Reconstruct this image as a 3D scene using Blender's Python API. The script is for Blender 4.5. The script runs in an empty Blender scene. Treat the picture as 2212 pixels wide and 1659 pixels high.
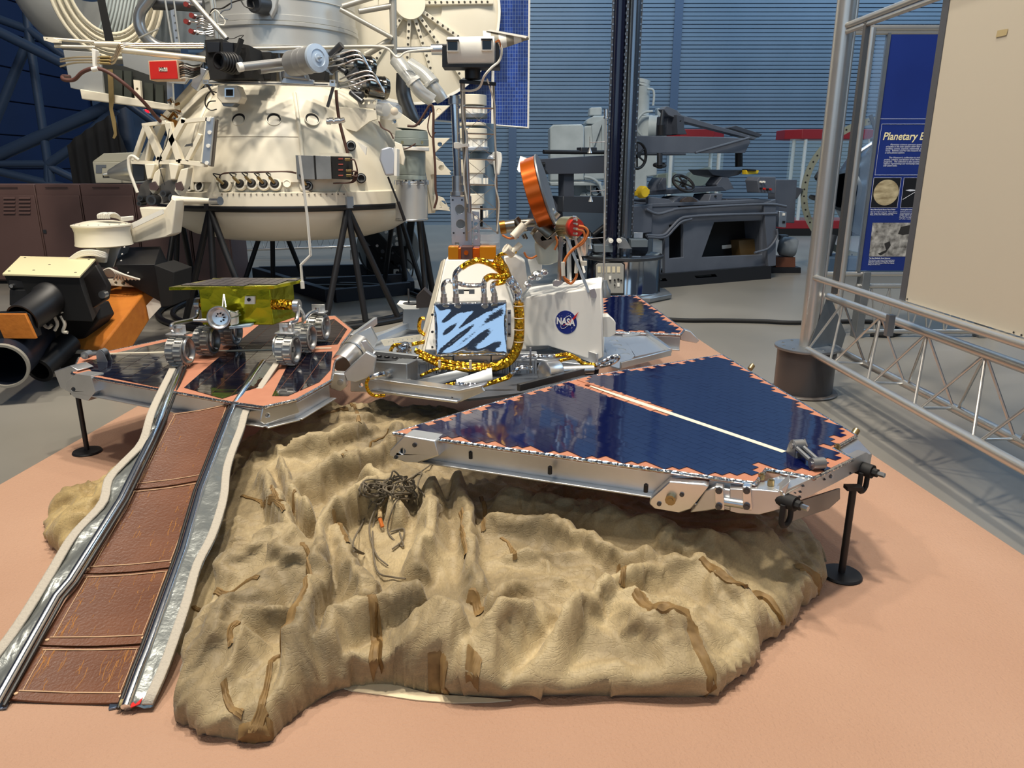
import bpy, bmesh, math, random
import numpy as np
from mathutils import Vector, Matrix
from mathutils.geometry import tessellate_polygon
random.seed(7)
SC = bpy.context.scene
COL = SC.collection
R = math.radians
# ------------------------------------------------------------------ camera
F = 1600.0                      # focal length in pixels of the 2212 x 1659 frame
PITCH = math.atan((829.5 - 365.0) / F)
CH = 1.28                       # camera height
cam = bpy.data.cameras.new('camera'); camo = bpy.data.objects.new('camera', cam); COL.objects.link(camo)
cam.sensor_width = 36.0; cam.sensor_fit = 'HORIZONTAL'; cam.lens = 36.0 * F / 2212.0
cam.clip_start = .05; cam.clip_end = 200
camo.location = (0, 0, CH); camo.rotation_euler = (R(90) - PITCH, 0, 0)
SC.camera = camo
# ------------------------------------------------------------------ world, lights, exposure
SC.view_settings.view_transform = 'Standard'; SC.view_settings.look = 'None'
SC.view_settings.gamma = 1.0; SC.view_settings.exposure = 0.12
SC.view_settings.use_curve_mapping = False
w = bpy.data.worlds.new('hall_air'); SC.world = w; w.use_nodes = True
w.node_tree.nodes['Background'].inputs[0].default_value = (.34, .42, .56, 1)
w.node_tree.nodes['Background'].inputs[1].default_value = .12

def light(name, kind, loc, target, energy, color, size=1.0, size_y=None, spot=None, blend=.5):
    l = bpy.data.lights.new(name, kind); o = bpy.data.objects.new(name, l); COL.objects.link(o)
    l.energy = energy; l.color = color
    if kind == 'AREA':
        l.shape = 'RECTANGLE' if size_y else 'DISK'; l.size = size
        if size_y: l.size_y = size_y
    else:
        l.shadow_soft_size = size
    if kind == 'SPOT':
        l.spot_size = R(spot); l.spot_blend = blend
    o.location = loc
    o.rotation_euler = (Vector(target) - Vector(loc)).to_track_quat('-Z', 'Y').to_euler()
    return o
WARM = (1.0, .91, .77)
COOL = (.54, .77, 1.0)
# warm display lamps hung from the hall roof, cool daylight from high windows, plus one added light behind the camera
def lamp(x, y, z, tx, ty, tz, e, size=.5, col=WARM): light('roof_lamp', 'AREA', (x, y, z), (tx, ty, tz), e, col, size)
lamp(.5, 2.9, 9.0, .5, 2.6, 0, 360); lamp(-1.6, 2.8, 9.0, -1.3, 2.5, 0, 255); lamp(1.9, 4.8, 9.0, 1.8, 4.4, 0, 70)
lamp(-3.6, -3.0, 8.5, -.2, 2.6, .4, 70); lamp(2.4, -3.2, 8.5, .5, 2.6, .4, 35)
lamp(-1.2, 1.6, 8.6, -2.0, 6.4, 1.4, 300); lamp(-4.6, 2.2, 8.4, -2.8, 5.6, 1.2, 200)
light('cool_area_light', 'AREA', (5.5, 15.0, 10.2), (5.5, 18, 5.2), 1250, COOL, 22, 1.6)
light('cool_area_light', 'AREA', (-1.0, -11.0, 4.8), (0, 4, 1.5), 260, COOL, 18, 5)  # added light behind the camera, for reflections in foil and metal
light('cool_area_light', 'AREA', (14.0, 6.0, 8.5), (2.5, 7.0, .4), 520, COOL, 12, 4)

# ------------------------------------------------------------------ photo pixel -> place
cS, cC = math.sin(PITCH), math.cos(PITCH)
def ray(x, y):
    u = (x - 1106.0) / F; v = (y - 829.5) / F
    return Vector((u, cC - v * cS, -cS - v * cC))
CAM = Vector((0, 0, CH))
def PY(x, y, Y):                # on the upright plane at distance Y
    r = ray(x, y); return CAM + r * (Y / r.y)
def PZ(x, y, z):                # on the level plane at height z
    r = ray(x, y); return CAM + r * ((z - CH) / r.z)
def PX(x, y, X):                # on the upright plane at sideways offset X
    r = ray(x, y); return CAM + r * (X / r.x)
def mpp(y, Y):                  # metres per pixel
    return (Y / ray(0, y).y) / F

# ------------------------------------------------------------------ materials
def lin(c):
    c = [x / 255.0 for x in c]
    return tuple(x / 12.92 if x <= .04045 else ((x + .055) / 1.055) ** 2.4 for x in c) + (1,)
MATS = {}
def M(name, col, rough=.5, metal=0.0, col2=None, scale=8.0, bump=0.0, bscale=60.0, coat=0.0, alpha=1.0, emit=0.0,
      detail=4.0, rvar=0.0, aniso=None, trans=0.0, stretch=None):
    if name in MATS: return MATS[name]
    m = bpy.data.materials.new(name); m.use_nodes = True
    nt = m.node_tree; N = nt.nodes; L = nt.links
    b = N['Principled BSDF']
    b.inputs['Base Color'].default_value = lin(col)
    b.inputs['Roughness'].default_value = rough; b.inputs['Metallic'].default_value = metal
    b.inputs['Coat Weight'].default_value = coat; b.inputs['Coat Roughness'].default_value = .06
    b.inputs['Alpha'].default_value = alpha
    if trans: b.inputs['Transmission Weight'].default_value = trans
    if emit:
        b.inputs['Emission Color'].default_value = lin(col); b.inputs['Emission Strength'].default_value = emit
    tc = N.new('ShaderNodeTexCoord')
    src = tc.outputs['Object']
    if stretch:
        mp = N.new('ShaderNodeMapping'); mp.inputs['Scale'].default_value = stretch
        L.new(src, mp.inputs['Vector']); src = mp.outputs['Vector']
    if col2 or rvar:
        n = N.new('ShaderNodeTexNoise'); n.inputs['Scale'].default_value = scale; n.inputs['Detail'].default_value = detail
        L.new(src, n.inputs['Vector'])
        if col2:
            r_ = N.new('ShaderNodeValToRGB'); r_.color_ramp.elements[0].position = .32; r_.color_ramp.elements[1].position = .68
            r_.color_ramp.elements[0].color = lin(col2); r_.color_ramp.elements[1].color = lin(col)
            L.new(n.outputs['Fac'], r_.inputs['Fac']); L.new(r_.outputs['Color'], b.inputs['Base Color'])
        if rvar:
            mr = N.new('ShaderNodeMapRange'); mr.inputs['To Min'].default_value = max(0, rough - rvar); mr.inputs['To Max'].default_value = rough + rvar
            L.new(n.outputs['Fac'], mr.inputs['Value']); L.new(mr.outputs['Result'], b.inputs['Roughness'])
    if bump:
        n2 = N.new('ShaderNodeTexNoise'); n2.inputs['Scale'].default_value = bscale; n2.inputs['Detail'].default_value = 5
        L.new(src, n2.inputs['Vector'])
        bp = N.new('ShaderNodeBump'); bp.inputs['Strength'].default_value = bump; bp.inputs['Distance'].default_value = .01
        L.new(n2.outputs['Fac'], bp.inputs['Height']); L.new(bp.outputs['Normal'], b.inputs['Normal'])
    MATS[name] = m
    return m

def crinkle(name, col, rough, scale, strength, col2=None, metal=1.0):
    """foil: metal with crumpled facets (voronoi bump)"""
    m = M(name, col, rough, metal, col2=col2, scale=14)
    nt = m.node_tree; N = nt.nodes; L = nt.links
    tc = N.new('ShaderNodeTexCoord'); v = N.new('ShaderNodeTexVoronoi'); v.inputs['Scale'].default_value = scale
    ns = N.new('ShaderNodeTexNoise'); ns.inputs['Scale'].default_value = scale * .6; ns.inputs['Detail'].default_value = 6
    mx = N.new('ShaderNodeMath'); mx.operation = 'ADD'
    L.new(tc.outputs['Object'], v.inputs['Vector']); L.new(tc.outputs['Object'], ns.inputs['Vector'])
    L.new(v.outputs['Distance'], mx.inputs[0]); L.new(ns.outputs['Fac'], mx.inputs[1])
    bp = N.new('ShaderNodeBump'); bp.inputs['Strength'].default_value = strength; bp.inputs['Distance'].default_value = .02
    L.new(mx.outputs[0], bp.inputs['Height']); L.new(bp.outputs['Normal'], N['Principled BSDF'].inputs['Normal'])
    return m

white   = M('cream_paint', (236, 229, 210), .36, col2=(229, 221, 201), scale=3)
white2  = M('white_paint', (236, 234, 226), .45)
whitebox= M('matt_white_blanket', (238, 236, 230), .75, bump=.06, bscale=14)
alu     = M('machined_aluminium', (228, 229, 230), .42, 1.0, col2=(208, 210, 212), scale=5, rvar=.06, bump=.03, bscale=30)
aluL    = M('bright_aluminium', (236, 237, 238), .32, 1.0, rvar=.05, scale=12)
aluG    = M('grey_satin_metal', (150, 154, 158), .45, .85, col2=(134, 138, 142), scale=6)
alub    = M('anodised_plate', (196, 202, 210), .42, .9)
chrome  = M('polished_steel', (236, 238, 240), .16, 1.0)
steel   = M('brushed_steel', (208, 209, 210), .30, 1.0, rvar=.06, scale=30)
gunm    = M('dark_steel', (92, 94, 98), .40, .9)
black   = M('black_paint', (22, 22, 25), .45)
blackm  = M('matt_black', (12, 12, 14), .75)
navy    = M('navy_paint', (22, 46, 92), .55)
greyp   = M('grey_machine_paint', (92, 98, 110), .5, col2=(80, 86, 98), scale=3)
greyd   = M('dark_grey_paint', (62, 67, 78), .5)
brownc  = M('brown_cabinet_paint', (98, 74, 70), .55, col2=(92, 69, 65), scale=2)
greenc  = M('grey_green_paint', (128, 138, 134), .42)
orangef = M('orange_fabric', (196, 118, 34), .7, col2=(182, 104, 26), scale=10, bump=.25, bscale=30)
copper  = M('copper_orange_film', (205, 96, 22), .22, .55)
amber   = M('amber_film', (214, 138, 20), .25, .35)
goldf   = crinkle('gold_foil', (226, 168, 44), .20, 55, .55)
silverf = crinkle('silver_foil', (214, 218, 224), .14, 45, .5)
lime    = crinkle('yellow_green_foil', (176, 176, 44), .20, 14, .16)
redp    = M('red_paint', (178, 34, 26), .45)
yellow  = M('yellow_paint', (224, 190, 40), .5)
rubber  = M('black_rubber', (24, 24, 26), .7)
cablew  = M('white_cable', (222, 218, 206), .6)
cableb  = M('brown_cable', (74, 46, 36), .6)
cablek  = M('black_cable', (24, 22, 22), .5)
cableo  = M('orange_cable', (196, 112, 52), .5)
glass   = M('clear_plastic', (235, 240, 245), .05, alpha=.22)
kraft   = M('salmon_board', (184, 124, 97), .7, col2=(178, 117, 91), scale=20)
cream   = M('cream_tape', (236, 224, 200), .6)

# ------------------------------------------------------------------ mesh building
WL = {}
def setp(o, label=None, cat=None, group=None, kind=None):
    if label: o['label'] = label
    if cat: o['category'] = cat
    if group: o['group'] = group
    if kind: o['kind'] = kind
    return o
def thing(name, loc, label, cat, group=None):
    o = bpy.data.objects.new(name, None); COL.objects.link(o); o.empty_display_size = .1
    o.location = loc; WL[o] = Vector(loc)
    return setp(o, label, cat, group)
def link(name, mesh, parent, loc, rot=None):
    o = bpy.data.objects.new(name, mesh); COL.objects.link(o)
    WL[o] = Vector(loc)
    if parent is not None:
        o.parent = parent; o.location = Vector(loc) - WL[parent]
    else: o.location = loc
    if rot is not None: o.rotation_euler = rot
    return o

def catmull(pts, n=6):
    pts = [Vector(p) for p in pts]
    if len(pts) < 3: return pts
    out = []
    for i in range(len(pts) - 1):
        p0 = pts[i - 1] if i else pts[0] * 2 - pts[1]
        p1, p2 = pts[i], pts[i + 1]
        p3 = pts[i + 2] if i + 2 < len(pts) else pts[-1] * 2 - pts[-2]
        for k in range(n):
            t = k / n
            out.append(.5 * ((2 * p1) + (p2 - p0) * t + (2 * p0 - 5 * p1 + 4 * p2 - p3) * t * t + (3 * p1 - p0 - 3 * p2 + p3) * t ** 3))
    out.append(pts[-1]); return out

class MB:
    def __init__(s): s.v = []; s.f = []
    def add(s, vs, fs):
        b = len(s.v); s.v += [Vector(x) for x in vs]; s.f += [tuple(i + b for i in f) for f in fs]; return s
    def obox(s, o, ex, ey, ez):
        o, ex, ey, ez = Vector(o), Vector(ex), Vector(ey), Vector(ez)
        vs = [o, o + ex, o + ex + ey, o + ey, o + ez, o + ex + ez, o + ex + ey + ez, o + ey + ez]
        fs = [(0, 3, 2, 1), (4, 5, 6, 7), (0, 1, 5, 4), (1, 2, 6, 5), (2, 3, 7, 6), (3, 0, 4, 7)]
        if ex.cross(ey).dot(ez) < 0: fs = [f[::-1] for f in fs]
        return s.add(vs, fs)
    def box(s, c, size, rz=0.0, M3=None):
        c = Vector(c); m = M3 or Matrix.Rotation(rz, 3, 'Z')
        ex, ey, ez = m @ Vector((size[0], 0, 0)), m @ Vector((0, size[1], 0)), m @ Vector((0, 0, size[2]))
        return s.obox(c - (ex + ey + ez) / 2, ex, ey, ez)
    def hexa(s, a, b):          # two quads of 4 points
        vs = list(a) + list(b)
        return s.add(vs, [(3, 2, 1, 0), (4, 5, 6, 7), (0, 1, 5, 4), (1, 2, 6, 5), (2, 3, 7, 6), (3, 0, 4, 7)])
    def tube(s, pts, r, seg=8, smooth=0, cap=True, r2=None, closed=False):
        pts = [Vector(p) for p in pts]
        if smooth: pts = catmull(pts, smooth)
        n = len(pts); b = len(s.v)
        t0 = (pts[1] - pts[0]).normalized()
        up = Vector((0, 0, 1)) if abs(t0.z) < .9 else Vector((0, 1, 0))
        nx = t0.cross(up).normalized()
        for i, p in enumerate(pts):
            if closed: t = (pts[(i + 1) % n] - pts[i - 1]).normalized()
            else: t = (pts[min(i + 1, n - 1)] - pts[max(i - 1, 0)]).normalized()
            nx = (nx - t * nx.dot(t)).normalized(); ny = t.cross(nx)
            rr = r if r2 is None else r + (r2 - r) * i / (n - 1)
            if callable(r): rr = r(i / (n - 1))
            for k in range(seg):
                a = 2 * math.pi * k / seg
                s.v.append(p + nx * (math.cos(a) * rr) + ny * (math.sin(a) * rr))
        m = n if closed else n - 1
        for i in range(m):
            j = (i + 1) % n
            for k in range(seg):
                k2 = (k + 1) % seg
                s.f.append((b + i * seg + k, b + i * seg + k2, b + j * seg + k2, b + j * seg + k))
        if cap and not closed:
            s.f.append(tuple(b + k for k in range(seg))[::-1]); s.f.append(tuple(b + (n - 1) * seg + k for k in range(seg)))
        return s
    def cyl(s, a, b, r, r2=None, seg=16):
        return s.tube([a, b], r, seg, r2=r2)
    def lathe(s, prof, o=(0, 0, 0), ax=(0, 0, 1), seg=32, a0=0.0, a1=None, xdir=None):
        """prof = (radius, height) list along the axis"""
        o = Vector(o); az = Vector(ax).normalized()
        if xdir is None: xdir = Vector((1, 0, 0)) if abs(az.x) < .9 else Vector((0, 1, 0))
        axx = (Vector(xdir) - az * Vector(xdir).dot(az)).normalized(); ay = az.cross(axx)
        full = a1 is None; n = seg if full else seg + 1; b = len(s.v)
        for (r, h) in prof:
            for k in range(n):
                a = 2 * math.pi * k / seg if full else a0 + (a1 - a0) * k / seg
                s.v.append(o + az * h + (axx * math.cos(a) + ay * math.sin(a)) * r)
        for i in range(len(prof) - 1):
            for k in range(seg):
                k2 = (k + 1) % n if full else k + 1
                s.f.append((b + i * n + k, b + i * n + k2, b + (i + 1) * n + k2, b + (i + 1) * n + k))
        return s
    def poly(s, outline, vec, holes=()):
        """flat polygon (coplanar 3-D points) with holes, given thickness along vec"""
        vec = Vector(vec); loops = [[Vector(p) for p in outline]] + [[Vector(p) for p in h] for h in holes]
        tris = tessellate_polygon(loops)
        flat = [p for l in loops for p in l]; n = len(flat); b = len(s.v)
        s.v += flat + [p + vec for p in flat]
        for t in tris:
            a_, b_, c_ = (flat[i] for i in t)
            nn = (b_ - a_).cross(c_ - a_)
            t = tuple(t) if nn.dot(vec) < 0 else tuple(t)[::-1]
            s.f.append(tuple(b + i for i in t)); s.f.append(tuple(b + n + i for i in t[::-1]))
        k = 0
        for l in loops:
            m = len(l)
            for i in range(m):
                j = (i + 1) % m
                s.f.append((b + k + i, b + k + j, b + n + k + j, b + n + k + i))
            k += m
        return s
    def sphere(s, c, r, seg=16, rings=10, sc=(1, 1, 1)):
        c = Vector(c); b = len(s.v)
        for i in range(rings + 1):
            th = math.pi * i / rings
            for k in range(seg):
                a = 2 * math.pi * k / seg
                s.v.append(c + Vector((r * sc[0] * math.sin(th) * math.cos(a), r * sc[1] * math.sin(th) * math.sin(a), r * sc[2] * math.cos(th))))
        for i in range(rings):
            for k in range(seg):
                k2 = (k + 1) % seg
                s.f.append((b + i * seg + k, b + (i + 1) * seg + k, b + (i + 1) * seg + k2, b + i * seg + k2))
        return s
    # ---- pixel helpers
    def platepx(s, pts, Y, t, holes=()):
        o = [PY(x, y, Y) for x, y in pts]; hs = [[PY(x, y, Y) for x, y in h] for h in holes]
        return s.poly(o, (0, t, 0), hs)
    def boxpx(s, x0, y0, x1, y1, Y, t):
        return s.platepx([(x0, y0), (x1, y0), (x1, y1), (x0, y1)], Y, t)
    def tubepx(s, pts, rp, seg=8, smooth=0):
        P = [PY(*p) for p in pts]
        return s.tube(P, rp * mpp(pts[0][1], pts[0][2]), seg, smooth)
    def cylpx(s, a, b, rp, rp2=None, seg=16):
        r = rp * mpp(a[1], a[2]); r2 = None if rp2 is None else rp2 * mpp(b[1], b[2])
        return s.cyl(PY(*a), PY(*b), r, r2, seg)
    def discpx(s, x, y, Y, rp, t, seg=16):
        c = PY(x, y, Y); r = rp * mpp(y, Y)
        return s.cyl(c, c + Vector((0, t, 0)), r, seg=seg)
    def obj(s, name, mat, parent=None, bevel=0.0, flat=False, ang=40, label=None, kind=None, seg=2, smooth=None):
        if not s.v: return None
        lo = Vector([min(v[i] for v in s.v) for i in range(3)]); hi = Vector([max(v[i] for v in s.v) for i in range(3)])
        c = (lo + hi) / 2; c.z = lo.z
        me = bpy.data.meshes.new(name); me.from_pydata([v - c for v in s.v], [], s.f)
        me.materials.append(mat); me.validate()
        bm = bmesh.new(); bm.from_mesh(me); bmesh.ops.recalc_face_normals(bm, faces=bm.faces); bm.to_mesh(me); bm.free()
        if not flat:
            me.shade_smooth(); me.set_sharp_from_angle(angle=R(ang))
        o = link(name, me, parent, c)
        if bevel:
            md = o.modifiers.new('bevel', 'BEVEL'); md.width = bevel; md.segments = seg; md.limit_method = 'ANGLE'; md.angle_limit = R(40)
        if label: o['label'] = label
        if kind: o['kind'] = kind
        return o
def circ(cx, cy, r, n=14, ry=None):
    ry = ry or r
    return [(cx + r * math.cos(2 * math.pi * k / n), cy + ry * math.sin(2 * math.pi * k / n)) for k in range(n)]
def mesh_from(s, name, mat):
    me = bpy.data.meshes.new(name); me.from_pydata(s.v, [], s.f); me.materials.append(mat)
    bm = bmesh.new(); bm.from_mesh(me); bmesh.ops.recalc_face_normals(bm, faces=bm.faces); bm.to_mesh(me); bm.free()
    me.shade_smooth(); me.set_sharp_from_angle(angle=R(40)); return me
def text(name, body, mat, parent, o, ex, ey, size, align='LEFT', extrude=.0006, italic=0.0, bold=0.0, kind=None, width=None):
    """letters as thin flat mesh; o origin of the baseline, ex reading direction, ey up"""
    cu = bpy.data.curves.new(name, 'FONT'); cu.body = body; cu.size = size; cu.align_x = align
    cu.extrude = extrude; cu.shear = italic; cu.offset = bold; cu.resolution_u = 3
    tmp = bpy.data.objects.new('tmp', cu); COL.objects.link(tmp)
    dg = bpy.context.evaluated_depsgraph_get(); me = bpy.data.meshes.new_from_object(tmp.evaluated_get(dg))
    bpy.data.objects.remove(tmp); bpy.data.curves.remove(cu)
    ex = Vector(ex).normalized(); ey = Vector(ey); ey = (ey - ex * ey.dot(ex)).normalized(); ez = ex.cross(ey)
    sx = 1.0
    if width and len(me.vertices):
        ww = max(v.co.x for v in me.vertices) - min(v.co.x for v in me.vertices); sx = width / ww
    for v in me.vertices:
        c = v.co.copy(); v.co = ex * c.x * sx + ey * c.y + ez * c.z
    me.materials.clear(); me.materials.append(mat); me.name = name
    ob = link(name, me, parent, o)
    if kind: ob['kind'] = kind
    return ob
# ================================================================== THE HALL
conc = M('polished_concrete', (146, 141, 132), .30, col2=(122, 119, 112), scale=.55, detail=8, rvar=.06)
mb = MB(); mb.poly([(-9.6, -6, 0), (16, -6, 0), (16, 18.2, 0), (-9.6, 18.2, 0)], (0, 0, -.1))
setp(mb.obj('floor', conc), kind='structure')
siding = M('blue_grey_siding', (122, 142, 162), .38, .2, col2=(115, 135, 154), scale=1.2)
trimm = M('siding_trim', (78, 98, 124), .45, .3)
WY = 18.0
pitch = .084
def siding_panel(x0, x1, z0, z1):
    m = MB(); z = z0; prof = []
    while z < z1 - .001:
        prof += [(0.0, z), (-.004, z + pitch * .80), (.05, z + pitch * .84), (.05, z + pitch * .97)]
        z += pitch
    b = 0
    for (dy, zz) in prof:
        m.v += [Vector((x0, WY + dy, zz)), Vector((x1, WY + dy, zz))]
    for i in range(len(prof) - 1):
        m.f.append((2 * i, 2 * i + 1, 2 * i + 3, 2 * i + 2))
    return m
wb = MB(); wb.poly([(-9.6, WY + .06, 0), (16, WY + .06, 0), (16, WY + .06, 10), (-9.6, WY + .06, 10)], (0, .2, 0))
wall_back = setp(wb.obj('wall_back', trimm), kind='structure')
bayw = PY(1462, 100, WY).x - PY(1107, 100, WY).x
bx0 = PY(1107, 100, WY).x
edges = [bx0 + bayw * k for k in range(-3, 5)]
edges = [max(e, -9.6) for e in edges if e > -11] + [16]
for a, b in zip(edges[:-1], edges[1:]):
    siding_panel(a + .09, b - .09, 0, 10).obj('siding_panel', siding, wall_back, ang=15)
    m = MB(); m.obox((a - .09, WY - .03, 0), (.18, 0, 0), (0, .08, 0), (0, 0, 10)); m.obj('siding_batten', trimm, wall_back)
navyw = M('navy_wall_panel', (10, 32, 68), .55, col2=(8, 28, 60), scale=.8)
m = MB(); m.obox((-9.9, -6, 0), (.24, 0, 0), (0, 24.2, 0), (0, 0, 10)); wall_left = setp(m.obj('wall_left', navyw), kind='structure')
for k in range(12):
    m = MB(); z = .05 + k * .62
    m.obox((-9.66, -5.9, z), (.05, 0, 0), (0, 23.8, 0), (0, 0, .60)); m.obj('wall_board', navyw, wall_left, bevel=.012)
# dark blue tube truss standing along the left wall
tpaint = M('blue_grey_tube_paint', (40, 56, 80), .42)
TR = thing('steel_truss', (-7.5, 12, 0), 'dark blue steel tube truss crossing in front of the navy wall', 'truss')
YT = 11.5
for nm, pts, rp in [
    ('chord', [(-260, -30, YT), (0, 42, YT), (66, 66, YT), (140, 122, YT), (420, 330, YT)], 9), ('chord', [(-260, -55, YT - .5), (0, 70, YT - .5), (140, 139, YT - .5), (420, 275, YT - .5)], 11),
    ('brace', [(50, -60, YT), (62, 70, YT), (72, 140, YT), (103, 350, YT), (107, 470, YT)], 9), ('brace', [(62, 85, YT), (0, 236, YT), (-90, 455, YT)], 10),
    ('chord', [(-260, 444, YT), (0, 334, YT), (235, 230, YT), (420, 146, YT)], 13), ('brace', [(-260, 352, YT), (0, 354, YT), (106, 354, YT)], 8),
    ('brace', [(106, 354, YT), (170, 310, YT), (250, 235, YT)], 10), ('chord', [(-260, 320, YT), (0, 371, YT), (110, 398, YT), (300, 440, YT)], 9),
    ('brace', [(106, 354, YT), (112, 400, YT), (118, 470, YT)], 8), ('brace', [(106, 360, YT), (180, 395, YT), (330, 470, YT)], 8)]:
    m = MB(); m.tubepx(pts, rp, 14); m.obj(nm, tpaint, TR)
m = MB()
for z in (.0, .36):
    pass
m.tubepx([(107, 470, YT), (107, 486, YT), (108, 499, YT)], 13, 14); m.obj('foot', tpaint, TR)
P = PY(280, 330, 12.5)
CO = thing('steel_column', (P.x, 12.5, 0), 'round dark steel column beside the black drape', 'column')
m = MB(); m.cyl((P.x, 12.5, 0), (P.x, 12.5, 9), .115, seg=24); m.obj('shaft', M('dark_column_paint', (40, 52, 72), .5), CO)
m = MB(); m.box((P.x, 12.5, .015), (.45, .45, .03)); m.obj('base_plate', gunm, CO)
# black hanging drape: folded cloth in the corner
m = MB(); n = 60; pts = []
for k in range(n + 1):
    t = k / n; xx = 145 + t * 128
    pts.append((xx, t))
Yd = 10.6; b = len(m.v); rows = 12
def drtop(x):
    k = [(140, 320), (158, 300), (200, 272), (238, 248), (252, 268), (264, 300), (275, 340)]
    for (x0, y0), (x1, y1) in zip(k[:-1], k[1:]):
        if x <= x1: return y0 + (y1 - y0) * (x - x0) / (x1 - x0)
    return 340
for (xx, t) in pts:
    top = PY(xx, drtop(xx), Yd); 
    for j in range(rows + 1):
        f = j / rows; off = .05 * math.sin(t * 34) * (.4 + f)
        m.v.append(Vector((top.x, Yd + off, top.z * (1 - f) + .02 * f)))
for k in range(n):
    for j in range(rows):
        a = k * (rows + 1) + j
        m.f.append((a, a + 1, a + rows + 2, a + rows + 1))
o = m.obj('black_drape', M('black_drape_cloth', (8, 9, 14), .9))
sd = o.modifiers.new('thick', 'SOLIDIFY'); sd.thickness = .01
setp(o, 'black cloth drape hanging between the steel truss and the column', 'drape')
# lit exit sign box far away on the navy wall
EYs = WY - .06
P0 = PY(303, 236, EYs); P1 = PY(324, 245, EYs)
ES = thing('exit_sign', (P0.x, EYs, P1.z), 'small white exit sign with glowing red letters beyond the steel column', 'sign')
m = MB(); m.obox((P0.x, EYs, P1.z), (P1.x - P0.x, 0, 0), (0, .06, 0), (0, 0, P0.z - P1.z)); m.obj('housing', white2, ES)
exitred = M('exit_red_light', (255, 40, 60), .5, emit=1.6)
m = MB(); m.obox((PY(312, 236, EYs).x, EYs - .006, P1.z + .005), (P1.x - PY(312, 236, EYs).x - .01, 0, 0), (0, .01, 0), (0, 0, P0.z - P1.z - .012)); m.obj('red_screen', M('exit_red_dim', (190, 30, 44), .5, emit=.5), ES)
text('letters', 'EXIT', exitred, ES, (PY(313, 236, EYs - .008).x, EYs - .008, P1.z + .02), (1, 0, 0), (0, 0, 1), .09, width=.10, bold=.003)
# salmon display mat
matm = M('salmon_mat', (181, 144, 120), .75, col2=(174, 136, 112), scale=1.4, bump=.5, bscale=130)
m = MB()
A = PZ(310, 874, 0); B = PZ(0, 1052, 0); d = (B - A)
C_ = PZ(1480, 716, 0); D_ = PZ(2212, 1206, 0); e = D_ - C_
outl = [A - d * .7, C_ - e * .02, D_, D_ + e * 1.6, B + d * 1.9, B]
m.poly([(p.x, p.y, 0) for p in outl], (0, 0, .012))
setp(m.obj('display_mat', matm, bevel=.004), 'salmon pink display mat laid on the concrete under the lander', 'mat')
MZ = .012
# black hose on the floor
m = MB(); m.tube([PZ(x, y, .02) for x, y in [(1440, 690), (1490, 692), (1560, 692), (1650, 694), (1720, 697), (1860, 694), (1930, 702), (1945, 715), (1920, 724), (1880, 722)]], .018, 10, 6)
setp(m.obj('floor_hose', rubber), 'black rubber hose lying across the concrete floor', 'hose')
# ================================================================== LANDER: frame and petals
LZ = .42                                   # petal top height
LC = PZ(1040, 800, LZ)
LAN = thing('planetary_lander', (LC.x, LC.y + .3, MZ), 'white and silver planetary lander with three unfolded solar petals', 'lander')
cellm = M('solar_cell_glass', (9, 17, 60), .07, 0.0, coat=.15)
cellm.node_tree.nodes['Principled BSDF'].inputs['Specular IOR Level'].default_value = .6
celld = M('dark_solar_cell_glass', (16, 16, 30), .07, 0.0, coat=.3)
def inside(p, poly):
    x, y = p; c = False; n = len(poly)
    for i in range(n):
        x0, y0 = poly[i]; x1, y1 = poly[i - 1]
        if (y0 > y) != (y1 > y) and x < (x1 - x0) * (y - y0) / (y1 - y0) + x0: c = not c
    return c
def edged(p, poly):
    best = 9
    for i in range(len(poly)):
        a = Vector(poly[i - 1]); b = Vector(poly[i]); ab = b - a
        t = max(0, min(1, (Vector(p) - a).dot(ab) / ab.length_squared)); best = min(best, (a + ab * t - Vector(p)).length)
    return best
def ppx(pts, z): return [PZ(x, y, z) for x, y in pts]
def petal(pxs, z, label, th=.012, rim=.075, seams=None):
    """top board on an aluminium rim"""
    P = [PZ(x, y, z) for x, y in pxs]
    m = MB(); m.poly(P, (0, 0, -th)); board = m.obj('petal', kraft, LAN, label=label)
    return P, board
def rimwall(P, i0, i1, parent, z0, z1, mat=alu, t=.02, inset=.0, flange=.03):
    """one straight C-channel below the board edge"""
    a, b = P[i0], P[i1]; d = (b - a).normalized(); n = Vector((-d.y, d.x, 0))
    c = sum(P, Vector()) / len(P)
    if (c - a).dot(n) < 0: n = -n
    m = MB(); a2 = a + n * inset; b2 = b + n * inset
    m.obox(Vector((a2.x, a2.y, z0)), b2 - a2, n * t * .4, Vector((0, 0, z1 - z0)))
    m.obox(Vector((a2.x, a2.y, z0)), b2 - a2, n * (-flange), Vector((0, 0, .006)))
    m.obox(Vector((a2.x, a2.y, z1 - .006)), b2 - a2, n * (-.012), Vector((0, 0, .006)))
    m.obj('edge_channel', mat, parent, bevel=.002)
    return a2, b2, d, n
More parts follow.
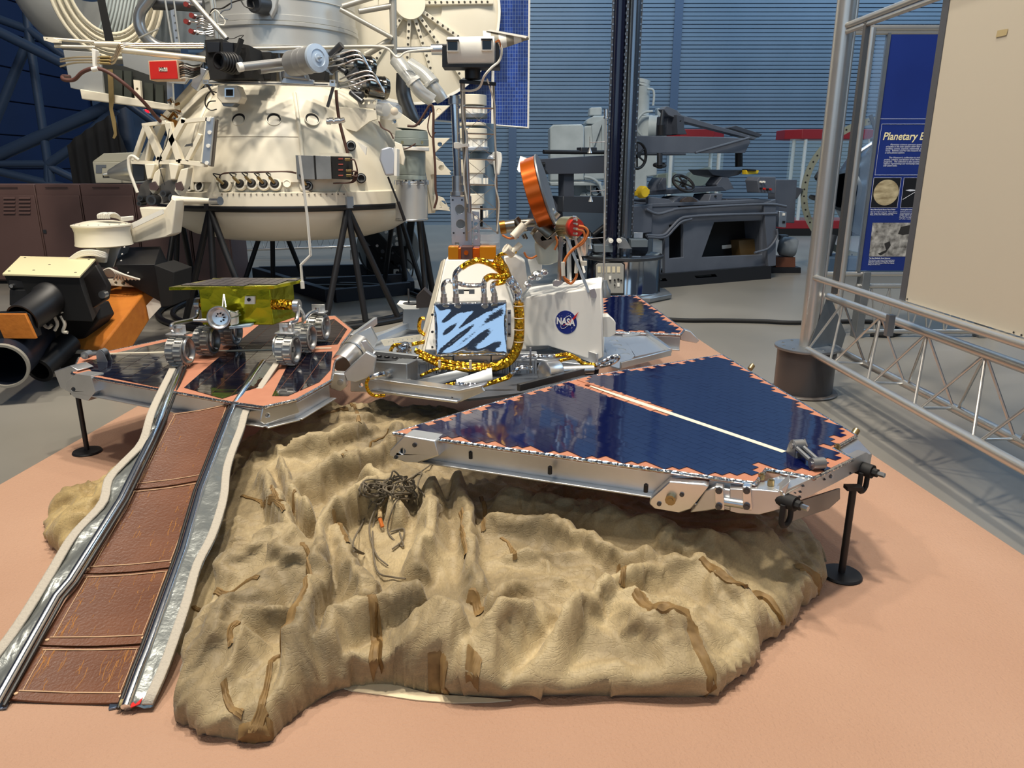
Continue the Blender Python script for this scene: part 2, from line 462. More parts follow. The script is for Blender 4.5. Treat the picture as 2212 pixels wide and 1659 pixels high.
def cells(P, board, z, o, ax, cw, chh, poly, nmax, keepout=(), mat=cellm, margin=.018, gap=.0006):
    ax = Vector(ax).normalized(); ay = Vector((-ax.y, ax.x, 0))
    poly2 = [(p.x, p.y) for p in poly]; out = []
    for i in range(-60, 60):
        for j in range(-60, 60):
            c = o + ax * ((i + (.5 if j % 2 else 0)) * cw) + ay * (j * chh + chh / 2)
            ok = True
            for sx in (-.5, .5):
                for sy in (-.5, .5):
                    q = c + ax * sx * cw + ay * sy * chh
                    if not inside((q.x, q.y), poly2): ok = False
            if not ok: continue
            if any(inside((c.x, c.y), k) for k in keepout): continue
            if edged((c.x, c.y), poly2) < margin: continue
            out.append(c)
    out.sort(key=lambda c: c.y)
    pm = MB(); hw, hh, t = (cw - gap) / 2, (chh - gap) / 2, .0022
    pm.box((0, 0, t / 2), (hw * 2, hh * 2, t)); me = mesh_from(pm, 'solar_cell', mat)
    rz = math.atan2(ax.y, ax.x); rest = MB()
    for k, c in enumerate(out):
        tx, ty = random.gauss(0, .0035), random.gauss(0, .0035)
        if k < nmax:
            link('solar_cell', me, board, (c.x, c.y, z + .0006), (tx, ty, rz))
        else:
            M3 = Matrix.Rotation(rz, 3, 'Z') @ Matrix.Rotation(tx, 3, 'X') @ Matrix.Rotation(ty, 3, 'Y')
            rest.box((c.x, c.y, z + .0016), (hw * 2, hh * 2, t), M3=M3)
    if rest.v: rest.obj('solar_cell_field', mat, board, kind='stuff')
    print('cells', len(out))
# ---- front petal (the large one towards the viewer)
fp = [(849, 934), (1272, 815), (1560, 766), (1880, 962), (1874, 978), (1806, 968), (1800, 985), (1838, 996), (1790, 1018), (1776, 1019), (1716, 1002), (1640, 1041)]
fp = [(849, 934), (1180, 836), (1272, 812), (1560, 766), (1850, 940), (1800, 968), (1842, 990), (1760, 1030), (1655, 1012), (1632, 1042)]
FPt, fpb = petal(fp, LZ, 'salmon petal board covered with glossy navy solar cells and a cream seam')
s0 = PZ(1268, 833, LZ); s1 = PZ(1694, 978, LZ); sax = s1 - s0
FPmid = s0
sn = Vector((-sax.y, sax.x, 0)).normalized()
strip = [s0 - sn * .05 - sax * .12, s0 + sn * .05 - sax * .12, s0 + sn * .045 + sax * .2, s0 + sn * .014 + sax * .52, s1 + sn * .012, s1 - sn * .012, s0 - sn * .014 + sax * .52, s0 - sn * .045 + sax * .2]
cells(FPt, fpb, LZ, s0, sax, .052, .034, FPt, 300, [[(p.x, p.y) for p in strip]], margin=.026)
m = MB(); e_ = .0022
m.poly([p + Vector((0, 0, e_)) for p in [s0 - sn * .004 + sax * .02, s0 + sn * .006 + sax * .02, s0 + sn * .013 + sax * .25, s1 + sn * .011, s1 - sn * .011, s0 - sn * .012 + sax * .25]], (0, 0, .0012))
m.obj('seam_tape', cream, fpb)
for k in range(7):                                     # small salmon boards along the seam
    for sgn in (-1, 1):
        if sgn == 1 and k == 6: continue
        q = s0 + sax * (-.06 + k * .075) + sn * sgn * (.032 - k * .0012)
        mm = MB(); mm.box((q.x, q.y, LZ + .0016), (.062, .026, .002), math.atan2(sax.y, sax.x)); mm.obj('seam_board', kraft, fpb)
m = MB()
q = s0 + sax * .005
m.box((q.x, q.y, LZ + .002), (.022, .014, .003), math.atan2(sax.y, sax.x)); m.obj('seam_slot', M('brown_slot', (84, 40, 30), .7), fpb)
# aluminium edge: bright lip, channel, brackets
silv = crinkle('edge_tape_foil', (206, 208, 210), .2, 70, .25)
for i in range(len(FPt)):
    a, b = FPt[i], FPt[(i + 1) % len(FPt)]
    mm = MB(); mm.tube([a - Vector((0, 0, .004)), b - Vector((0, 0, .004))], .006, 8); mm.obj('edge_tape', silv, fpb)
a2, b2, fd, fn = rimwall(FPt, 9, 0, fpb, LZ - .095, LZ - .014, inset=.022)
rimwall(FPt, 3, 4, fpb, LZ - .095, LZ - .014, inset=.02)
rimwall(FPt, 0, 2, fpb, LZ - .07, LZ - .014, inset=.05)
def bolt(p, d, r, l, parent, mat=gunm, name='bolt'):
    mm = MB(); p = Vector(p); d = Vector(d).normalized()
    mm.cyl(p - d * .004, p + d * l, r, seg=10); mm.cyl(p + d * l, p + d * (l + .003), r * .55, seg=6); return mm.obj(name, mat, parent)
for (x, y) in [(1017, 988), (1188, 1021), (1395, 1060)]:
    q = PZ(x, y, LZ - .06); bolt(q, (0, 0, 1), .007, .02, fpb, black, 'stud')
def ppx(pts, z): return [PZ(x, y, z) for x, y in pts]
# left corner bracket of the front petal
def solidpx(pts, z0, z1, mat, parent, name, bevel=.003, zt=None):
    """a block: outline at top height z1 taken from pixels, reaching down to z0"""
    mm = MB(); mm.poly(ppx(pts, z1), (0, 0, z0 - z1)); return mm.obj(name, mat, parent, bevel=bevel)
def face_block(pts, d, n, z_ref_pt, depth, mat, parent, name, bevel=.004, holes=()):
    """outline drawn in the upright plane through z_ref_pt containing d; pushed back along n"""
    nn = Vector(n).normalized(); o = Vector(z_ref_pt)
    def pl(x, y):
        r = ray(x, y); t = (o - CAM).dot(nn) / r.dot(nn); return CAM + r * t
    mm = MB(); mm.poly([pl(*p) for p in pts], nn * depth, [[pl(*p) for p in h] for h in holes])
    return mm.obj(name, mat, parent, bevel=bevel), pl
front_o = a2 - fn * .05
br, pl = face_block([(843, 972), (872, 941), (940, 952), (948, 985), (905, 1000), (872, 998), (840, 984)], fd, fn, front_o, .07, alu, fpb, 'corner_bracket',
                    holes=[circ(869, 975, 6, 10), ])
bolt(pl(896, 961), -fn, .008, .004, fpb); bolt(pl(856, 987), -fn, .007, .004, fpb)
# latch block near the right end
o2 = b2 - fn * .055
br, pl = face_block([(1404, 1078), (1446, 1040), (1520, 1046), (1532, 1050), (1492, 1100), (1470, 1108), (1412, 1098), (1402, 1088)], fd, fn, o2, .05, aluL, fpb, 'latch_block')
face_block([(1500, 1096), (1524, 1060), (1545, 1052), (1628, 1068), (1628, 1110), (1560, 1098), (1528, 1104), (1490, 1108)], fd, fn, o2 + fn * .02, .05, alu, fpb, 'latch_beam')
bolt(pl(1450, 1076), -fn, .016, .018, fpb, M('brass_bolt', (170, 150, 110), .35, 1)); 
for q in [(1473, 1068), (1424, 1088)]: bolt(pl(*q), -fn, .007, .004, fpb)
o3 = b2 + fd * 0
br, pl3 = face_block([(1576, 1056), (1640, 1058), (1680, 1062), (1706, 1040), (1688, 1100), (1640, 1112), (1600, 1110), (1576, 1104)], fd, fn, o2 + fn * .01, .06, alu, fpb, 'end_fitting')
for x0 in (1543, 1603):
    mm, _ = face_block([(x0, 1051), (x0 + 20, 1053), (x0 + 22, 1104), (x0 + 2, 1102)], fd, fn, o2 - fn * .004, .03, aluL, fpb, 'clamp')
    for yy in (1059, 1093): bolt(_(x0 + 10, yy), -fn, .010, .006, fpb, gunm)
mm = MB(); mm.cyl(pl3(1558, 1082), pl3(1608, 1090), .013, seg=14); mm.obj('hinge_rod', steel, fpb)
# outer end plate of the petal
eP = [PZ(1690, 1072, LZ - .02), PZ(1880, 985, LZ - .02)]
ed = (eP[1] - eP[0]).normalized(); en = Vector((-ed.y, ed.x, 0))
if en.y < 0: en = -en
endp, ple = face_block([(1690, 1062), (1768, 1027), (1872, 977), (1884, 985), (1874, 1006), (1800, 1046), (1712, 1090), (1690, 1100)], ed, en, eP[0], .03, alu, fpb, 'end_plate',
                       holes=[circ(1795, 1029, 4.5, 10)])
for q in [(1716, 1064), (1734, 1049), (1728, 1062), (1727, 1073), (1780, 1035), (1836, 1022)]: bolt(ple(*q), -en, .004, .002, fpb)
o4 = eP[0] + en * .05
face_block([(1700, 1092), (1815, 1055), (1815, 1078), (1790, 1100), (1700, 1130)], ed, en, o4, .006, M('dull_aluminium_sheet', (150, 152, 152), .45, .8), fpb, 'skid_plate', .001)
mm = MB(); mm.poly([PZ(1640, 1044, LZ - .012), PZ(1700, 1021, LZ - .012), PZ(1760, 1032, LZ - .012), PZ(1695, 1068, LZ - .012)], (0, 0, -.05)); mm.obj('corner_pocket', aluL, fpb, bevel=.003)
mm = MB(); mm.poly([PZ(1806, 968, LZ - .012), PZ(1850, 944, LZ - .012), PZ(1884, 980, LZ - .012), PZ(1846, 990, LZ - .012)], (0, 0, -.05)); mm.obj('corner_pocket', aluL, fpb, bevel=.003)
for (x, y) in [(1645, 1032), (1665, 1045), (1808, 968)]:
    q = PZ(x, y, LZ - .005); bolt(q, (0, 0, 1), .01, .012, fpb, M('brass_bolt', (170, 150, 110), .35, 1))
for (x, y) in [(1621, 796), (1845, 938)]:
    q = PZ(x, y, LZ - .01); bolt(q, (.6, .5, .6), .012, .02, fpb, M('brass_bolt', (170, 150, 110), .35, 1))
def shackle(top, parent, n, w=.022, h=.075):
    """black lifting shackle: pin housing and a U of round bar"""
    top = Vector(top); n = Vector(n).normalized(); sd = Vector((-n.y, n.x, 0))
    mm = MB(); mm.cyl(top - n * .02, top + n * .035, .022, seg=14); mm.cyl(top + n * .03, top + n * .05, .014, seg=8); ob = mm.obj('shackle', rubber, parent)
    c = top + n * .01
    arc = [c + sd * w + Vector((0, 0, -.005)), c + sd * w + Vector((0, 0, -h + w))]
    arc += [c + sd * w * math.cos(a) + Vector((0, 0, -h + w - w * math.sin(a))) for a in [math.pi * k / 8 for k in range(1, 8)]]
    arc += [c - sd * w + Vector((0, 0, -h + w)), c - sd * w + Vector((0, 0, -.005))]
    mm = MB(); mm.tube(arc, .008, 10); mm.obj('bow', rubber, ob)
    mm = MB(); mm.cyl(c + n * .038, c + n * .062, .008, seg=6); mm.obj('pin_nut', steel, ob)
shackle(ple(1695, 1080), fpb, -en); shackle(ple(1862, 1012), fpb, -en)
# roller fitting on top of the front petal
def roller(p0, p1, parent, up=.05):
    """two small rollers held by links"""
    a, b = Vector(p0), Vector(p1); d = (b - a); side = Vector((-d.y, d.x, 0)).normalized()
    mt = M('satin_bracket', (150, 152, 156), .42, .8)
    ob = None
    for (c, r, wd) in ((a, .019, .017), (b, .018, .020)):
        mm = MB(); mm.cyl(c - side * wd, c + side * wd, r, seg=18)
        o_ = mm.obj('roller', mt, parent)
        mm = MB(); mm.cyl(c - side * (wd + .004), c - side * wd, r * .45, seg=10); mm.cyl(c + side * wd, c + side * (wd + .004), r * .45, seg=10); mm.obj('axle_cap', steel, o_)
    for sg in (-1, 1):
        mm = MB(); q = side * sg * .012
        mm.tube([a + q, b + q], .007, 8); mm.obj('roller_link', mt, parent)
    base = Vector((a.x, a.y, LZ)); dd = d.copy(); dd.z = 0; dd.normalize()
    for sg in (-1, 1):
        q = side * sg * .019; mm = MB()
        mm.poly([base + q - dd * .03, base + q + dd * .02, a + q + dd * .018 + Vector((0, 0, .004)), a + q + Vector((0, 0, .02)), a + q - dd * .018 + Vector((0, 0, .004))], side * .004)
        mm.obj('roller_bracket', mt, parent)
ra = PZ(1712, 975, LZ); ra = ra + Vector((0, 0, .05)); rb = PZ(1757, 1010, LZ) + Vector((0, 0, .022))
roller(PZ(1723, 962, LZ + .035), PZ(1766, 1001, LZ + .02), fpb)
# ---- left petal (rover stands on it)
LZ2 = .42
lp = [(170, 772), (345, 735), (560, 690), (725, 682), (762, 712), (738, 742), (722, 785), (716, 820), (640, 862), (570, 878), (500, 868), (155, 806)]
LPt, lpb = petal(lp, LZ2, 'salmon petal board with dark solar cells where the rover stands')
for i in range(len(LPt)):
    a, b = LPt[i], LPt[(i + 1) % len(LPt)]
    mm = MB(); mm.tube([a - Vector((0, 0, .004)), b - Vector((0, 0, .004))], .006, 8); mm.obj('edge_tape', silv, lpb)
l0 = PZ(500, 760, LZ2); lax = PZ(720, 760, LZ2) - PZ(240, 768, LZ2)
ko = [[(p.x, p.y) for p in ppx(q, LZ2)] for q in [[(365, 870), (395, 790), (540, 690), (590, 680), (470, 780), (420, 880)], [(540, 880), (610, 790), (640, 790), (600, 870)]]]
def clip(poly, reg):
    out = poly; n = len(reg); ar = sum(reg[i - 1][0] * reg[i][1] - reg[i][0] * reg[i - 1][1] for i in range(n))
    R_ = reg if ar > 0 else reg[::-1]
    for i in range(n):
        (ax_, ay_), (bx_, by_) = R_[i - 1], R_[i]; inp = out; out = []
        f = lambda p: (bx_ - ax_) * (p[1] - ay_) - (by_ - ay_) * (p[0] - ax_)
        for k in range(len(inp)):
            p, q = inp[k - 1], inp[k]; fp_, fq = f(p), f(q)
            if (fp_ >= 0) != (fq >= 0):
                t = fp_ / (fp_ - fq); out.append((p[0] + (q[0] - p[0]) * t, p[1] + (q[1] - p[1]) * t))
            if fq >= 0: out.append(q)
        if len(out) < 3: return []
    return out
def clipped_cells(board, z, o, ax, cw, chh, regs, mat):
    """cells cut to straight edged fields"""
    ax = Vector(ax).normalized(); ay = Vector((-ax.y, ax.x, 0)); g = .0012
    for reg in regs:
        reg = [(p.x, p.y) for p in ppx(reg, z)]; mm = MB()
        for i in range(-30, 30):
            for j in range(-60, 60):
                c = o + ax * (i * cw) + ay * (j * chh); pts = [c + ax * sx * (cw / 2 - g) + ay * sy * (chh / 2 - g) for sx, sy in ((-1, -1), (1, -1), (1, 1), (-1, 1))]
                cp = clip([(p.x, p.y) for p in pts], reg)
                if len(cp) >= 3:
                    tx, ty = random.gauss(0, .004), random.gauss(0, .004)
                    mm.poly([(x, y, z + .0008 + (x - c.x) * tx + (y - c.y) * ty) for x, y in cp], (0, 0, .0018))
        if mm.v: mm.obj('solar_cell_field', mat, board, kind='stuff')
clipped_cells(lpb, LZ2, l0, lax, .085, .024, [[(182, 786), (250, 762), (345, 742), (476, 713), (394, 790), (345, 838), (205, 810)], [(398, 838), (455, 788), (560, 702), (642, 694), (655, 735), (600, 792), (566, 834), (480, 862)],
    [(634, 764), (718, 760), (714, 800), (690, 826), (622, 856), (588, 856)], [(664, 700), (722, 690), (750, 712), (730, 744), (664, 750)]], celld)
la, lb, ld, ln = rimwall(LPt, 10, 11, lpb, LZ2 - .09, LZ2 - .014, inset=.02)
rimwall(LPt, 8, 9, lpb, LZ2 - .085, LZ2 - .014, inset=.012); rimwall(LPt, 7, 8, lpb, LZ2 - .085, LZ2 - .014, inset=.012); rimwall(LPt, 9, 10, lpb, LZ2 - .08, LZ2 - .014, inset=.012)
fo = lb - ln * .03
br, pl = face_block([(143, 826), (163, 808), (196, 812), (206, 846), (190, 866), (160, 858), (143, 840)], ld, ln, fo, .06, alu, lpb, 'corner_bracket', holes=[circ(158, 841, 5, 10)])
br, pl = face_block([(116, 802), (150, 790), (168, 800), (150, 822), (150, 848), (130, 838)], ld, ln, fo + ln * .03, .08, alu, lpb, 'corner_bracket')
roller(PZ(222, 762, LZ2 + .04), PZ(188, 766, LZ2 + .03), lpb)
q0, q1 = PZ(235, 764, LZ2 + .004), PZ(716, 752, LZ2 + .004)
mm = MB(); mm.tube([q0, q1], .004, 6); mm.obj('seam_tape', cream, lpb)
e0 = LPt[8]; 
br, pl = face_block([(568, 878), (640, 862), (648, 892), (572, 918), (562, 910)], (LPt[8] - LPt[9]).normalized(), Vector((-(LPt[8] - LPt[9]).y, (LPt[8] - LPt[9]).x, 0)), LPt[9] - Vector((0, 0, .02)), .01, alu, lpb, 'end_plate', holes=[circ(578, 897, 4, 10)])
# hinge fittings towards the base
for (x, y) in [(668, 838), (695, 825)]:
    q = PZ(x, y, LZ2 - .03)
    mm = MB(); mm.box((q.x, q.y - .02, q.z - .02), (.03, .05, .075), .5); o_ = mm.obj('hinge_clamp', aluL, lpb, bevel=.003)
    for dz in (-.02, .02): bolt((q.x + .005, q.y - .045, q.z - .0 + dz), (.3, -1, 0), .010, .006, o_)
# ---- rear right petal
rp = [(1300, 640), (1376, 638), (1478, 712), (1470, 722), (1330, 716), (1296, 708)]
RPt, rpb = petal(rp, LZ, 'salmon petal board with navy solar cells behind the white equipment box')
r0 = PZ(1340, 670, LZ)
cells(RPt, rpb, LZ, r0, Vector((.5, 1, 0)), .06, .036, RPt, 0, margin=.02)
for i in range(len(RPt)):
    a, b = RPt[i], RPt[(i + 1) % len(RPt)]
    mm = MB(); mm.tube([a - Vector((0, 0, .004)), b - Vector((0, 0, .004))], .006, 8); mm.obj('edge_tape', silv, rpb)
rimwall(RPt, 3, 4, rpb, LZ - .09, LZ - .014, inset=.02)
br, pl = face_block([(1478, 712), (1492, 716), (1511, 736), (1505, 742), (1470, 735), (1468, 716)], (1, 0, 0), (0, 1, 0), PZ(1480, 735, LZ - .06), .05, alu, rpb, 'corner_bracket')
# ---- black stands that carry the petal tips
def stand(bx, by, top_z, label):
    p = PZ(bx, by, MZ)
    S = thing('support_stand', (p.x, p.y, MZ), label, 'stand', 'black stands under the petals')
    mm = MB(); mm.lathe([(0, 0), (.062, 0), (.064, .004), (.06, .010), (.015, .014), (0, .014)], (p.x, p.y, MZ), seg=32); mm.obj('foot_disc', black, S)
    mm = MB(); mm.cyl((p.x, p.y, MZ + .01), (p.x, p.y, top_z), .011, seg=16); mm.obj('post', black, S)
    mm = MB(); mm.box((p.x, p.y, top_z + .004), (.05, .03, .012)); mm.obj('top_plate', black, S)
stand(189, 977, .30, 'black stand with round foot under the rover petal')
stand(1817, 1243, .318, 'black stand with round foot under the large front petal')
# ================================================================== AIRBAGS: crumpled fabric built as folded height surface
rng = np.random.RandomState(11)
_perm = np.concatenate([rng.permutation(512)] * 2)
_ang = rng.rand(512) * 2 * np.pi
def perlin(x, y):
    xi = np.floor(x).astype(int); yi = np.floor(y).astype(int); xf = x - xi; yf = y - yi
    u = xf ** 3 * (xf * (xf * 6 - 15) + 10); v = yf ** 3 * (yf * (yf * 6 - 15) + 10)
    def g(ix, iy, dx, dy):
        a = _ang[_perm[(_perm[ix & 511] + iy) & 511]]; return np.cos(a) * dx + np.sin(a) * dy
    n00 = g(xi, yi, xf, yf); n10 = g(xi + 1, yi, xf - 1, yf); n01 = g(xi, yi + 1, xf, yf - 1); n11 = g(xi + 1, yi + 1, xf - 1, yf - 1)
    return (n00 * (1 - u) + n10 * u) * (1 - v) + (n01 * (1 - u) + n11 * u) * v * 1.0
def polydist(X, Y, poly):
    """signed distance, positive inside; also nearest boundary point"""
    best = np.full(X.shape, 1e9); bx = np.zeros(X.shape); by = np.zeros(X.shape); ins = np.zeros(X.shape, bool)
    n = len(poly)
    for i in range(n):
        x0, y0 = poly[i - 1]; x1, y1 = poly[i]
        dx, dy = x1 - x0, y1 - y0; t = np.clip(((X - x0) * dx + (Y - y0) * dy) / (dx * dx + dy * dy), 0, 1)
        qx, qy = x0 + t * dx, y0 + t * dy; d = np.hypot(X - qx, Y - qy); m_ = d < best
        best[m_] = d[m_]; bx[m_] = qx[m_]; by[m_] = qy[m_]
        c = ((y0 > Y) != (y1 > Y)); 
        with np.errstate(divide='ignore', invalid='ignore'):
            xc = (x1 - x0) * (Y - y0) / (y1 - y0 if y1 != y0 else 1e-9) + x0
        ins ^= c & (X < xc)
    return np.where(ins, best, -best), bx, by
def smoothpoly(pts, n=8):
    P = [Vector((p[0], p[1], 0)) for p in pts]; N = len(P); out = []
    for i in range(N):
        p0, p1, p2, p3 = P[i - 1], P[i], P[(i + 1) % N], P[(i + 2) % N]
        for k in range(n):
            t = k / n
            q = .5 * ((2 * p1) + (p2 - p0) * t + (2 * p0 - 5 * p1 + 4 * p2 - p3) * t * t + (3 * p1 - p0 - 3 * p2 + p3) * t ** 3); out.append((q.x, q.y))
    return out
def roll_field(X, Y, rolls, base, k=80.0):
    acc = np.exp(k * base)
    for pts, wd in rolls:
        P = catmull([PZ(x, y, z) for x, y, z in pts], 6)
        bd = np.full(X.shape, 1e9); bz = np.zeros(X.shape)
        for a, b in zip(P[:-1], P[1:]):
            dx, dy = b.x - a.x, b.y - a.y; L2 = dx * dx + dy * dy + 1e-12
            t = np.clip(((X - a.x) * dx + (Y - a.y) * dy) / L2, 0, 1); d = np.hypot(X - a.x - t * dx, Y - a.y - t * dy)
            m_ = d < bd; bd[m_] = d[m_]; bz[m_] = (a.z + (b.z - a.z) * t)[m_]
        q = np.clip(1 - (bd / wd) ** 2, 0, 1)
        acc = acc + np.where(q > 0, np.exp(k * bz * q ** .85), 0)
    return np.log(acc) / k
def wrinkle(X, Y, amp=1.0, seed=0.0):
    wx = X + .06 * perlin(X * 3 + seed, Y * 3) + .02 * perlin(X * 9, Y * 9 + seed); wy = Y + .06 * perlin(X * 3 + 40, Y * 3 + seed) + .02 * perlin(X * 9 + 31, Y * 9)
    n1 = 1 - np.abs(perlin(wx * 4.5 + seed, wy * 6)) * 2.2
    n2 = 1 - np.abs(perlin(wx * 10 + 17, wy * 13 + seed)) * 2.2
    n3 = np.abs(perlin(wx * 24 + seed, wy * 19 + 5)) * 2
    n4 = np.abs(perlin(wx * 60 + 3, wy * 52 + seed)) * 2
    pat = np.clip(.5 + 1.2 * perlin(X * 2.2 + 7, Y * 2.2 + seed), .15, 1)
    ln = 0
    for k, a in enumerate((.35, 1.3, 2.25)):
        sx, tx = wx * math.cos(a) + wy * math.sin(a), -wx * math.sin(a) + wy * math.cos(a)
        wk = np.clip(.3 + 2.2 * perlin(X * 2.1 + 13 * k + seed, Y * 2.1 + 5 * k), 0, 1)
        ln = ln + wk * ((1 - np.abs(perlin(sx * 17 + 3 * k, tx * 3.4 + seed)) * 2.4) ** 2 - .35)
    return amp * (.026 * (n1 - .45) + .008 * (n2 - .45) * (.4 + pat) + .013 * ln)
def crumple(P0, ins, cap, levels):
    """growth buckling: the sheet gets more cloth than room and folds (position based relaxation, coarse to fine)"""
    nx, ny = ins.shape; D = np.zeros_like(P0); rs = np.random.RandomState(5)
    for (sx, fac, iters, bend, amp) in levels:
        I = np.arange(0, nx, sx); J = np.arange(0, ny, sx)
        p0 = P0[np.ix_(I, J)]; pin = ~ins[np.ix_(I, J)]; cp = cap[np.ix_(I, J)]; d = D[np.ix_(I, J)]
        p = p0 + d
        ph = perlin(p0[..., 0] * 3.1 + sx, p0[..., 1] * 3.1); amt = (fac - 1) * np.clip(1 + 1.6 * ph, .1, 2); th = 2.6 * np.pi * perlin(p0[..., 0] * 1.7 + 9, p0[..., 1] * 1.7 + sx); gx, gy = 1 + 2 * amt * np.sin(th) ** 2, 1 + 2 * amt * np.cos(th) ** 2; gd = 1 + amt
        cons = []
        for (a, b, k, soft) in ((1, 0, 1., 0), (0, 1, 1., 0), (1, 1, .6, 0), (1, -1, .6, 0), (2, 0, bend, .93), (0, 2, bend, .93), (4, 0, bend * .5, .8), (0, 4, bend * .5, .8)):
            sa = (slice(0, p.shape[0] - a), slice(max(0, -b), p.shape[1] - max(0, b))); sb = (slice(a, None), slice(max(0, b), p.shape[1] + min(0, b)))
            L = np.linalg.norm(p[sb] - p[sa], axis=2) ; loc = gx if b == 0 else (gy if a == 0 else gd); L = L * .5 * (loc[sa] + loc[sb]); cons.append((sa, sb, k, soft, L))
        free = (~pin)[..., None].astype(float)
        p = p + free * rs.randn(*p.shape) * amp * np.array([.3, .3, 1.])
        zlow = MZ + .86 * (p0[..., 2] - MZ) - .012
        for it in range(iters):
            acc = np.zeros_like(p); wt = np.full(p.shape[:2], 1e-6)
            for sa, sb, k, soft, L in cons:
                dv = p[sb] - p[sa]; ln = np.linalg.norm(dv, axis=2) + 1e-9
                e = (ln - L) if not soft else np.minimum(ln - L * soft, 0)
                c = (dv * (e / ln * .5 * k)[..., None]); acc[sa] += c; acc[sb] -= c
                act = k if not soft else k * (e < 0); wt[sa] += act; wt[sb] += act
            p = p + free * acc / np.maximum(wt, 1.)[..., None] * 1.5
            p[..., 2] -= free[..., 0] * .00005 * sx
            p[..., 2] = np.where(pin, p[..., 2], np.clip(p[..., 2], zlow, cp))
        d = p - p0
        if sx == 1: return p
        # bilinear upsampling of the displacement
        fi = np.clip(np.arange(nx) / sx, 0, len(I) - 1.001); fj = np.clip(np.arange(ny) / sx, 0, len(J) - 1.001)
        a = fi.astype(int); b = fj.astype(int); u = (fi - a)[:, None, None]; v = (fj - b)[None, :, None]
        D = (d[a][:, b] * (1 - u) + d[a + 1][:, b] * u) * (1 - v) + (d[a][:, b + 1] * (1 - u) + d[a + 1][:, b + 1] * u) * v
        D = D * ins[..., None]
def crease_field(X, Y, creases):
    h = np.zeros(X.shape)
    for pts, z, wd, am in creases:
        P = catmull([PZ(x, y, z) for x, y in pts], 6); bd = np.full(X.shape, 1e9); bt = np.zeros(X.shape); n = len(P) - 1
        for i, (a, b) in enumerate(zip(P[:-1], P[1:])):
            dx, dy = b.x - a.x, b.y - a.y; t = np.clip(((X - a.x) * dx + (Y - a.y) * dy) / (dx * dx + dy * dy + 1e-12), 0, 1); d = np.hypot(X - a.x - t * dx, Y - a.y - t * dy)
            m_ = d < bd; bd[m_] = d[m_]; bt[m_] = ((i + t) / n)[m_]
        h += am * np.exp(-(bd / wd) ** 1.3) * np.sin(np.pi * np.clip(bt, .04, .96)) ** .5
    return h
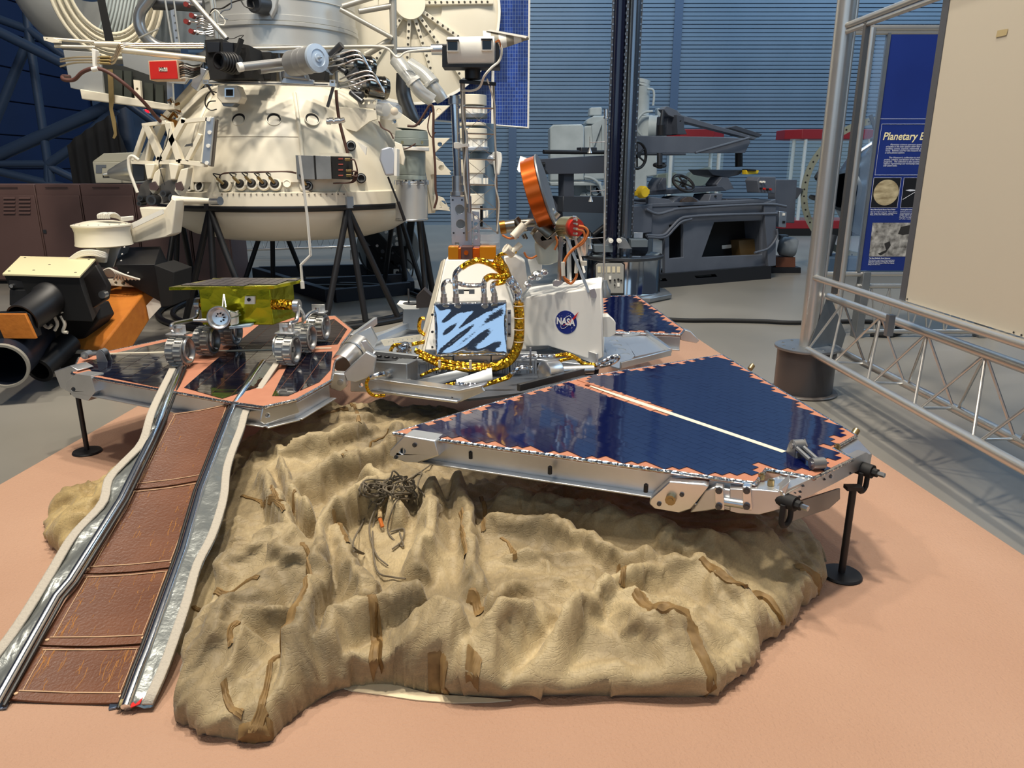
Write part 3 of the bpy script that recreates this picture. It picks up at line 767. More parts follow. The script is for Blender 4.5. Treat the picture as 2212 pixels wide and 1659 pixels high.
class Bag:
    def __init__(s, outline, rolls, basefn, step, cap, name, mat, label, seed=0.0, edge=.14, amp=1.0, creases=()):
        poly = smoothpoly(outline); xs = [p[0] for p in poly]; ys = [p[1] for p in poly]
        s.x0, s.y0, s.st = min(xs) - 2 * step, min(ys) - 2 * step, step
        nx = int((max(xs) - s.x0) / step) + 3; ny = int((max(ys) - s.y0) / step) + 3
        X, Y = np.meshgrid(s.x0 + np.arange(nx) * step, s.y0 + np.arange(ny) * step, indexing='ij')
        sd, bx, by = polydist(X, Y, poly)
        h = roll_field(X, Y, rolls, basefn(X, Y)) + wrinkle(X, Y, amp, seed) + crease_field(X, Y, creases)
        e = np.sqrt(np.clip(1 - (1 - np.clip(sd / edge, 0, 1)) ** 2, 0, 1))
        h = MZ + np.maximum(h, .03) * e
        c = cap(X, Y); over = h > c - .03                       # keep clear below what stands above it
        h = np.where(over, c - .03 + .03 * (1 - np.exp(-np.maximum(h - c + .03, 0) / .03)), h)
        h = np.minimum(h, c)
        ins = sd > 0
        h = np.where(ins, h, MZ + .0006)
        need = ins.copy()
        for dx in (-1, 0, 1):
            for dy in (-1, 0, 1): need |= np.roll(np.roll(ins, dx, 0), dy, 1)
        Xv = np.where(ins, X, bx); Yv = np.where(ins, Y, by)
        P3 = crumple(np.stack([Xv, Yv, h], 2), ins, np.minimum(c, .5), LEVELS)
        Xv, Yv = P3[..., 0], P3[..., 1]; hz = P3[..., 2]
        h = hz; s.P = P3; s.ins = ins
        rel = P3 - np.array(CAM); zc = rel[..., 1] * cC - rel[..., 2] * cS
        s.px = 1106 + F * rel[..., 0] / zc; s.py = 829.5 - F * (rel[..., 1] * cS + rel[..., 2] * cC) / zc; s.dep = np.where(ins, zc, 1e9)
        q = ins[:-1, :-1] | ins[1:, :-1] | ins[:-1, 1:] | ins[1:, 1:]
        idx = -np.ones(X.shape, int); used = np.zeros(X.shape, bool)
        for a, b in ((0, 0), (1, 0), (0, 1), (1, 1)):
            used[a:nx - 1 + a, b:ny - 1 + b] |= q
        idx[used] = np.arange(used.sum())
        V = np.stack([Xv[used], Yv[used], h[used]], 1)
        I, J = np.nonzero(q)
        Fc = np.stack([idx[I, J], idx[I + 1, J], idx[I + 1, J + 1], idx[I, J + 1]], 1)
        c0 = Vector((float(V[:, 0].mean()), float(V[:, 1].mean()), MZ))
        me = bpy.data.meshes.new(name)
        me.vertices.add(len(V)); me.vertices.foreach_set('co', (V - np.array(c0)).astype(np.float32).ravel())
        me.loops.add(Fc.size); me.loops.foreach_set('vertex_index', Fc.astype(np.int32).ravel())
        me.polygons.add(len(Fc)); me.polygons.foreach_set('loop_start', np.arange(0, Fc.size, 4, dtype=np.int32)); me.polygons.foreach_set('loop_total', np.full(len(Fc), 4, np.int32))
        me.update(calc_edges=True); me.validate(); me.materials.append(mat); me.shade_smooth()
        s.root = thing(name, c0, label, 'airbag', 'deflated airbags on the mat')
        s.ob = link('fabric', me, s.root, c0)
    def ij(s, x, y):
        """cloth coordinates of the front-most point at a pixel"""
        d2 = (s.px - x) ** 2 + (s.py - y) ** 2
        for rad in (4, 7, 12, 25, 60):
            m_ = (d2 < rad * rad) & s.ins
            if m_.any(): break
        k = np.argmin(np.where(m_, s.dep + d2 * 2e-5, 1e9)); return np.unravel_index(k, d2.shape)
    def at(s, i, j, lift=0.0):
        i = min(max(i, 1), s.P.shape[0] - 3); j = min(max(j, 1), s.P.shape[1] - 3); a, b = int(i), int(j); u, v = i - a, j - b; P = s.P
        p = (P[a, b] * (1 - u) + P[a + 1, b] * u) * (1 - v) + (P[a, b + 1] * (1 - u) + P[a + 1, b + 1] * u) * v
        n_ = Vector(P[a + 1, b] - P[a - 1, b]).cross(Vector(P[a, b + 1] - P[a, b - 1]))
        n_ = n_.normalized() if n_.length > 1e-12 else Vector((0, 0, 1))
        return Vector(p) + n_ * lift
    def hit(s, x, y, lift=0.0): return s.at(*s.ij(x, y), lift)
    def tape(s, pts, wd, mat, name='seam_tape', lift=.003, ribs=4):
        G = [Vector((float(a), float(b), 0)) for a, b in (s.ij(x, y) for x, y in pts)]
        P = catmull(G, 10); nr = 2 * ribs; m_ = MB(); n = 0
        for i, p in enumerate(P):
            t = P[min(i + 1, len(P) - 1)] - P[max(i - 1, 0)]
            if t.length < 1e-5: continue
            t.normalize(); q = Vector((-t.y, t.x, 0)) * (wd / s.st); n += 1
            for k in range(nr + 1):
                g = p + q * (k / nr - .5); m_.v.append(s.at(g.x, g.y, lift + (.0014 if k % 2 else 0) - (.004 if k in (0, nr) else 0)))
        for i in range(n - 1):
            for k in range(nr): m_.f.append((i * (nr + 1) + k, (i + 1) * (nr + 1) + k, (i + 1) * (nr + 1) + k + 1, i * (nr + 1) + k + 1))
        return m_.obj(name, mat, s.root)
LEVELS = [(6, 1.035, 220, .6, .003), (3, 1.055, 170, .5, .0015), (1, 1.032, 80, .35, .0006)]
def fabric_mat(name, c1, c2, c3):
    m_ = bpy.data.materials.new(name); m_.use_nodes = True; N = m_.node_tree.nodes; L = m_.node_tree.links; b = N['Principled BSDF']
    b.inputs['Roughness'].default_value = .62; b.inputs['Sheen Weight'].default_value = .15
    tc = N.new('ShaderNodeTexCoord'); mp = N.new('ShaderNodeMapping'); mp.inputs['Location'].default_value = (.35, .7, 0); L.new(tc.outputs['Object'], mp.inputs['Vector'])
    n1 = N.new('ShaderNodeTexNoise'); n1.inputs['Scale'].default_value = 2.6; n1.inputs['Detail'].default_value = 7; n1.inputs['Roughness'].default_value = .62; n1.inputs['Distortion'].default_value = .6
    L.new(mp.outputs['Vector'], n1.inputs['Vector'])
    r1 = N.new('ShaderNodeValToRGB'); e = r1.color_ramp.elements; e[0].position = .30; e[0].color = lin(c3); e[1].position = .70; e[1].color = lin(c1)
    k = e.new(.48); k.color = lin(c2); L.new(n1.outputs['Fac'], r1.inputs['Fac'])
    n2 = N.new('ShaderNodeTexNoise'); n2.inputs['Scale'].default_value = 220; n2.inputs['Detail'].default_value = 3
    mp2 = N.new('ShaderNodeMapping'); mp2.inputs['Scale'].default_value = (1, .35, 1); L.new(tc.outputs['Object'], mp2.inputs['Vector']); L.new(mp2.outputs['Vector'], n2.inputs['Vector'])
    mx = N.new('ShaderNodeMixRGB'); mx.blend_type = 'OVERLAY'; mx.inputs['Fac'].default_value = .28; L.new(r1.outputs['Color'], mx.inputs['Color1']); L.new(n2.outputs['Fac'], mx.inputs['Color2'])
    # fine crease lines
    vo = N.new('ShaderNodeTexVoronoi'); vo.feature = 'DISTANCE_TO_EDGE'; vo.inputs['Scale'].default_value = 16
    n3 = N.new('ShaderNodeTexNoise'); n3.inputs['Scale'].default_value = 9; n3.inputs['Detail'].default_value = 4
    ad = N.new('ShaderNodeMixRGB'); ad.blend_type = 'ADD'; ad.inputs['Fac'].default_value = .35; L.new(tc.outputs['Object'], ad.inputs['Color1']); L.new(n3.outputs['Color'], ad.inputs['Color2']); L.new(ad.outputs['Color'], vo.inputs['Vector'])
    mr = N.new('ShaderNodeMapRange'); mr.inputs['From Max'].default_value = .05; L.new(vo.outputs['Distance'], mr.inputs['Value'])
    h = N.new('ShaderNodeMath'); h.operation = 'MULTIPLY_ADD'; h.inputs[1].default_value = .07; L.new(mr.outputs['Result'], h.inputs[0]); L.new(n1.outputs['Fac'], h.inputs[2])
    h2 = N.new('ShaderNodeMath'); h2.operation = 'MULTIPLY_ADD'; h2.inputs[1].default_value = .06; L.new(n2.outputs['Fac'], h2.inputs[0]); L.new(h.outputs[0], h2.inputs[2])
    bp = N.new('ShaderNodeBump'); bp.inputs['Strength'].default_value = .6; bp.inputs['Distance'].default_value = .014; L.new(h2.outputs[0], bp.inputs['Height'])
    L.new(bp.outputs['Normal'], b.inputs['Normal']); L.new(mx.outputs['Color'], b.inputs['Base Color'])
    return m_
bagm = fabric_mat('stained_canvas', (184, 165, 126), (150, 132, 98), (92, 80, 57))
bagm2 = fabric_mat('pale_stained_canvas', (194, 172, 122), (170, 146, 96), (128, 106, 66))
tapem = M('tan_webbing', (142, 114, 70), .7, col2=(118, 92, 54), scale=30)

def ramp_z(Y): return np.clip((Y - 1.54) / 1.3 * .38, 0, .40)
w0 = lambda x, y: (PZ(x, y, MZ).x, PZ(x, y, MZ).y)
outline = [w0(372, 1480), w0(378, 1530), w0(430, 1580), w0(520, 1600), w0(580, 1602), w0(612, 1572), w0(660, 1532), w0(730, 1492), w0(830, 1480), w0(930, 1496), w0(1060, 1506), w0(1230, 1502), w0(1400, 1505), w0(1530, 1502), w0(1585, 1465), w0(1640, 1395), w0(1710, 1322), w0(1758, 1276), w0(1756, 1232),
           (1.02, 2.45), (.95, 2.75), (.55, 2.98), (.0, 3.2), (-.5, 3.35), (-.95, 3.35), (-1.1, 3.0), (-1.08, 2.6), (-1.02, 2.2), (-.96, 1.85)]
rolls = [
 ([(600, 1500, .10), (650, 1450, .17), (720, 1400, .21), (790, 1345, .23), (850, 1318, .24), (930, 1305, .25)], .13),
 ([(560, 1545, .10), (590, 1470, .17), (620, 1400, .21), (650, 1320, .23), (672, 1230, .25), (690, 1160, .28)], .060),
 ([(420, 1500, .10), (455, 1400, .17), (500, 1300, .20), (560, 1220, .23)], .14),
 ([(470, 1560, .06), (470, 1470, .13), (520, 1380, .17)], .09),
 ([(520, 1180, .24), (590, 1130, .29), (650, 1160, .28)], .16),
 ([(530, 1330, .19), (590, 1300, .20), (640, 1260, .2)], .05),
 ([(700, 1340, .20), (760, 1290, .22), (840, 1268, .22), (900, 1270, .22)], .05),
 ([(960, 1300, .26), (900, 1330, .24), (920, 1390, .20), (960, 1430, .17)], .11),
 ([(1010, 1310, .27), (1000, 1370, .21), (985, 1450, .13)], .055),
 ([(1460, 1190, .25), (1340, 1232, .25), (1265, 1275, .25), (1200, 1335, .21), (1110, 1405, .16)], .062),
 ([(1040, 1330, .23), (1100, 1300, .22), (1180, 1290, .2)], .08),
 ([(1030, 1440, .13), (1130, 1420, .16), (1290, 1375, .19), (1420, 1372, .20), (1475, 1330, .23)], .075),
 ([(860, 1478, .05), (1000, 1483, .06), (1200, 1482, .065), (1400, 1490, .06), (1510, 1480, .06)], .062),
 ([(1370, 1270, .24), (1440, 1300, .23), (1500, 1350, .21), (1540, 1430, .15)], .12),
 ([(1520, 1195, .25), (1600, 1255, .23), (1680, 1310, .18)], .11),
 ([(1700, 1180, .21), (1750, 1215, .19)], .11),
 ([(990, 1010, .29), (1010, 1090, .27), (1015, 1180, .24), (1030, 1240, .22)], .075),
 ([(930, 1020, .28), (930, 1100, .25), (900, 1190, .22)], .09),
 ([(1060, 1100, .26), (1180, 1112, .26), (1330, 1165, .26), (1480, 1195, .25)], .07),
 ([(1100, 1190, .20), (1220, 1180, .21), (1340, 1200, .2)], .05),
 ([(730, 1110, .27), (745, 1180, .25), (790, 1250, .22)], .075),
 ([(840, 1010, .30), (760, 1040, .30), (700, 1100, .29), (685, 1200, .26)], .055),
 ([(600, 950, .29), (690, 925, .33), (800, 890, .33)], .07),
 ([(640, 1010, .29), (740, 975, .31), (840, 940, .31)], .075),
 ([(560, 1000, .26), (590, 1050, .27), (620, 1110, .28)], .06),
 ([(600, 980, .27), (630, 1030, .28), (660, 1080, .28)], .045),
 ([(860, 880, .33), (850, 930, .32)], .11), ([(740, 860, .34), (790, 862, .34)], .07),
 ([(800, 1000, .29), (850, 1030, .28), (860, 1080, .25)], .08),
 ([(1100, 1050, .27), (1300, 1080, .27), (1500, 1140, .27), (1650, 1140, .24)], .12),
 ([(1200, 1240, .2), (1120, 1250, .2), (1060, 1270, .22)], .06)]
def sst(a, b, x):
    t = np.clip((x - a) / (b - a), 0, 1); return t * t * (3 - 2 * t)
CR = [[(640, 1060), (600, 1110), (540, 1140)], [(690, 1100), (640, 1180), (560, 1250)], [(700, 1200), (640, 1290), (570, 1400), (530, 1500)], [(720, 1230), (690, 1300), (640, 1380), (600, 1470)], [(560, 1280), (520, 1340), (480, 1440)], [(440, 1350), (430, 1430), (450, 1520)], [(480, 1300), (450, 1380)],
      [(660, 1320), (720, 1290), (790, 1275)], [(640, 1360), (720, 1330), (800, 1300)], [(640, 1440), (720, 1410), (770, 1370)], [(870, 1250), (920, 1290), (960, 1340)], [(960, 1260), (1000, 1300), (1010, 1360)], [(880, 1330), (870, 1400), (850, 1450)], [(1050, 1250), (1080, 1330), (1150, 1370), (1250, 1370)],
      [(1060, 1110), (1100, 1150), (1200, 1190), (1350, 1200)], [(1180, 1300), (1240, 1320), (1330, 1290)], [(1100, 1440), (1200, 1420), (1320, 1420), (1420, 1450)], [(1200, 1390), (1300, 1420), (1400, 1440), (1480, 1470)], [(1420, 1240), (1500, 1260), (1580, 1240)], [(1440, 1290), (1530, 1290), (1620, 1300)],
      [(1560, 1330), (1600, 1380), (1570, 1450)], [(1620, 1240), (1660, 1220), (1700, 1190)], [(1650, 1290), (1720, 1270), (1770, 1240)], [(420, 1450), (480, 1400), (560, 1300)], [(500, 1540), (520, 1450), (580, 1350)], [(920, 1150), (960, 1200), (980, 1260)], [(760, 1100), (800, 1180), (830, 1240)], [(1100, 1230), (1180, 1240), (1260, 1230)],
      [(620, 1000), (700, 980), (800, 940)], [(570, 960), (600, 1000), (640, 1050)], [(1250, 1110), (1350, 1130), (1450, 1130)], [(1500, 1150), (1560, 1180), (1600, 1210)]]
CR = [(p, .2, .024, .020) for p in CR]
rolls = [([(x, y, z * (.86 if x > 930 and y < 1300 else .97)) for x, y, z in p], w_) for p, w_ in rolls]
def base1(X, Y): return .115 + .045 * sst(1.6, 2.2, Y) + .10 * sst(2.2, 2.9, Y) * sst(.2, -.4, X) - .05 * sst(2.2, 2.7, Y) * sst(.1, .6, X)
fpoly = [(p.x, p.y) for p in FPt]; lpoly = [(p.x, p.y) for p in LPt]
def cap1(X, Y):
    c = np.full(X.shape, .42)
    s1, _, _ = polydist(X, Y, fpoly); c = np.where(s1 > -.07, np.minimum(c, LZ - .108), c)
    s2, _, _ = polydist(X, Y, lpoly); c = np.where(s2 > -.05, np.minimum(c, LZ - .11), c)
    c = np.where((Y > 2.85) & (X > -.8), np.minimum(c, .315), c)
    ed_ = -.80 - (Y - 1.54) * .16                                   # ramp's near edge
    return np.where(X < ed_, np.minimum(c, ramp_z(Y) + .01 - .035 * sst(0, .05, ed_ - X)), c)
BAG = Bag(outline, rolls, base1, .0075, cap1, 'airbag', bagm, 'large crumpled tan canvas airbag spread on the mat under the petals', creases=CR)
for pts, wd in [([(803, 1300), (806, 1360), (810, 1410), (815, 1455)], .036), ([(1372, 1276), (1430, 1304), (1478, 1318), (1497, 1345), (1510, 1395), (1530, 1440), (1553, 1482)], .042),
    ([(1338, 1222), (1346, 1243), (1340, 1266)], .024), ([(1515, 1200), (1580, 1250), (1640, 1285), (1680, 1315), (1692, 1350)], .034), ([(1722, 1228), (1762, 1245), (1784, 1266)], .028),
    ([(418, 1308), (470, 1275), (530, 1256), (560, 1246)], .020), ([(652, 1170), (662, 1225), (645, 1290), (615, 1355), (592, 1420), (576, 1470), (562, 1525), (545, 1580)], .020),
    ([(494, 1395), (498, 1365), (512, 1342)], .020), ([(482, 1470), (490, 1513), (522, 1546)], .018), ([(518, 1594), (556, 1570), (576, 1535)], .024), ([(585, 1555), (575, 1590), (540, 1597)], .020),
    ([(994, 1100), (999, 1150), (1003, 1200)], .020), ([(1040, 1072), (1046, 1108), (1042, 1146)], .02), ([(722, 1098), (738, 1135), (752, 1172)], .016),
    ([(757, 868), (770, 885), (777, 908)], .024), ([(690, 898), (720, 888), (755, 882)], .022), ([(1008, 1408), (1020, 1436), (1034, 1462)], .036), ([(1008, 1288), (1030, 1306), (1040, 1330)], .03),
    ([(1086, 1160), (1102, 1182), (1114, 1206)], .018), ([(520, 1070), (570, 1085), (615, 1100)], .014), ([(840, 925), (800, 955), (740, 985)], .012), ([(930, 1470), (938, 1486), (936, 1498)], .03), ([(590, 1050), (600, 1080), (640, 1060)], .014)]:
    BAG.tape(pts, wd * .72, tapem, ribs=3)
# zip teeth along two seams
zipm = M('brass_zip', (112, 84, 44), .5, .4)
for pts in ([(812, 1300), (816, 1360), (820, 1410), (826, 1450)], [(1600, 1268), (1640, 1290), (1676, 1318), (1690, 1345)]):
    BAG.tape(pts, .008, zipm, 'zip', .006, 1)
# smaller lobe on the far side of the ramp
out2 = [w0(102, 1120), w0(112, 1170), w0(150, 1222), w0(215, 1240), (-1.34, 2.02), (-1.22, 2.3), (-1.20, 2.75), (-1.38, 2.92), (-1.62, 2.86), (-1.76, 2.68)]
rolls2 = [([(130, 1130, .14), (200, 1060, .20), (270, 1010, .22)], .14), ([(170, 1180, .10), (240, 1120, .16), (300, 1040, .2)], .1), ([(220, 1030, .22), (300, 1000, .22)], .1)]
def cap2(X, Y):
    c = np.full(X.shape, .30); return np.where(X > -1.5, np.minimum(c, np.maximum(ramp_z(Y) - .045, .03)), c)
BAG2 = Bag(out2, rolls2, lambda X, Y: .08 + 0 * X, .009, cap2, 'airbag', bagm2, 'small yellowish airbag lobe bulging out on the far side of the brown ramp', seed=3.3, edge=.12, amp=1.5)
# white cloth edge peeping out under the front
m = MB(); pts = [(716, 1478), (735, 1466), (800, 1464), (860, 1480), (930, 1499), (1010, 1504), (1105, 1512), (1060, 1516), (980, 1518), (900, 1512), (820, 1500), (760, 1492)]
m.poly([PZ(x, y, MZ + .004) for x, y in pts], (0, 0, -.003)); o = m.obj('ground_cloth', M('white_linen', (232, 214, 180), .8, bump=.3, bscale=20))
setp(o, 'strip of clean white cloth showing under the front of the large airbag', 'cloth')
# rope tangle lying on the airbag
ropem = M('grey_cord', (108, 98, 82), .8)
rc = BAG.hit(850, 1062)
RT = thing('rope_bundle', rc, 'tangled grey cord bundle lying in the fold of the airbag', 'rope')
def onbag(x, y, up=.006):
    return BAG.hit(x, y, up)
for k in range(16):
    cx, cy = random.choice([(845, 1050), (870, 1066), (800, 1060), (855, 1058)]); pts = []
    n_ = random.randint(6, 10); a0 = random.random() * 6
    for i in range(n_):
        a = a0 + i * 1.1 + random.uniform(-.3, .3); rr = random.uniform(10, 26); pts.append(onbag(cx + rr * 1.3 * math.cos(a), cy + rr * .8 * math.sin(a), random.uniform(.006, .045)))
    mm = MB(); mm.tube(pts, .0032, 6, 5); mm.obj('cord', ropem, RT)
for pts in [[(850, 1050), (890, 1030), (940, 1000)], [(840, 1070), (800, 1090), (780, 1130), (760, 1180), (790, 1200), (760, 1190)], [(830, 1080), (810, 1130), (808, 1190), (815, 1240), (850, 1250), (880, 1246)], [(820, 1080), (800, 1140), (812, 1200), (840, 1225)],
            [(860, 1075), (850, 1100), (840, 1150), (870, 1185), (862, 1150)], [(770, 1060), (790, 1040), (830, 1042)], [(845, 1150), (870, 1145), (865, 1170), (850, 1190)], [(880, 1040), (910, 1020), (900, 1050), (920, 1070)]]:
    mm = MB(); mm.tube([onbag(x, y, .008) for x, y in pts], .0028, 6, 6); mm.obj('cord', ropem, RT)
mm = MB(); mm.tube([onbag(832, 1075, .02), onbag(828, 1100, .02), onbag(832, 1118, .018)], .008, 8, 4); mm.obj('splice', M('pale_rope', (190, 170, 130), .8, col2=(120, 90, 50), scale=90), RT)
mm = MB(); mm.tube([onbag(832, 1118, .018), onbag(831, 1144, .018)], .0065, 8); mm.obj('splice_end', M('orange_thread', (196, 104, 30), .7), RT)
# ================================================================== EXIT RAMP
rleather = M('brown_ramp_cloth', (108, 62, 34), .42, col2=(94, 52, 28), scale=6, bump=.15, bscale=120, rvar=.08)
scratch = M('pale_scratch', (176, 122, 66), .7)
stitch = M('cream_stitching', (214, 178, 140), .7)
film = M('clear_silver_film', (150, 154, 152), .28, .7, bump=.5, bscale=16)
felt = M('white_felt_strip', (184, 176, 163), .9, bump=.4, bscale=120)
RZT = .405
bl, brr = PZ(14, 1512, MZ + .012), PZ(268, 1520, MZ + .012)
tl, trr = PZ(368, 892, RZT), PZ(500, 868, RZT)
RA = thing('rover_ramp', ((bl + brr) / 2 - Vector((0, 0, .012)), )[0], 'brown fabric rover ramp with chrome side tubes leading down from the petal', 'ramp')
def rp_(u, v):                               # u across 0..1, v along 0 (bottom) .. 1 (top)
    a = bl.lerp(tl, v); b = brr.lerp(trr, v); q = a.lerp(b, u)
    q.z += -.012 * math.sin(math.pi * v) - .006 * math.sin(math.pi * u); return q
def vpar(x, y):                              # length parameter of a right hand pixel
    best = min(((PZ(0, 0, 9), 0),), key=lambda k: 0)
    lo = None
    for k in range(401):
        v = k / 400; q = rp_(1.0, v)
        r_ = q - CAM; zc = r_.y * cC - r_.z * cS; yy = 829.5 - F * (r_.y * cS + r_.z * cC) / zc
        if lo is None or abs(yy - y) < lo[0]: lo = (abs(yy - y), v)
    return lo[1]
vs = [0.0] + [vpar(0, y) for y in (1392, 1225, 1036)] + [1.0]
for k in range(4):
    v0, v1 = vs[k] + .003, vs[k + 1] - .003
    mm = MB(); nu, nv = 8, 10
    for top in (0, 1):
        for j in range(nv + 1):
            for i in range(nu + 1):
                q = rp_(i / nu, v0 + (v1 - v0) * j / nv) + Vector((0, 0, 0 if top else -.005)); mm.v.append(q)
    W_ = (nu + 1) * (nv + 1)
    for j in range(nv):
        for i in range(nu):
            a = j * (nu + 1) + i; mm.f.append((a, a + nu + 1, a + nu + 2, a + 1)); mm.f.append((W_ + a, W_ + a + 1, W_ + a + nu + 2, W_ + a + nu + 1))
    rim_ = [i for i in range(nu + 1)] + [j * (nu + 1) + nu for j in range(1, nv + 1)] + [nv * (nu + 1) + i for i in range(nu - 1, -1, -1)] + [j * (nu + 1) for j in range(nv - 1, 0, -1)]
    for a, b in zip(rim_, rim_[1:] + rim_[:1]): mm.f.append((a, b, W_ + b, W_ + a))
    pan = mm.obj('tread_panel', rleather, RA)
    def line(pts, r, mt, nm):
        m2 = MB(); m2.tube([rp_(u, v) + Vector((0, 0, .0012)) for u, v in pts], r, 5); m2.obj(nm, mt, pan)
    dv = v1 - v0
    line([(.06, v0 + .02), (.5, v0 + .022), (.94, v0 + .02)], .0016, stitch, 'stitch_line'); line([(.06, v1 - .008), (.5, v1 - .006), (.94, v1 - .008)], .0016, stitch, 'stitch_line')
    line([(.09, v0 + .02), (.085, v0 + dv * .5), (.09, v1 - .01)], .0010, stitch, 'stitch_line'); line([(.93, v0 + .02), (.935, v0 + dv * .5), (.93, v1 - .01)], .0010, stitch, 'stitch_line')
    ms = MB()
    for q in range(46 if k < 3 else 16):
        u = random.choice([random.gauss(.16, .06), random.gauss(.84, .07), random.uniform(.1, .9)]); u = min(.96, max(.05, u)); v = random.uniform(v0 + .02, v1 - .02); ln_ = random.uniform(.004, .035) * (1.5 if k < 2 else 1)
        d_ = random.gauss(0, .012); v2 = min(v + ln_, v1 - .004)
        ms.tube([rp_(u, v) + Vector((0, 0, .0004)), rp_(min(.97, u + d_), (v + v2) / 2) + Vector((0, 0, .0006)), rp_(min(.97, max(.03, u + d_ * .6)), v2) + Vector((0, 0, .0004))], random.uniform(.0004, .0011), 4)
    ms.obj('scuff_marks', scratch, pan, kind='stuff')
    for u in (.05, .95):
        m2 = MB(); q = rp_(u, v0 + .012); m2.cyl(q - Vector((0, 0, .002)), q + Vector((0, 0, .003)), .005, seg=10); m2.obj('rivet', stitch, pan)
# chrome side tubes with buckled joints
def rail(pix, name='side_tube'):
    mm = MB(); P = [PZ(x, y, z) for x, y, z in pix]; mm.tube(P, .0125, 14, 0); return mm.obj(name, chrome, RA)
def zl(y): 
    return MZ + .016 + (RZT + .045 - MZ) * min(1, max(0, (1512 - y) / (1512 - 800.0))) ** .62
Lr = [(-10, 1522), (120, 1290), (150, 1255), (260, 1080), (322, 955), (345, 905), (392, 790)]
Rr = [(272, 1528), (300, 1450), (318, 1405), (395, 1190), (432, 1060), (492, 905), (508, 872), (568, 782)]
# heights from the ramp surface beneath
def on_ramp(x, y, u):
    if y < 872: return LZ2 + .012
    lo = (9, 0)
    for k in range(401):
        v = -.02 + 1.3 * k / 400; a = bl.lerp(tl, v); b = brr.lerp(trr, v); q = a.lerp(b, u); q.z = min(q.z, LZ2 + .016)
        r_ = q - CAM; zc = r_.y * cC - r_.z * cS; yy = 829.5 - F * (r_.y * cS + r_.z * cC) / zc
        if abs(yy - y) < lo[0]: lo = (abs(yy - y), q.z)
    return lo[1]
def rpts(pix, u, up=.008): return [PZ(x, y, on_ramp(x, y, u) + up) for x, y in pix]
LP_, RP_ = rpts(Lr, 0), rpts(Rr, 1)
for P in (LP_, RP_):
    mm = MB(); mm.tube(P, .0125, 14); mm.obj('side_tube', chrome, RA)
    mm = MB(); off = Vector((.02 if P is LP_ else -.02, 0, -.004)); mm.tube([p + off for p in P], .005, 8); mm.obj('edge_cord', M('black_edge_cord', (26, 24, 24), .5), RA)
Lf = [(-60, 1470), (20, 1368), (95, 1250), (150, 1160), (212, 1092), (226, 1040), (262, 1000), (300, 958), (322, 890), (366, 800)]
Rf = [(330, 1527), (368, 1440), (412, 1310), (436, 1225), (468, 1160), (492, 1080), (500, 1010), (528, 930), (545, 880), (604, 788)]
LF_, RF_ = rpts(Lf, -.22, .004), rpts(Rf, 1.25, .004)
def strip(A, B, mat, name, t=.002, n=40, wob=.0):
    A, B = catmull(A, 8), catmull(B, 8)
    def samp(P, f):
        L = [0]
        for a, b in zip(P[:-1], P[1:]): L.append(L[-1] + (b - a).length)
        d = f * L[-1]
        for i in range(len(P) - 1):
            if d <= L[i + 1] + 1e-9: return P[i].lerp(P[i + 1], (d - L[i]) / max(1e-9, L[i + 1] - L[i]))
        return P[-1]
    mm = MB(); m_ = 6
    for i in range(n + 1):
        a, b = samp(A, i / n), samp(B, i / n)
        for k in range(m_ + 1):
            q = a.lerp(b, k / m_); q.z += wob * math.sin(i * 1.3 + k) * math.sin(math.pi * k / m_); mm.v.append(q)
    for i in range(n):
        for k in range(m_):
            a = i * (m_ + 1) + k; mm.f.append((a, a + 1, a + m_ + 2, a + m_ + 1))
    o_ = mm.obj(name, mat, RA); sdm = o_.modifiers.new('thick', 'SOLIDIFY'); sdm.thickness = t; return o_
strip(LP_, LF_, film, 'film_flap', .001, wob=.006); strip(RP_, RF_, film, 'film_flap', .001, wob=.006)
def felt_edge(P, sx):
    P2 = [p + Vector((sx, 0, .010)) for p in P]; P1 = [p + Vector((0, 0, .010)) for p in P]
    return strip(P1, P2, felt, 'felt_strip', .006, 50)
felt_edge(LF_, .028); felt_edge(RF_, -.026)
mm = MB(); mm.poly([PZ(x, y, MZ + .02) for x, y in [(318, 1456), (326, 1462), (318, 1490), (302, 1522), (282, 1530), (286, 1512), (300, 1490)]], (0, 0, .002)); mm.obj('red_tape', M('red_tape', (206, 32, 30), .45), RA)
for (x, y) in [(-6, 1528), (258, 1522)]:
    q = PZ(x, y, MZ + .004); mm = MB(); mm.box((q.x, q.y, MZ + .004), (.045, .022, .006), .35); mm.obj('end_clip', M('blue_steel', (120, 136, 160), .3, .9), RA, bevel=.001)
q = PZ(264, 1520, MZ + .014); mm = MB(); mm.tube([q + Vector((-.002, -.002, 0)), q + Vector((.026, 0, 0))], .012, 14); mm.obj('tape_roll', M('olive_tape', (150, 136, 92), .5), RA)
# ================================================================== LANDER: base, equipment boxes, masts
def wire(pts, r, mat, parent, name='cable', Y=None, seg=8, sm=6):
    P = [PY(p[0], p[1], p[2] if len(p) > 2 else Y) for p in pts]
    mm = MB(); mm.tube(P, r, seg, sm if len(P) > 2 else 0); return mm.obj(name, mat, parent)
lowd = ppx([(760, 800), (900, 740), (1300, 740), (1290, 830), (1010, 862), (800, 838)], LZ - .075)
mm = MB(); mm.poly(lowd, (0, 0, -.01)); mm.obj('lower_deck', M('dark_deck_metal', (92, 98, 108), .5, .6), LAN)  # lower plate in dark grey-blue
deckP = ppx([(738, 760), (800, 722), (905, 694), (1330, 712), (1420, 740), (1400, 758), (1290, 790), (1160, 776), (885, 772), (800, 772)], LZ - .02)
mm = MB(); mm.poly(deckP, (0, 0, -.02)); mm.obj('base_deck', alub, LAN, bevel=.002)
bd = PZ(990, 862, LZ - .06) - PZ(760, 830, LZ - .06); bn = Vector((-bd.y, bd.x, 0)).normalized()
if bn.y < 0: bn = -bn
bo = PZ(800, 836, LZ - .06)
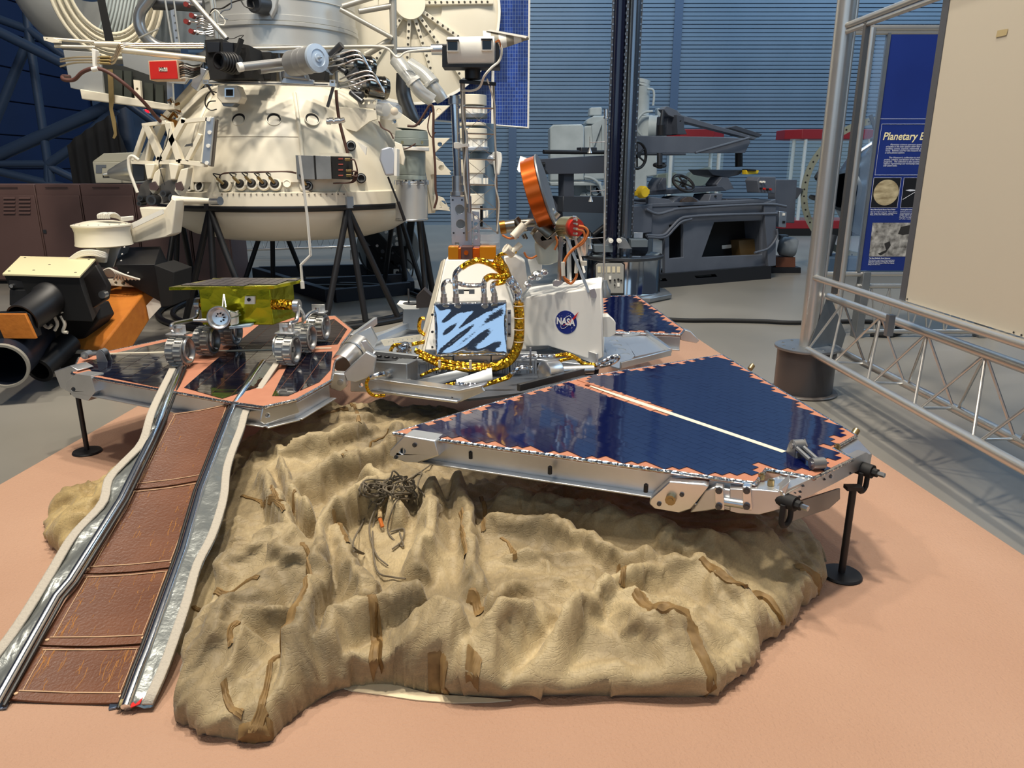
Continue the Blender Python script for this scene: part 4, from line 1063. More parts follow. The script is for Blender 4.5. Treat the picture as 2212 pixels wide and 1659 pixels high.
_, plb = face_block([(757, 812), (800, 823), (990, 849), (1040, 836), (1046, 846), (988, 871), (800, 847), (757, 846)], bd, bn, bo, .012, alu, LAN, 'front_beam', holes=[circ(780, 832, 4.5, 10), circ(976, 860, 3, 8)])
face_block([(757, 806), (800, 817), (990, 843), (1040, 832), (1040, 838), (990, 850), (800, 824), (757, 813)], bd, bn, bo - bn * .01, .06, aluL, LAN, 'beam_flange')
face_block([(800, 842), (988, 866), (988, 872), (800, 848)], bd, bn, bo - bn * .025, .03, aluL, LAN, 'beam_flange')
# corner clevis towards the left petal
_, plc = face_block([(712, 806), (745, 808), (748, 836), (735, 846), (712, 838)], (1, 0, 0), (0, 1, 0), PZ(730, 845, LZ - .09), .05, aluL, LAN, 'clevis')
bolt(plc(735, 826), (0, -1, 0), .014, .005, LAN, steel); 
face_block([(742, 806), (790, 760), (812, 772), (806, 812), (770, 826), (748, 822)], (1, 0, 0), (0, 1, 0), PZ(760, 826, LZ - .02), .03, alu, LAN, 'gusset')
# conical motor cover beside the left petal
a = PY(737, 787, 3.36); b = PY(778, 748, 3.52)
mm = MB(); mm.lathe([(0, 0), (.050, 0), (.056, .04), (.060, .10), (.066, (b - a).length), (.0, (b - a).length + .01)], a, b - a, 36); mm.obj('motor_cover', aluL, LAN)
mm = MB(); mm.lathe([(.063, .10), (.065, .102), (.065, .108), (.0635, .11)], a, b - a, 36); mm.obj('cover_band', steel, LAN)
face_block([(778, 738), (790, 735), (812, 762), (806, 772), (795, 768)], (1, 0, 0), (0, 1, 0), PY(790, 750, 3.4), .02, aluL, LAN, 'latch_plate')
# dome cover and rod over the front petal hinge
a = PY(1172, 806, 3.10); b = PY(1215, 800, 3.16); e2 = PY(1282, 798, 3.18)
mm = MB(); mm.lathe([(0, -.004), (.02, -.002), (.045, .002), (.052, .008), (.052, .075), (.048, .082), (0, .084)], a, b - a, 36); mm.obj('hinge_cover', aluL, LAN)
mm = MB(); mm.cyl(b, e2, .020, seg=20); mm.obj('hinge_tube', aluL, LAN)
# front connector box with sloping black lid
o_, plx = face_block([(806, 781), (879, 786), (880, 829), (810, 821)], bd, bn, bo + bn * .035, .09, aluG, LAN, 'connector_box')
mm = MB(); mm.poly([PY(799, 777, 3.16), PY(876, 785, 3.14), PY(903, 772, 3.26), PY(812, 762, 3.26)], (0, 0, .006)); mm.obj('box_lid', black, LAN, bevel=.001)
mm = MB(); mm.poly([PY(806, 764, 3.26), PY(903, 774, 3.26), PY(905, 769, 3.28), PY(808, 759, 3.28)], (0, .005, .006)); mm.obj('lid_hinge', aluG, LAN)
for k in range(4):
    mm = MB(); q = PY(819 + k * 17, 770 + k * 2, 3.2); mm.sphere(q + Vector((0, 0, .004)), .013, 12, 8, (1, 1, .45)); mm.obj('lid_dome', black, LAN)
mm = MB(); mm.cyl(plx(842, 804) - bn * .02, plx(842, 804), .016, seg=16); mm.cyl(plx(842, 804) - bn * .035, plx(842, 804) - bn * .02, .011, seg=14); mm.obj('socket', steel, LAN)
# machined ribbed block under the foil panel
for k, (x0, x1, yt) in enumerate([(884, 942, 772), (944, 978, 770), (980, 1060, 768), (1062, 1100, 767), (1102, 1160, 764)]):
    mm = MB(); mm.boxpx(x0, yt, x1, 812, 3.40, .05); o_ = mm.obj('ribbed_block', alub, LAN, bevel=.002)
    for j in range(4):
        w_ = (x1 - x0) * (.40 - .09 * j); cx = (x0 + x1) / 2
        mm = MB(); mm.tubepx([(cx - w_, 806, 3.398), (cx - w_, 778 + 3 * j, 3.398), (cx + w_, 778 + 3 * j, 3.398), (cx + w_, 806, 3.398)], .8, 5); mm.obj('groove_rib', aluG, o_)
mm = MB(); mm.boxpx(1012, 796, 1052, 818, 3.34, .02); o_ = mm.obj('foot_block', aluG, LAN, bevel=.001)
for x in (1020, 1032, 1043):
    for y in (802, 812): bolt(PY(x, y, 3.34), (0, -1, 0), .005, .003, o_)
for pts in ([(985, 826), (1062, 800), (1064, 822), (990, 840)], [(888, 830), (985, 806), (1012, 812), (930, 836)]):
    mm = MB(); mm.poly([PY(x, y, 3.22 + (830 - y) * .002) for x, y in pts], (0, .004, .012)); mm.obj('gusset_sheet', aluG, LAN)
# big cream equipment box: reclined front body
fb = [PY(917, 758, 3.46), PY(1138, 756, 3.46), PY(1074, 560, 3.66), PY(962, 560, 3.66)]
bk = [p + Vector((0, .34, 0)) for p in fb]; bk[2].y -= .1; bk[3].y -= .1
mm = MB(); mm.hexa([fb[0], fb[1], fb[2], fb[3]], bk)
ENC = mm.obj('equipment_box', whitebox, LAN, bevel=.008, label='tapered white equipment box with a mirror foil panel')
# left sloping side flange
mm = MB(); mm.poly([PY(905, 756, 3.6), PY(917, 758, 3.46), PY(962, 560, 3.66), PY(955, 565, 3.78)], (-.006, .0, 0)); mm.obj('side_flange', white, ENC)
# amber film strip on top
for (x0, x1, mt) in ((968, 990, amber), (990, 996, copper), (996, 1021, M('plum_block', (92, 62, 58), .5)), (1021, 1036, copper), (1036, 1071, amber)):
    mm = MB(); mm.boxpx(x0, 533 if mt is not copper else 536, x1, 560, 3.66, .09); mm.obj('film_block', mt, ENC, bevel=.002)
mm = MB(); mm.discpx(1007, 546, 3.66, 5, -.003); mm.obj('copper_stud', copper, ENC)
for (x, y) in ((996, 630), (1019, 630)):
    mm = MB(); mm.boxpx(x - 6, y - 5, x + 6, y + 5, 3.52, .012); mm.obj('snap_plate', aluG, ENC, bevel=.001)
mm = MB(); mm.boxpx(996, 626, 1020, 629, 3.525, .008); mm.obj('vent_slot', blackm, ENC)
# right box carrying the emblem
ebl, ebr = PZ(1135, 752, LZ + .01), PZ(1303, 774, LZ + .01)
e_d = (ebr - ebl); e_d.z = 0; e_d.normalize(); e_n = Vector((-e_d.y, e_d.x, 0))
def ple2(x, y):
    r = ray(x, y); return CAM + r * ((ebl - CAM).dot(e_n) / r.dot(e_n))
mm = MB(); mm.poly([ple2(*p) for p in [(1128, 643), (1299, 620), (1304, 771), (1288, 780), (1184, 747), (1128, 750)]], (.045, .34, 0)); mm_ = mm.obj('emblem_box', whitebox, LAN, bevel=.006)
EB = mm_
emb_c = ple2(1223, 696) - e_n * .0015; er = .056
blue = M('emblem_blue', (16, 40, 128), .5); wht = M('emblem_white', (240, 240, 240), .6); redm = M('emblem_red', (206, 28, 34), .5)
mm = MB(); mm.cyl(emb_c, emb_c + e_n * .002, er, seg=48); mm.obj('emblem_disc', blue, EB)
up = Vector((0, 0, 1))
def E(x, y): return emb_c - e_n * .0012 + e_d * x * er + up * y * er
text('emblem_letters', 'NASA', wht, EB, E(-.88, -.20) - e_n * .0012, e_d, up, er * .78, width=er * 1.72, bold=.0016, extrude=.0004)
mm = MB(); mm.poly([E(-.30, -.34), E(.2, .06), E(.62, .42), E(1.16, 1.02), E(.92, .52), E(.62, .16), E(.2, -.12)], -e_n * .0006); mm.obj('emblem_chevron', redm, EB)
mm = MB(); ring = [E(.66 * math.cos(t) * math.cos(.9) - .30 * math.sin(t) * math.sin(.9), .66 * math.cos(t) * math.sin(.9) * 1.05 + .30 * math.sin(t) * math.cos(.9)) for t in [2 * math.pi * k / 40 for k in range(40)]]
mm.tube(ring, .0009, 5, closed=True); mm.obj('emblem_orbit', wht, EB)
mm = MB(); rr_ = random.Random(3)
for k in range(26):
    a, d = rr_.random() * 6.28, rr_.uniform(.3, .9); x, y = d * math.cos(a), d * math.sin(a)
    if abs(y + .02) < .25: continue
    mm.cyl(E(x, y), E(x, y) - e_n * .0003, rr_.uniform(.0006, .0014), seg=6)
mm.obj('emblem_stars', wht, EB, kind='stuff')
# crumpled mirror foil panel
fm = MB(); nxg, nyg = 46, 34; q = [PY(938, 657, 3.43), PY(1093, 653, 3.43), PY(1095, 765, 3.37), PY(943, 768, 3.37)]
for j in range(nyg + 1):
    for i in range(nxg + 1):
        u, v = i / nxg, j / nyg; p = q[0].lerp(q[1], u).lerp(q[3].lerp(q[2], u), v)
        ed_ = min(1, 6 * min(u, 1 - u, v, 1 - v))
        dz = float(perlin(np.array([u * 3.2 + v * 3.0]), np.array([(u - v) * .9 + 2]))[0]) * .010 + float(perlin(np.array([u * 7 + v * 6 + 4]), np.array([(v - u) * 1.5]))[0]) * .0022
        p = p + Vector((0, -.014 * math.sin(math.pi * u) ** .5 * math.sin(math.pi * v) ** .5 + dz * ed_, 0)); fm.v.append(p)
for j in range(nyg):
    for i in range(nxg):
        a = j * (nxg + 1) + i; fm.f.append((a, a + nxg + 1, a + nxg + 2, a + 1))
mirror = M('mirror_foil', (206, 216, 230), .05, 1.0, bump=.05, bscale=40)
fo_ = fm.obj('foil_panel', mirror, ENC, ang=180)
mm = MB(); mm.tube([p + Vector((0, -.001, 0)) for p in q], .004, 8, closed=True); mm.obj('foil_hem', silverf, ENC)
mm = MB(); mm.poly([p + Vector((0, .004, 0)) for p in q], (0, .06, 0)); mm.obj('foil_core', aluG, ENC)
mm = MB(); mm.boxpx(1096, 670, 1104, 728, 3.44, .012); o_ = mm.obj('side_strip', alu, ENC)
for y in (676, 700, 722): bolt(PY(1100, y, 3.44), (0, -1, 0), .006, .003, ENC)
for y in (680, 717, 750): bolt(PY(934, y, 3.47), (-.3, -1, 0), .006, .003, ENC)
# harness: four connectors, silver then gold wrapped bundles
px1 = mpp(700, 3.4)
for x, y0 in ((959, 634), (985, 634), (1046, 634), (1068, 632)):
    mm = MB(); mm.cylpx((x, y0 + 20, 3.40), (x, y0 + 8, 3.40), 7.5); mm.cylpx((x, y0 + 10, 3.40), (x, y0, 3.40), 6); mm.obj('connector', steel, LAN)
H_ = LAN
wire([(959, 638), (957, 618), (966, 607), (982, 610), (1012, 617), (1040, 616)], 5 * px1, silverf, H_, 'silver_cable', 3.42)
wire([(985, 638), (983, 606), (985, 590), (996, 578)], 6 * px1, silverf, H_, 'silver_cable', 3.42)
wire([(996, 579), (1012, 569), (1034, 563), (1058, 570), (1078, 584), (1098, 602)], 6.5 * px1, goldf, H_, 'gold_cable', 3.44)
wire([(1046, 638), (1045, 616), (1049, 602)], 6 * px1, silverf, H_, 'silver_cable', 3.42)
wire([(1048, 604), (1060, 597), (1082, 598), (1100, 594)], 7 * px1, goldf, H_, 'gold_cable', 3.42)
wire([(1068, 636), (1064, 618), (1072, 610)], 6 * px1, silverf, H_, 'silver_cable', 3.41)
wire([(1070, 612), (1082, 610), (1096, 604)], 6 * px1, goldf, H_, 'gold_cable', 3.41)
wire([(1072, 566), (1084, 572), (1092, 590), (1102, 604)], 8 * px1, goldf, H_, 'gold_cable', 3.43)
wire([(1076, 556), (1090, 575), (1100, 598)], 6 * px1, goldf, H_, 'gold_cable', 3.45)
wire([(1066, 570), (1078, 552), (1100, 546), (1116, 544)], 4 * px1, goldf, H_, 'gold_cable', 3.5)
wire([(1098, 600), (1108, 614), (1118, 632), (1119, 656)], 10 * px1, silverf, H_, 'silver_cable', 3.39)
wire([(1094, 608), (1110, 622), (1121, 640), (1124, 656)], 7 * px1, silverf, H_, 'silver_cable', 3.42)
wire([(1120, 654), (1122, 690), (1121, 730), (1114, 758), (1098, 780), (1070, 792), (1040, 794)], 11 * px1, goldf, H_, 'gold_trunk', 3.36, 12)
for y in (660, 686, 711, 737):
    mm = MB(); c = PY(1121, y, 3.36); mm.lathe([(11.4 * px1, -.002), (11.9 * px1, 0), (11.4 * px1, .002)], c, (0, 0, 1), 20); mm.obj('cable_tie', cream, H_)
wire([(1045, 796), (990, 794), (950, 788), (920, 775), (898, 764)], 5.5 * px1, goldf, H_, 'gold_cable', 3.30)
wire([(1045, 790), (985, 785), (940, 774), (915, 764), (896, 756)], 5.5 * px1, goldf, H_, 'gold_cable', 3.33)
wire([(1050, 798), (1000, 800), (960, 795), (935, 800), (908, 812)], 3.5 * px1, goldf, H_, 'gold_cable', 3.28)
wire([(1060, 800), (1020, 799), (985, 798), (962, 800)], 4 * px1, silverf, H_, 'silver_cable', 3.29)
for x, y in ((949, 790), (1016, 790)):
    mm = MB(); mm.cylpx((x, y - 12, 3.28), (x + 1, y + 12, 3.28), 3, seg=8); mm.obj('cable_tie', cream, H_)
wire([(882, 820), (888, 826), (908, 832)], 4.5 * px1, silverf, H_, 'silver_cable', 3.10)
wire([(906, 832), (935, 836), (962, 834), (985, 829)], 5 * px1, goldf, H_, 'gold_cable', 3.10)
wire([(983, 829), (1010, 832), (1044, 833)], 5 * px1, silverf, H_, 'silver_cable', 3.10)
wire([(1042, 833), (1070, 824), (1096, 816), (1104, 808)], 5 * px1, goldf, H_, 'gold_cable', 3.12)
wire([(1103, 810), (1112, 800), (1132, 794), (1150, 796)], 5 * px1, silverf, H_, 'silver_cable', 3.2)
wire([(1126, 774), (1160, 770), (1202, 769)], 4.5 * px1, silverf, H_, 'silver_cable', 3.30)
wire([(1200, 769), (1225, 766), (1245, 774), (1262, 786), (1290, 789)], 4.5 * px1, goldf, H_, 'gold_cable', 3.28)
wire([(1288, 789), (1305, 780), (1322, 772), (1336, 770), (1330, 780), (1312, 788), (1295, 790)], 4.5 * px1, silverf, H_, 'silver_cable', 3.26)
wire([(1196, 785), (1215, 778), (1240, 772)], 3.5 * px1, goldf, H_, 'gold_cable', 3.27)
wire([(918, 724), (906, 712), (908, 690), (918, 688)], 4.5 * px1, goldf, H_, 'gold_cable', 3.55)
wire([(918, 738), (900, 742), (880, 746)], 4.5 * px1, goldf, H_, 'gold_cable', 3.5)
wire([(850, 768), (844, 758), (852, 746), (868, 744)], 4 * px1, goldf, H_, 'gold_cable', 3.40)
wire([(832, 807), (815, 811), (800, 816)], 5 * px1, silverf, H_, 'silver_cable', 3.02)
wire([(814, 811), (796, 818), (792, 832), (798, 848), (812, 855), (832, 854)], 3.6 * px1, goldf, H_, 'gold_cable', 3.02)
wire([(806, 780), (797, 786), (800, 800), (806, 804)], 4.5 * px1, goldf, H_, 'gold_cable', 3.12)
# foil wrapped pot
mm = MB(); c = PY(873, 770, 3.42); r_ = 17 * px1
mm.lathe([(r_ * .9, 0), (r_, .01), (r_ * 1.02, .03), (r_ * .86, .034), (r_ * .86, .04), (r_ * 1.05, .044), (r_ * 1.02, .062), (r_ * .6, .068), (0, .068)], c, (0, 0, 1), 28); mm.obj('foil_pot', silverf, LAN)
# left rear frame members and sensor box
def bar(p0, p1, h, t, mat, name, parent=LAN):
    a, b = Vector(p0), Vector(p1); d = (b - a); n = Vector((-d.y, d.x, 0)).normalized()
    mm = MB(); mm.obox(a - n * t / 2, d, n * t, Vector((0, 0, h))); return mm.obj(name, mat, parent, bevel=.002)
bar(PZ(800, 742, LZ), PZ(918, 692, LZ + .02), .03, .03, alu, 'rear_bar'); bar(PZ(760, 738, LZ - .03), PZ(812, 700, LZ), .04, .02, alu, 'rear_bar')
mm = MB(); mm.platepx([(822, 735), (916, 722), (916, 735), (830, 748)], 3.66, .006, [circ(840 + 10 * k, 738.5 - 1.35 * k, 1.3, 6) for k in range(8)]); mm.obj('perforated_strip', white, LAN)
mm = MB(); mm.platepx([(766, 724), (800, 706), (815, 735), (800, 770), (778, 738)], 3.62, .03); mm.obj('gusset', alu, LAN, bevel=.003)
mm = MB(); mm.boxpx(870, 660, 926, 712, 4.02, .16); mm.obj('sensor_box', aluG, LAN, bevel=.003)
mm = MB(); mm.platepx([(857, 657), (905, 662), (905, 668), (872, 668)], 4.0, .12); mm.obj('sensor_flange', white2, LAN)
mm = MB(); c = PY(884, 658, 4.05); mm.lathe([(.045, 0), (.045, .008), (0, .01)], c, (0, 0, 1), 24); mm.cylpx((883, 657, 4.05), (882, 624, 4.05), 2, seg=8); mm.obj('stub_antenna', gunm, LAN)
mm = MB(); mm.platepx([(899, 640), (915, 624), (932, 640), (932, 664), (899, 666)], 3.98, .08); mm.obj('dark_cover', M('dark_brown_cover', (44, 36, 34), .6), LAN, bevel=.002)
# small white foam block on the right
mm = MB(); mm.platepx([(1302, 684), (1316, 683), (1330, 696), (1330, 722), (1318, 728), (1303, 728)], 3.42, .08); mm.obj('foam_block', white2, LAN, bevel=.003)
# right side tray with holes
def PT(x, y): return PZ(x, y, LZ - .015)
def ell(cx, cy, a_, b_): return [PT(x, y) for x, y in circ(cx, cy, a_, 14, b_)]
mm = MB(); mm.poly([PT(1302, 733), (PT(1345, 728)), PT(1372, 768), PT(1340, 796), PT(1318, 790)], (0, 0, -.006), [ell(1325, 737, 11, 3.5), ell(1332, 746, 12, 3.6), ell(1341, 756, 12, 3.8), ell(1350, 766, 12, 4)]); mm.obj('hole_plate', alub, LAN)
mm = MB(); mm.poly([PT(1345, 728), PT(1395, 724), PT(1438, 756), PT(1372, 770)], (0, 0, -.006)); mm.obj('tray', alub, LAN)
bar(PT(1395, 722), PT(1448, 762), .022, .018, aluL, 'tray_rim'); bar(PT(1340, 796), PT(1448, 768), .03, .012, aluL, 'tray_rim'); bar(PT(1345, 728), PT(1397, 722), .014, .01, aluL, 'tray_rim')
bar(PT(1120, 845), PT(1272, 806), .03, .02, gunm, 'hinge_bar'); bar(PT(1186, 752), PT(1290, 786), .05, .014, alu, 'box_skirt'); bar(PT(1100, 762), PT(1186, 752), .045, .014, alu, 'box_skirt')
mm = MB(); mm.boxpx(1144, 752, 1148, 806, 3.2, .02); mm.obj('lug_plate', steel, LAN)
# ---- camera mast
YM = 3.78
mm = MB(); mm.platepx([(972, 424), (1018, 424), (1020, 530), (976, 531)], YM, .012, [circ(993, 452, 10, 16), circ(995, 484, 10, 16), [(983, 524), (992, 524), (992, 529), (983, 529)]]); PB = mm.obj('mast_bracket', alub, LAN, bevel=.001)
mm = MB(); mm.platepx([(1020, 456), (1035, 458), (1037, 530), (1022, 531)], YM - .005, .02, [circ(1028, 470 + 14 * k, 4.5, 12) for k in range(4)]); mm.obj('mast_bracket', alub, LAN, bevel=.001)
mm = MB(); mm.platepx([(974, 426), (1016, 426), (1018, 529), (978, 529)], YM + .11, .008); mm.obj('mast_bracket', aluG, LAN)
for x, y in ((978, 432), (998, 432), (980, 503), (1002, 503)): bolt(PY(x, y, YM), (0, -1, 0), .005, .004, PB)
wire([(982, 216, YM), (990, 416, YM)], 8.5 * mpp(300, YM), chrome, LAN, 'mast_tube', seg=20)
mm = MB()
for (y0, y1, r_) in ((207, 213, 11), (213, 225, 13), (380, 416, 12), (414, 422, 17)):
    mm = MB(); f = (y0 - 216) / 200; x = 982 + 8 * f; mm.cylpx((x, y0, YM), (x + .3, y1, YM), r_, seg=20); mm.obj('mast_collar', steel, LAN)
wire([(1006, 282, YM - .03), (1014, 458, YM - .03)], 4 * mpp(300, YM), steel, LAN, 'release_rod', seg=12)
mm = MB(); mm.platepx([(980, 308), (990, 307), (1000, 311), (1013, 310), (1013, 317), (1000, 318), (990, 321), (980, 320)], YM - .06, .03); mm.obj('white_clip', white2, LAN, bevel=.002)
ss_ = M('lattice_steel', (190, 180, 165), .35, .9)
for pts in ([(996, 178, 3.75), (1005, 420, 3.75), (1008, 520, 3.75)], [(1066, 182, 3.8), (1071, 340, 3.8), (1075, 505, 3.8)], [(1002, 178, 3.95), (1010, 520, 3.95)]):
    wire(pts, .0055, ss_, LAN, 'mast_longeron', sm=0)
for k, y in enumerate((232, 288, 343, 398, 450)):
    xa, xb = 998 + (y - 178) * .033, 1066 + (y - 182) * .026
    wire([(xa, y, 3.75), (xb, y + 2, 3.8)], .0035, ss_, LAN, 'mast_batten'); wire([(xa, y, 3.75), (xa + 4, y - 5, 3.95)], .0035, ss_, LAN, 'mast_batten')
    y2 = y + 54; wire([(xa, y, 3.75), (xb + 1, y2, 3.8)], .0012, ss_, LAN, 'mast_wire'); wire([(xb, y, 3.8), (xa + 2, y2, 3.75)], .0012, ss_, LAN, 'mast_wire')
wire([(1052, 170, 3.7), (1060, 195, 3.74), (1069, 230, 3.78), (1068, 290, 3.78), (1073, 350, 3.78), (1070, 400, 3.78), (1078, 440, 3.78), (1074, 500, 3.78)], .004, cablew, LAN, 'mast_cable')
wire([(999, 180, 3.74), (1000, 250, 3.74), (1008, 300, 3.74), (1002, 380, 3.74), (1010, 440, 3.74)], .004, cablew, LAN, 'mast_cable')
# camera head
YC = 3.62
mm = MB(); mm.platepx([(955, 96), (966, 96), (966, 138), (1070, 138), (1070, 90), (1078, 90), (1080, 146), (955, 145)], YC + .02, .12); HD = mm.obj('camera_cradle', black, LAN, bevel=.003)
prof = [(963, 82), (967, 79), (1060, 76), (1068, 82), (1069, 120), (1066, 135), (972, 137), (964, 120)]
c0 = PY(965, 108, YC); c1 = PY(1068, 106, YC); hh = 29 * mpp(108, YC)
mm = MB(); sec = []
for t in [k / 14 for k in range(15)]:
    a = math.pi * (.5 + t); sec.append((math.cos(a) * hh * .55, math.sin(a) * hh))
sec = [(0.14, hh)] + sec + [(0.14, -hh)]
for c in (c0, c1):
    for (dy, dz) in sec: mm.v.append(c + Vector((0, dy + .04, dz)))
n = len(sec)
for k in range(n): mm.f.append((k, (k + 1) % n, n + (k + 1) % n, n + k))
mm.f.append(tuple(range(n))); mm.f.append(tuple(range(n, 2 * n))[::-1])
mm.obj('camera_head', white2, LAN, bevel=.004)
for x0, x1, y0, y1 in ((967, 988, 89, 109), (1042, 1061, 87, 107)):
    mm = MB(); mm.platepx([(x0 - 2, y0 - 2), (x1 + 2, y0 - 2), (x1 + 2, y1 + 2), (x0 - 2, y1 + 2)], YC - .018, .06, [[(x0, y0), (x1, y0), (x1, y1), (x0, y1)]]); mm.obj('lens_frame', white2, LAN)
    mm = MB(); mm.boxpx(x0, y0, x1, y1, YC - .012, .004); mm.obj('lens_window', M('lens_black', (10, 12, 14), .1), LAN)
    mm = MB(); mm.boxpx(x0 - 3, y0 - 4, x1 + 3, y0 - 1, YC - .028, .04); mm.obj('lens_hood', black, LAN)
mm = MB(); mm.cylpx((1021, 144, YC + .1), (1021, 171, YC + .1), 17, seg=28); mm.obj('camera_neck', black, LAN)
mm = MB(); mm.poly([PY(992, 172, 3.70), PY(1072, 178, 3.72), PY(1010, 166, 4.05)], (0, 0, -.016)); mm.obj('mast_top_plate', black, LAN, bevel=.002)
wire([(1078, 92, YC), (1084, 110, YC), (1078, 132, YC), (1062, 146, YC - .03), (1046, 165, YC - .03), (1036, 188, 3.66), (1018, 196, 3.7), (998, 195, 3.74)], .0055, cablew, LAN, 'camera_cable')
for k in range(3): wire([(1070, 90 + k, YC), (1078, 86 + 2 * k, YC - .02), (1082, 98 + 3 * k, YC)], .002, cableo, LAN, 'camera_lead')
# clear collar and dish at the mast foot
mm = MB(); c = PY(1048, 536, 3.86); mm.lathe([(.078, 0), (.078, .075), (.075, .075), (.075, 0)], c, (0, 0, 1), 40); mm.obj('clear_collar', glass, LAN)
mm = MB(); mm.lathe([(.07, .004), (.071, .03), (0, .03)], c, (0, 0, 1), 32); mm.obj('collar_core', chrome, LAN)
wire([(1020, 492, 3.84), (1062, 493, 3.84)], .008, steel, LAN, 'cross_bar'); wire([(1040, 445, 3.85), (1040, 490, 3.85)], .007, black, LAN, 'handle_rod')
# ---- high gain antenna seen edge-on, with gimbal
YH = 3.60; hc = PY(1164, 416, YH); hax = Vector((.93, -.14, .30)).normalized(); Rr_ = .165
mm = MB(); mm.lathe([(Rr_ * .96, 0), (Rr_, .003), (Rr_, .068), (Rr_ * .96, .07)], hc - hax * .04, hax, 72); AN = mm.obj('antenna_rim', copper, LAN)
mm = MB(); mm.lathe([(0, .069), (Rr_ * 1.0, .069), (Rr_ * 1.03, .073), (Rr_ * 1.03, .080), (0, .080)], hc - hax * .04, hax, 72); mm.obj('antenna_face', aluG, AN)
mm = MB(); mm.lathe([(Rr_ * .96, 0), (0, -.006)], hc - hax * .04, hax, 48); mm.obj('antenna_back', kraft, AN)
ct = PY(1128, 356, YH - .03); 
mm = MB(); v = [PY(1117, 366, YH - .06), PY(1124, 337, YH - .02), PY(1149, 362, YH - .06), PY(1143, 343, YH + .06), PY(1121, 372, YH - .07), PY(1150, 366, YH - .07)]
mm.add(v, [(0, 1, 2), (1, 3, 2), (0, 2, 5, 4), (0, 4, 1), (2, 3, 5)]); mm.obj('rim_cap', white2, AN)
G = M('gimbal_metal', (150, 142, 128), .32, .95, col2=(120, 112, 100), scale=20)
def gc(a, b, r, mat=G, name='gimbal_part', r2=None):
    mm = MB(); mm.cylpx(a, b, r, r2, seg=20); return mm.obj(name, mat, LAN)
gc((1080, 492, 3.62), (1112, 487, 3.62), 13); gc((1080, 492, 3.60), (1092, 490, 3.60), 14.5, M('bronze', (140, 96, 44), .35, .9)); gc((1112, 474, 3.66), (1122, 486, 3.66), 11); gc((1110, 484, 3.66), (1155, 480, 3.66), 9)
gc((1156, 488, 3.58), (1190, 512, 3.58), 20); gc((1190, 470, 3.62), (1202, 456, 3.62), 12, steel); gc((1195, 500, 3.6), (1212, 486, 3.6), 14, steel)
mm = MB(); mm.platepx([(1150, 510), (1162, 496), (1182, 516), (1200, 500), (1204, 514), (1178, 540), (1158, 524)], 3.5, .1); mm.obj('gimbal_block', G, LAN, bevel=.004)
can = M('pale_canister', (186, 192, 182), .5)
a = PY(1178, 518, 3.56); b = PY(1184, 570, 3.56)
mm = MB(); L_ = (b - a).length; mm.lathe([(0, 0), (.050, .0), (.054, .02), (.054, L_ * .75), (.046, L_ * .95), (.02, L_ * 1.02), (0, L_ * 1.02)], a, b - a, 32); mm.obj('motor_canister', can, LAN)
gc((1218, 492, 3.56), (1240, 492, 3.5), 24, M('pale_gold_metal', (196, 186, 150), .3, .9), 'drive_drum'); gc((1240, 492, 3.5), (1246, 492, 3.48), 19, redp, 'red_disc')
for k in range(14):
    a = 2 * math.pi * k / 14; c = PY(1238, 492, 3.505) + Vector((0, 0, 0)); rr = 23 * mpp(490, 3.5)
    mm = MB(); q = c + Vector((0, rr * math.cos(a) * 1.0, rr * math.sin(a))); mm.cyl(q, q + Vector((.012, -.02, 0)), .006, seg=8); mm.obj('drum_bolt', steel, LAN)
for pts in ([(1250, 488), (1264, 492), (1270, 504), (1258, 526), (1238, 538), (1222, 560), (1217, 590), (1222, 606), (1234, 612), (1244, 600), (1246, 590)], [(1248, 496), (1260, 500), (1262, 516), (1244, 534), (1226, 552), (1216, 574), (1218, 598), (1230, 608)]):
    wire(pts, .006, cableo, LAN, 'orange_cable', 3.46)
wire([(1216, 566, 3.44), (1217, 596, 3.44)], .009, cablew, LAN, 'cable_sleeve'); wire([(1246, 560, 3.46), (1244, 590, 3.46)], .008, cablew, LAN, 'cable_sleeve')
for pts in ([(1132, 545), (1138, 555), (1148, 558), (1160, 552)], [(1120, 512), (1100, 515), (1085, 508)], [(1200, 510), (1204, 525), (1198, 540)]): wire(pts, .005, cableo, LAN, 'orange_cable', 3.5)
plw = M('ivory_plastic', (232, 224, 206), .5)
for a, b, r_ in (((1108, 512), (1132, 486), 9), ((1133, 486), (1146, 476), 3), ((1092, 536), (1108, 548), 11), ((1106, 546), (1124, 528), 7)):
    mm = MB(); mm.cylpx((a[0], a[1], 3.5), (b[0], b[1], 3.52), r_, seg=14); mm.obj('ivory_clamp', plw, LAN)
def strut(a, b, w=.016): 
    A, B = PY(*a), PY(*b); mm = MB(); mm.tube([A, B], w * .62, 4); return mm.obj('tripod_strut', steel, LAN)
strut((1212, 512, 3.50), (1208, 606, 3.46)); strut((1220, 502, 3.5), (1272, 632, 3.40), .014); strut((1242, 512, 3.5), (1262, 588, 3.62), .012); strut((1228, 500, 3.7), (1230, 606, 3.7), .018)
mm = MB(); mm.platepx([(1273, 626), (1284, 622), (1291, 640), (1289, 643), (1276, 644)], 3.38, .01); mm.obj('strut_foot', steel, LAN, bevel=.002)
mm = MB(); mm.platepx([(1194, 610), (1200, 604), (1216, 608), (1217, 612), (1204, 620), (1195, 618)], 3.45, .03); mm.obj('strut_foot', steel, LAN, bevel=.002)
mm = MB(); mm.boxpx(1256, 565, 1268, 574, 3.5, .03); mm.obj('ivory_clamp', plw, LAN)
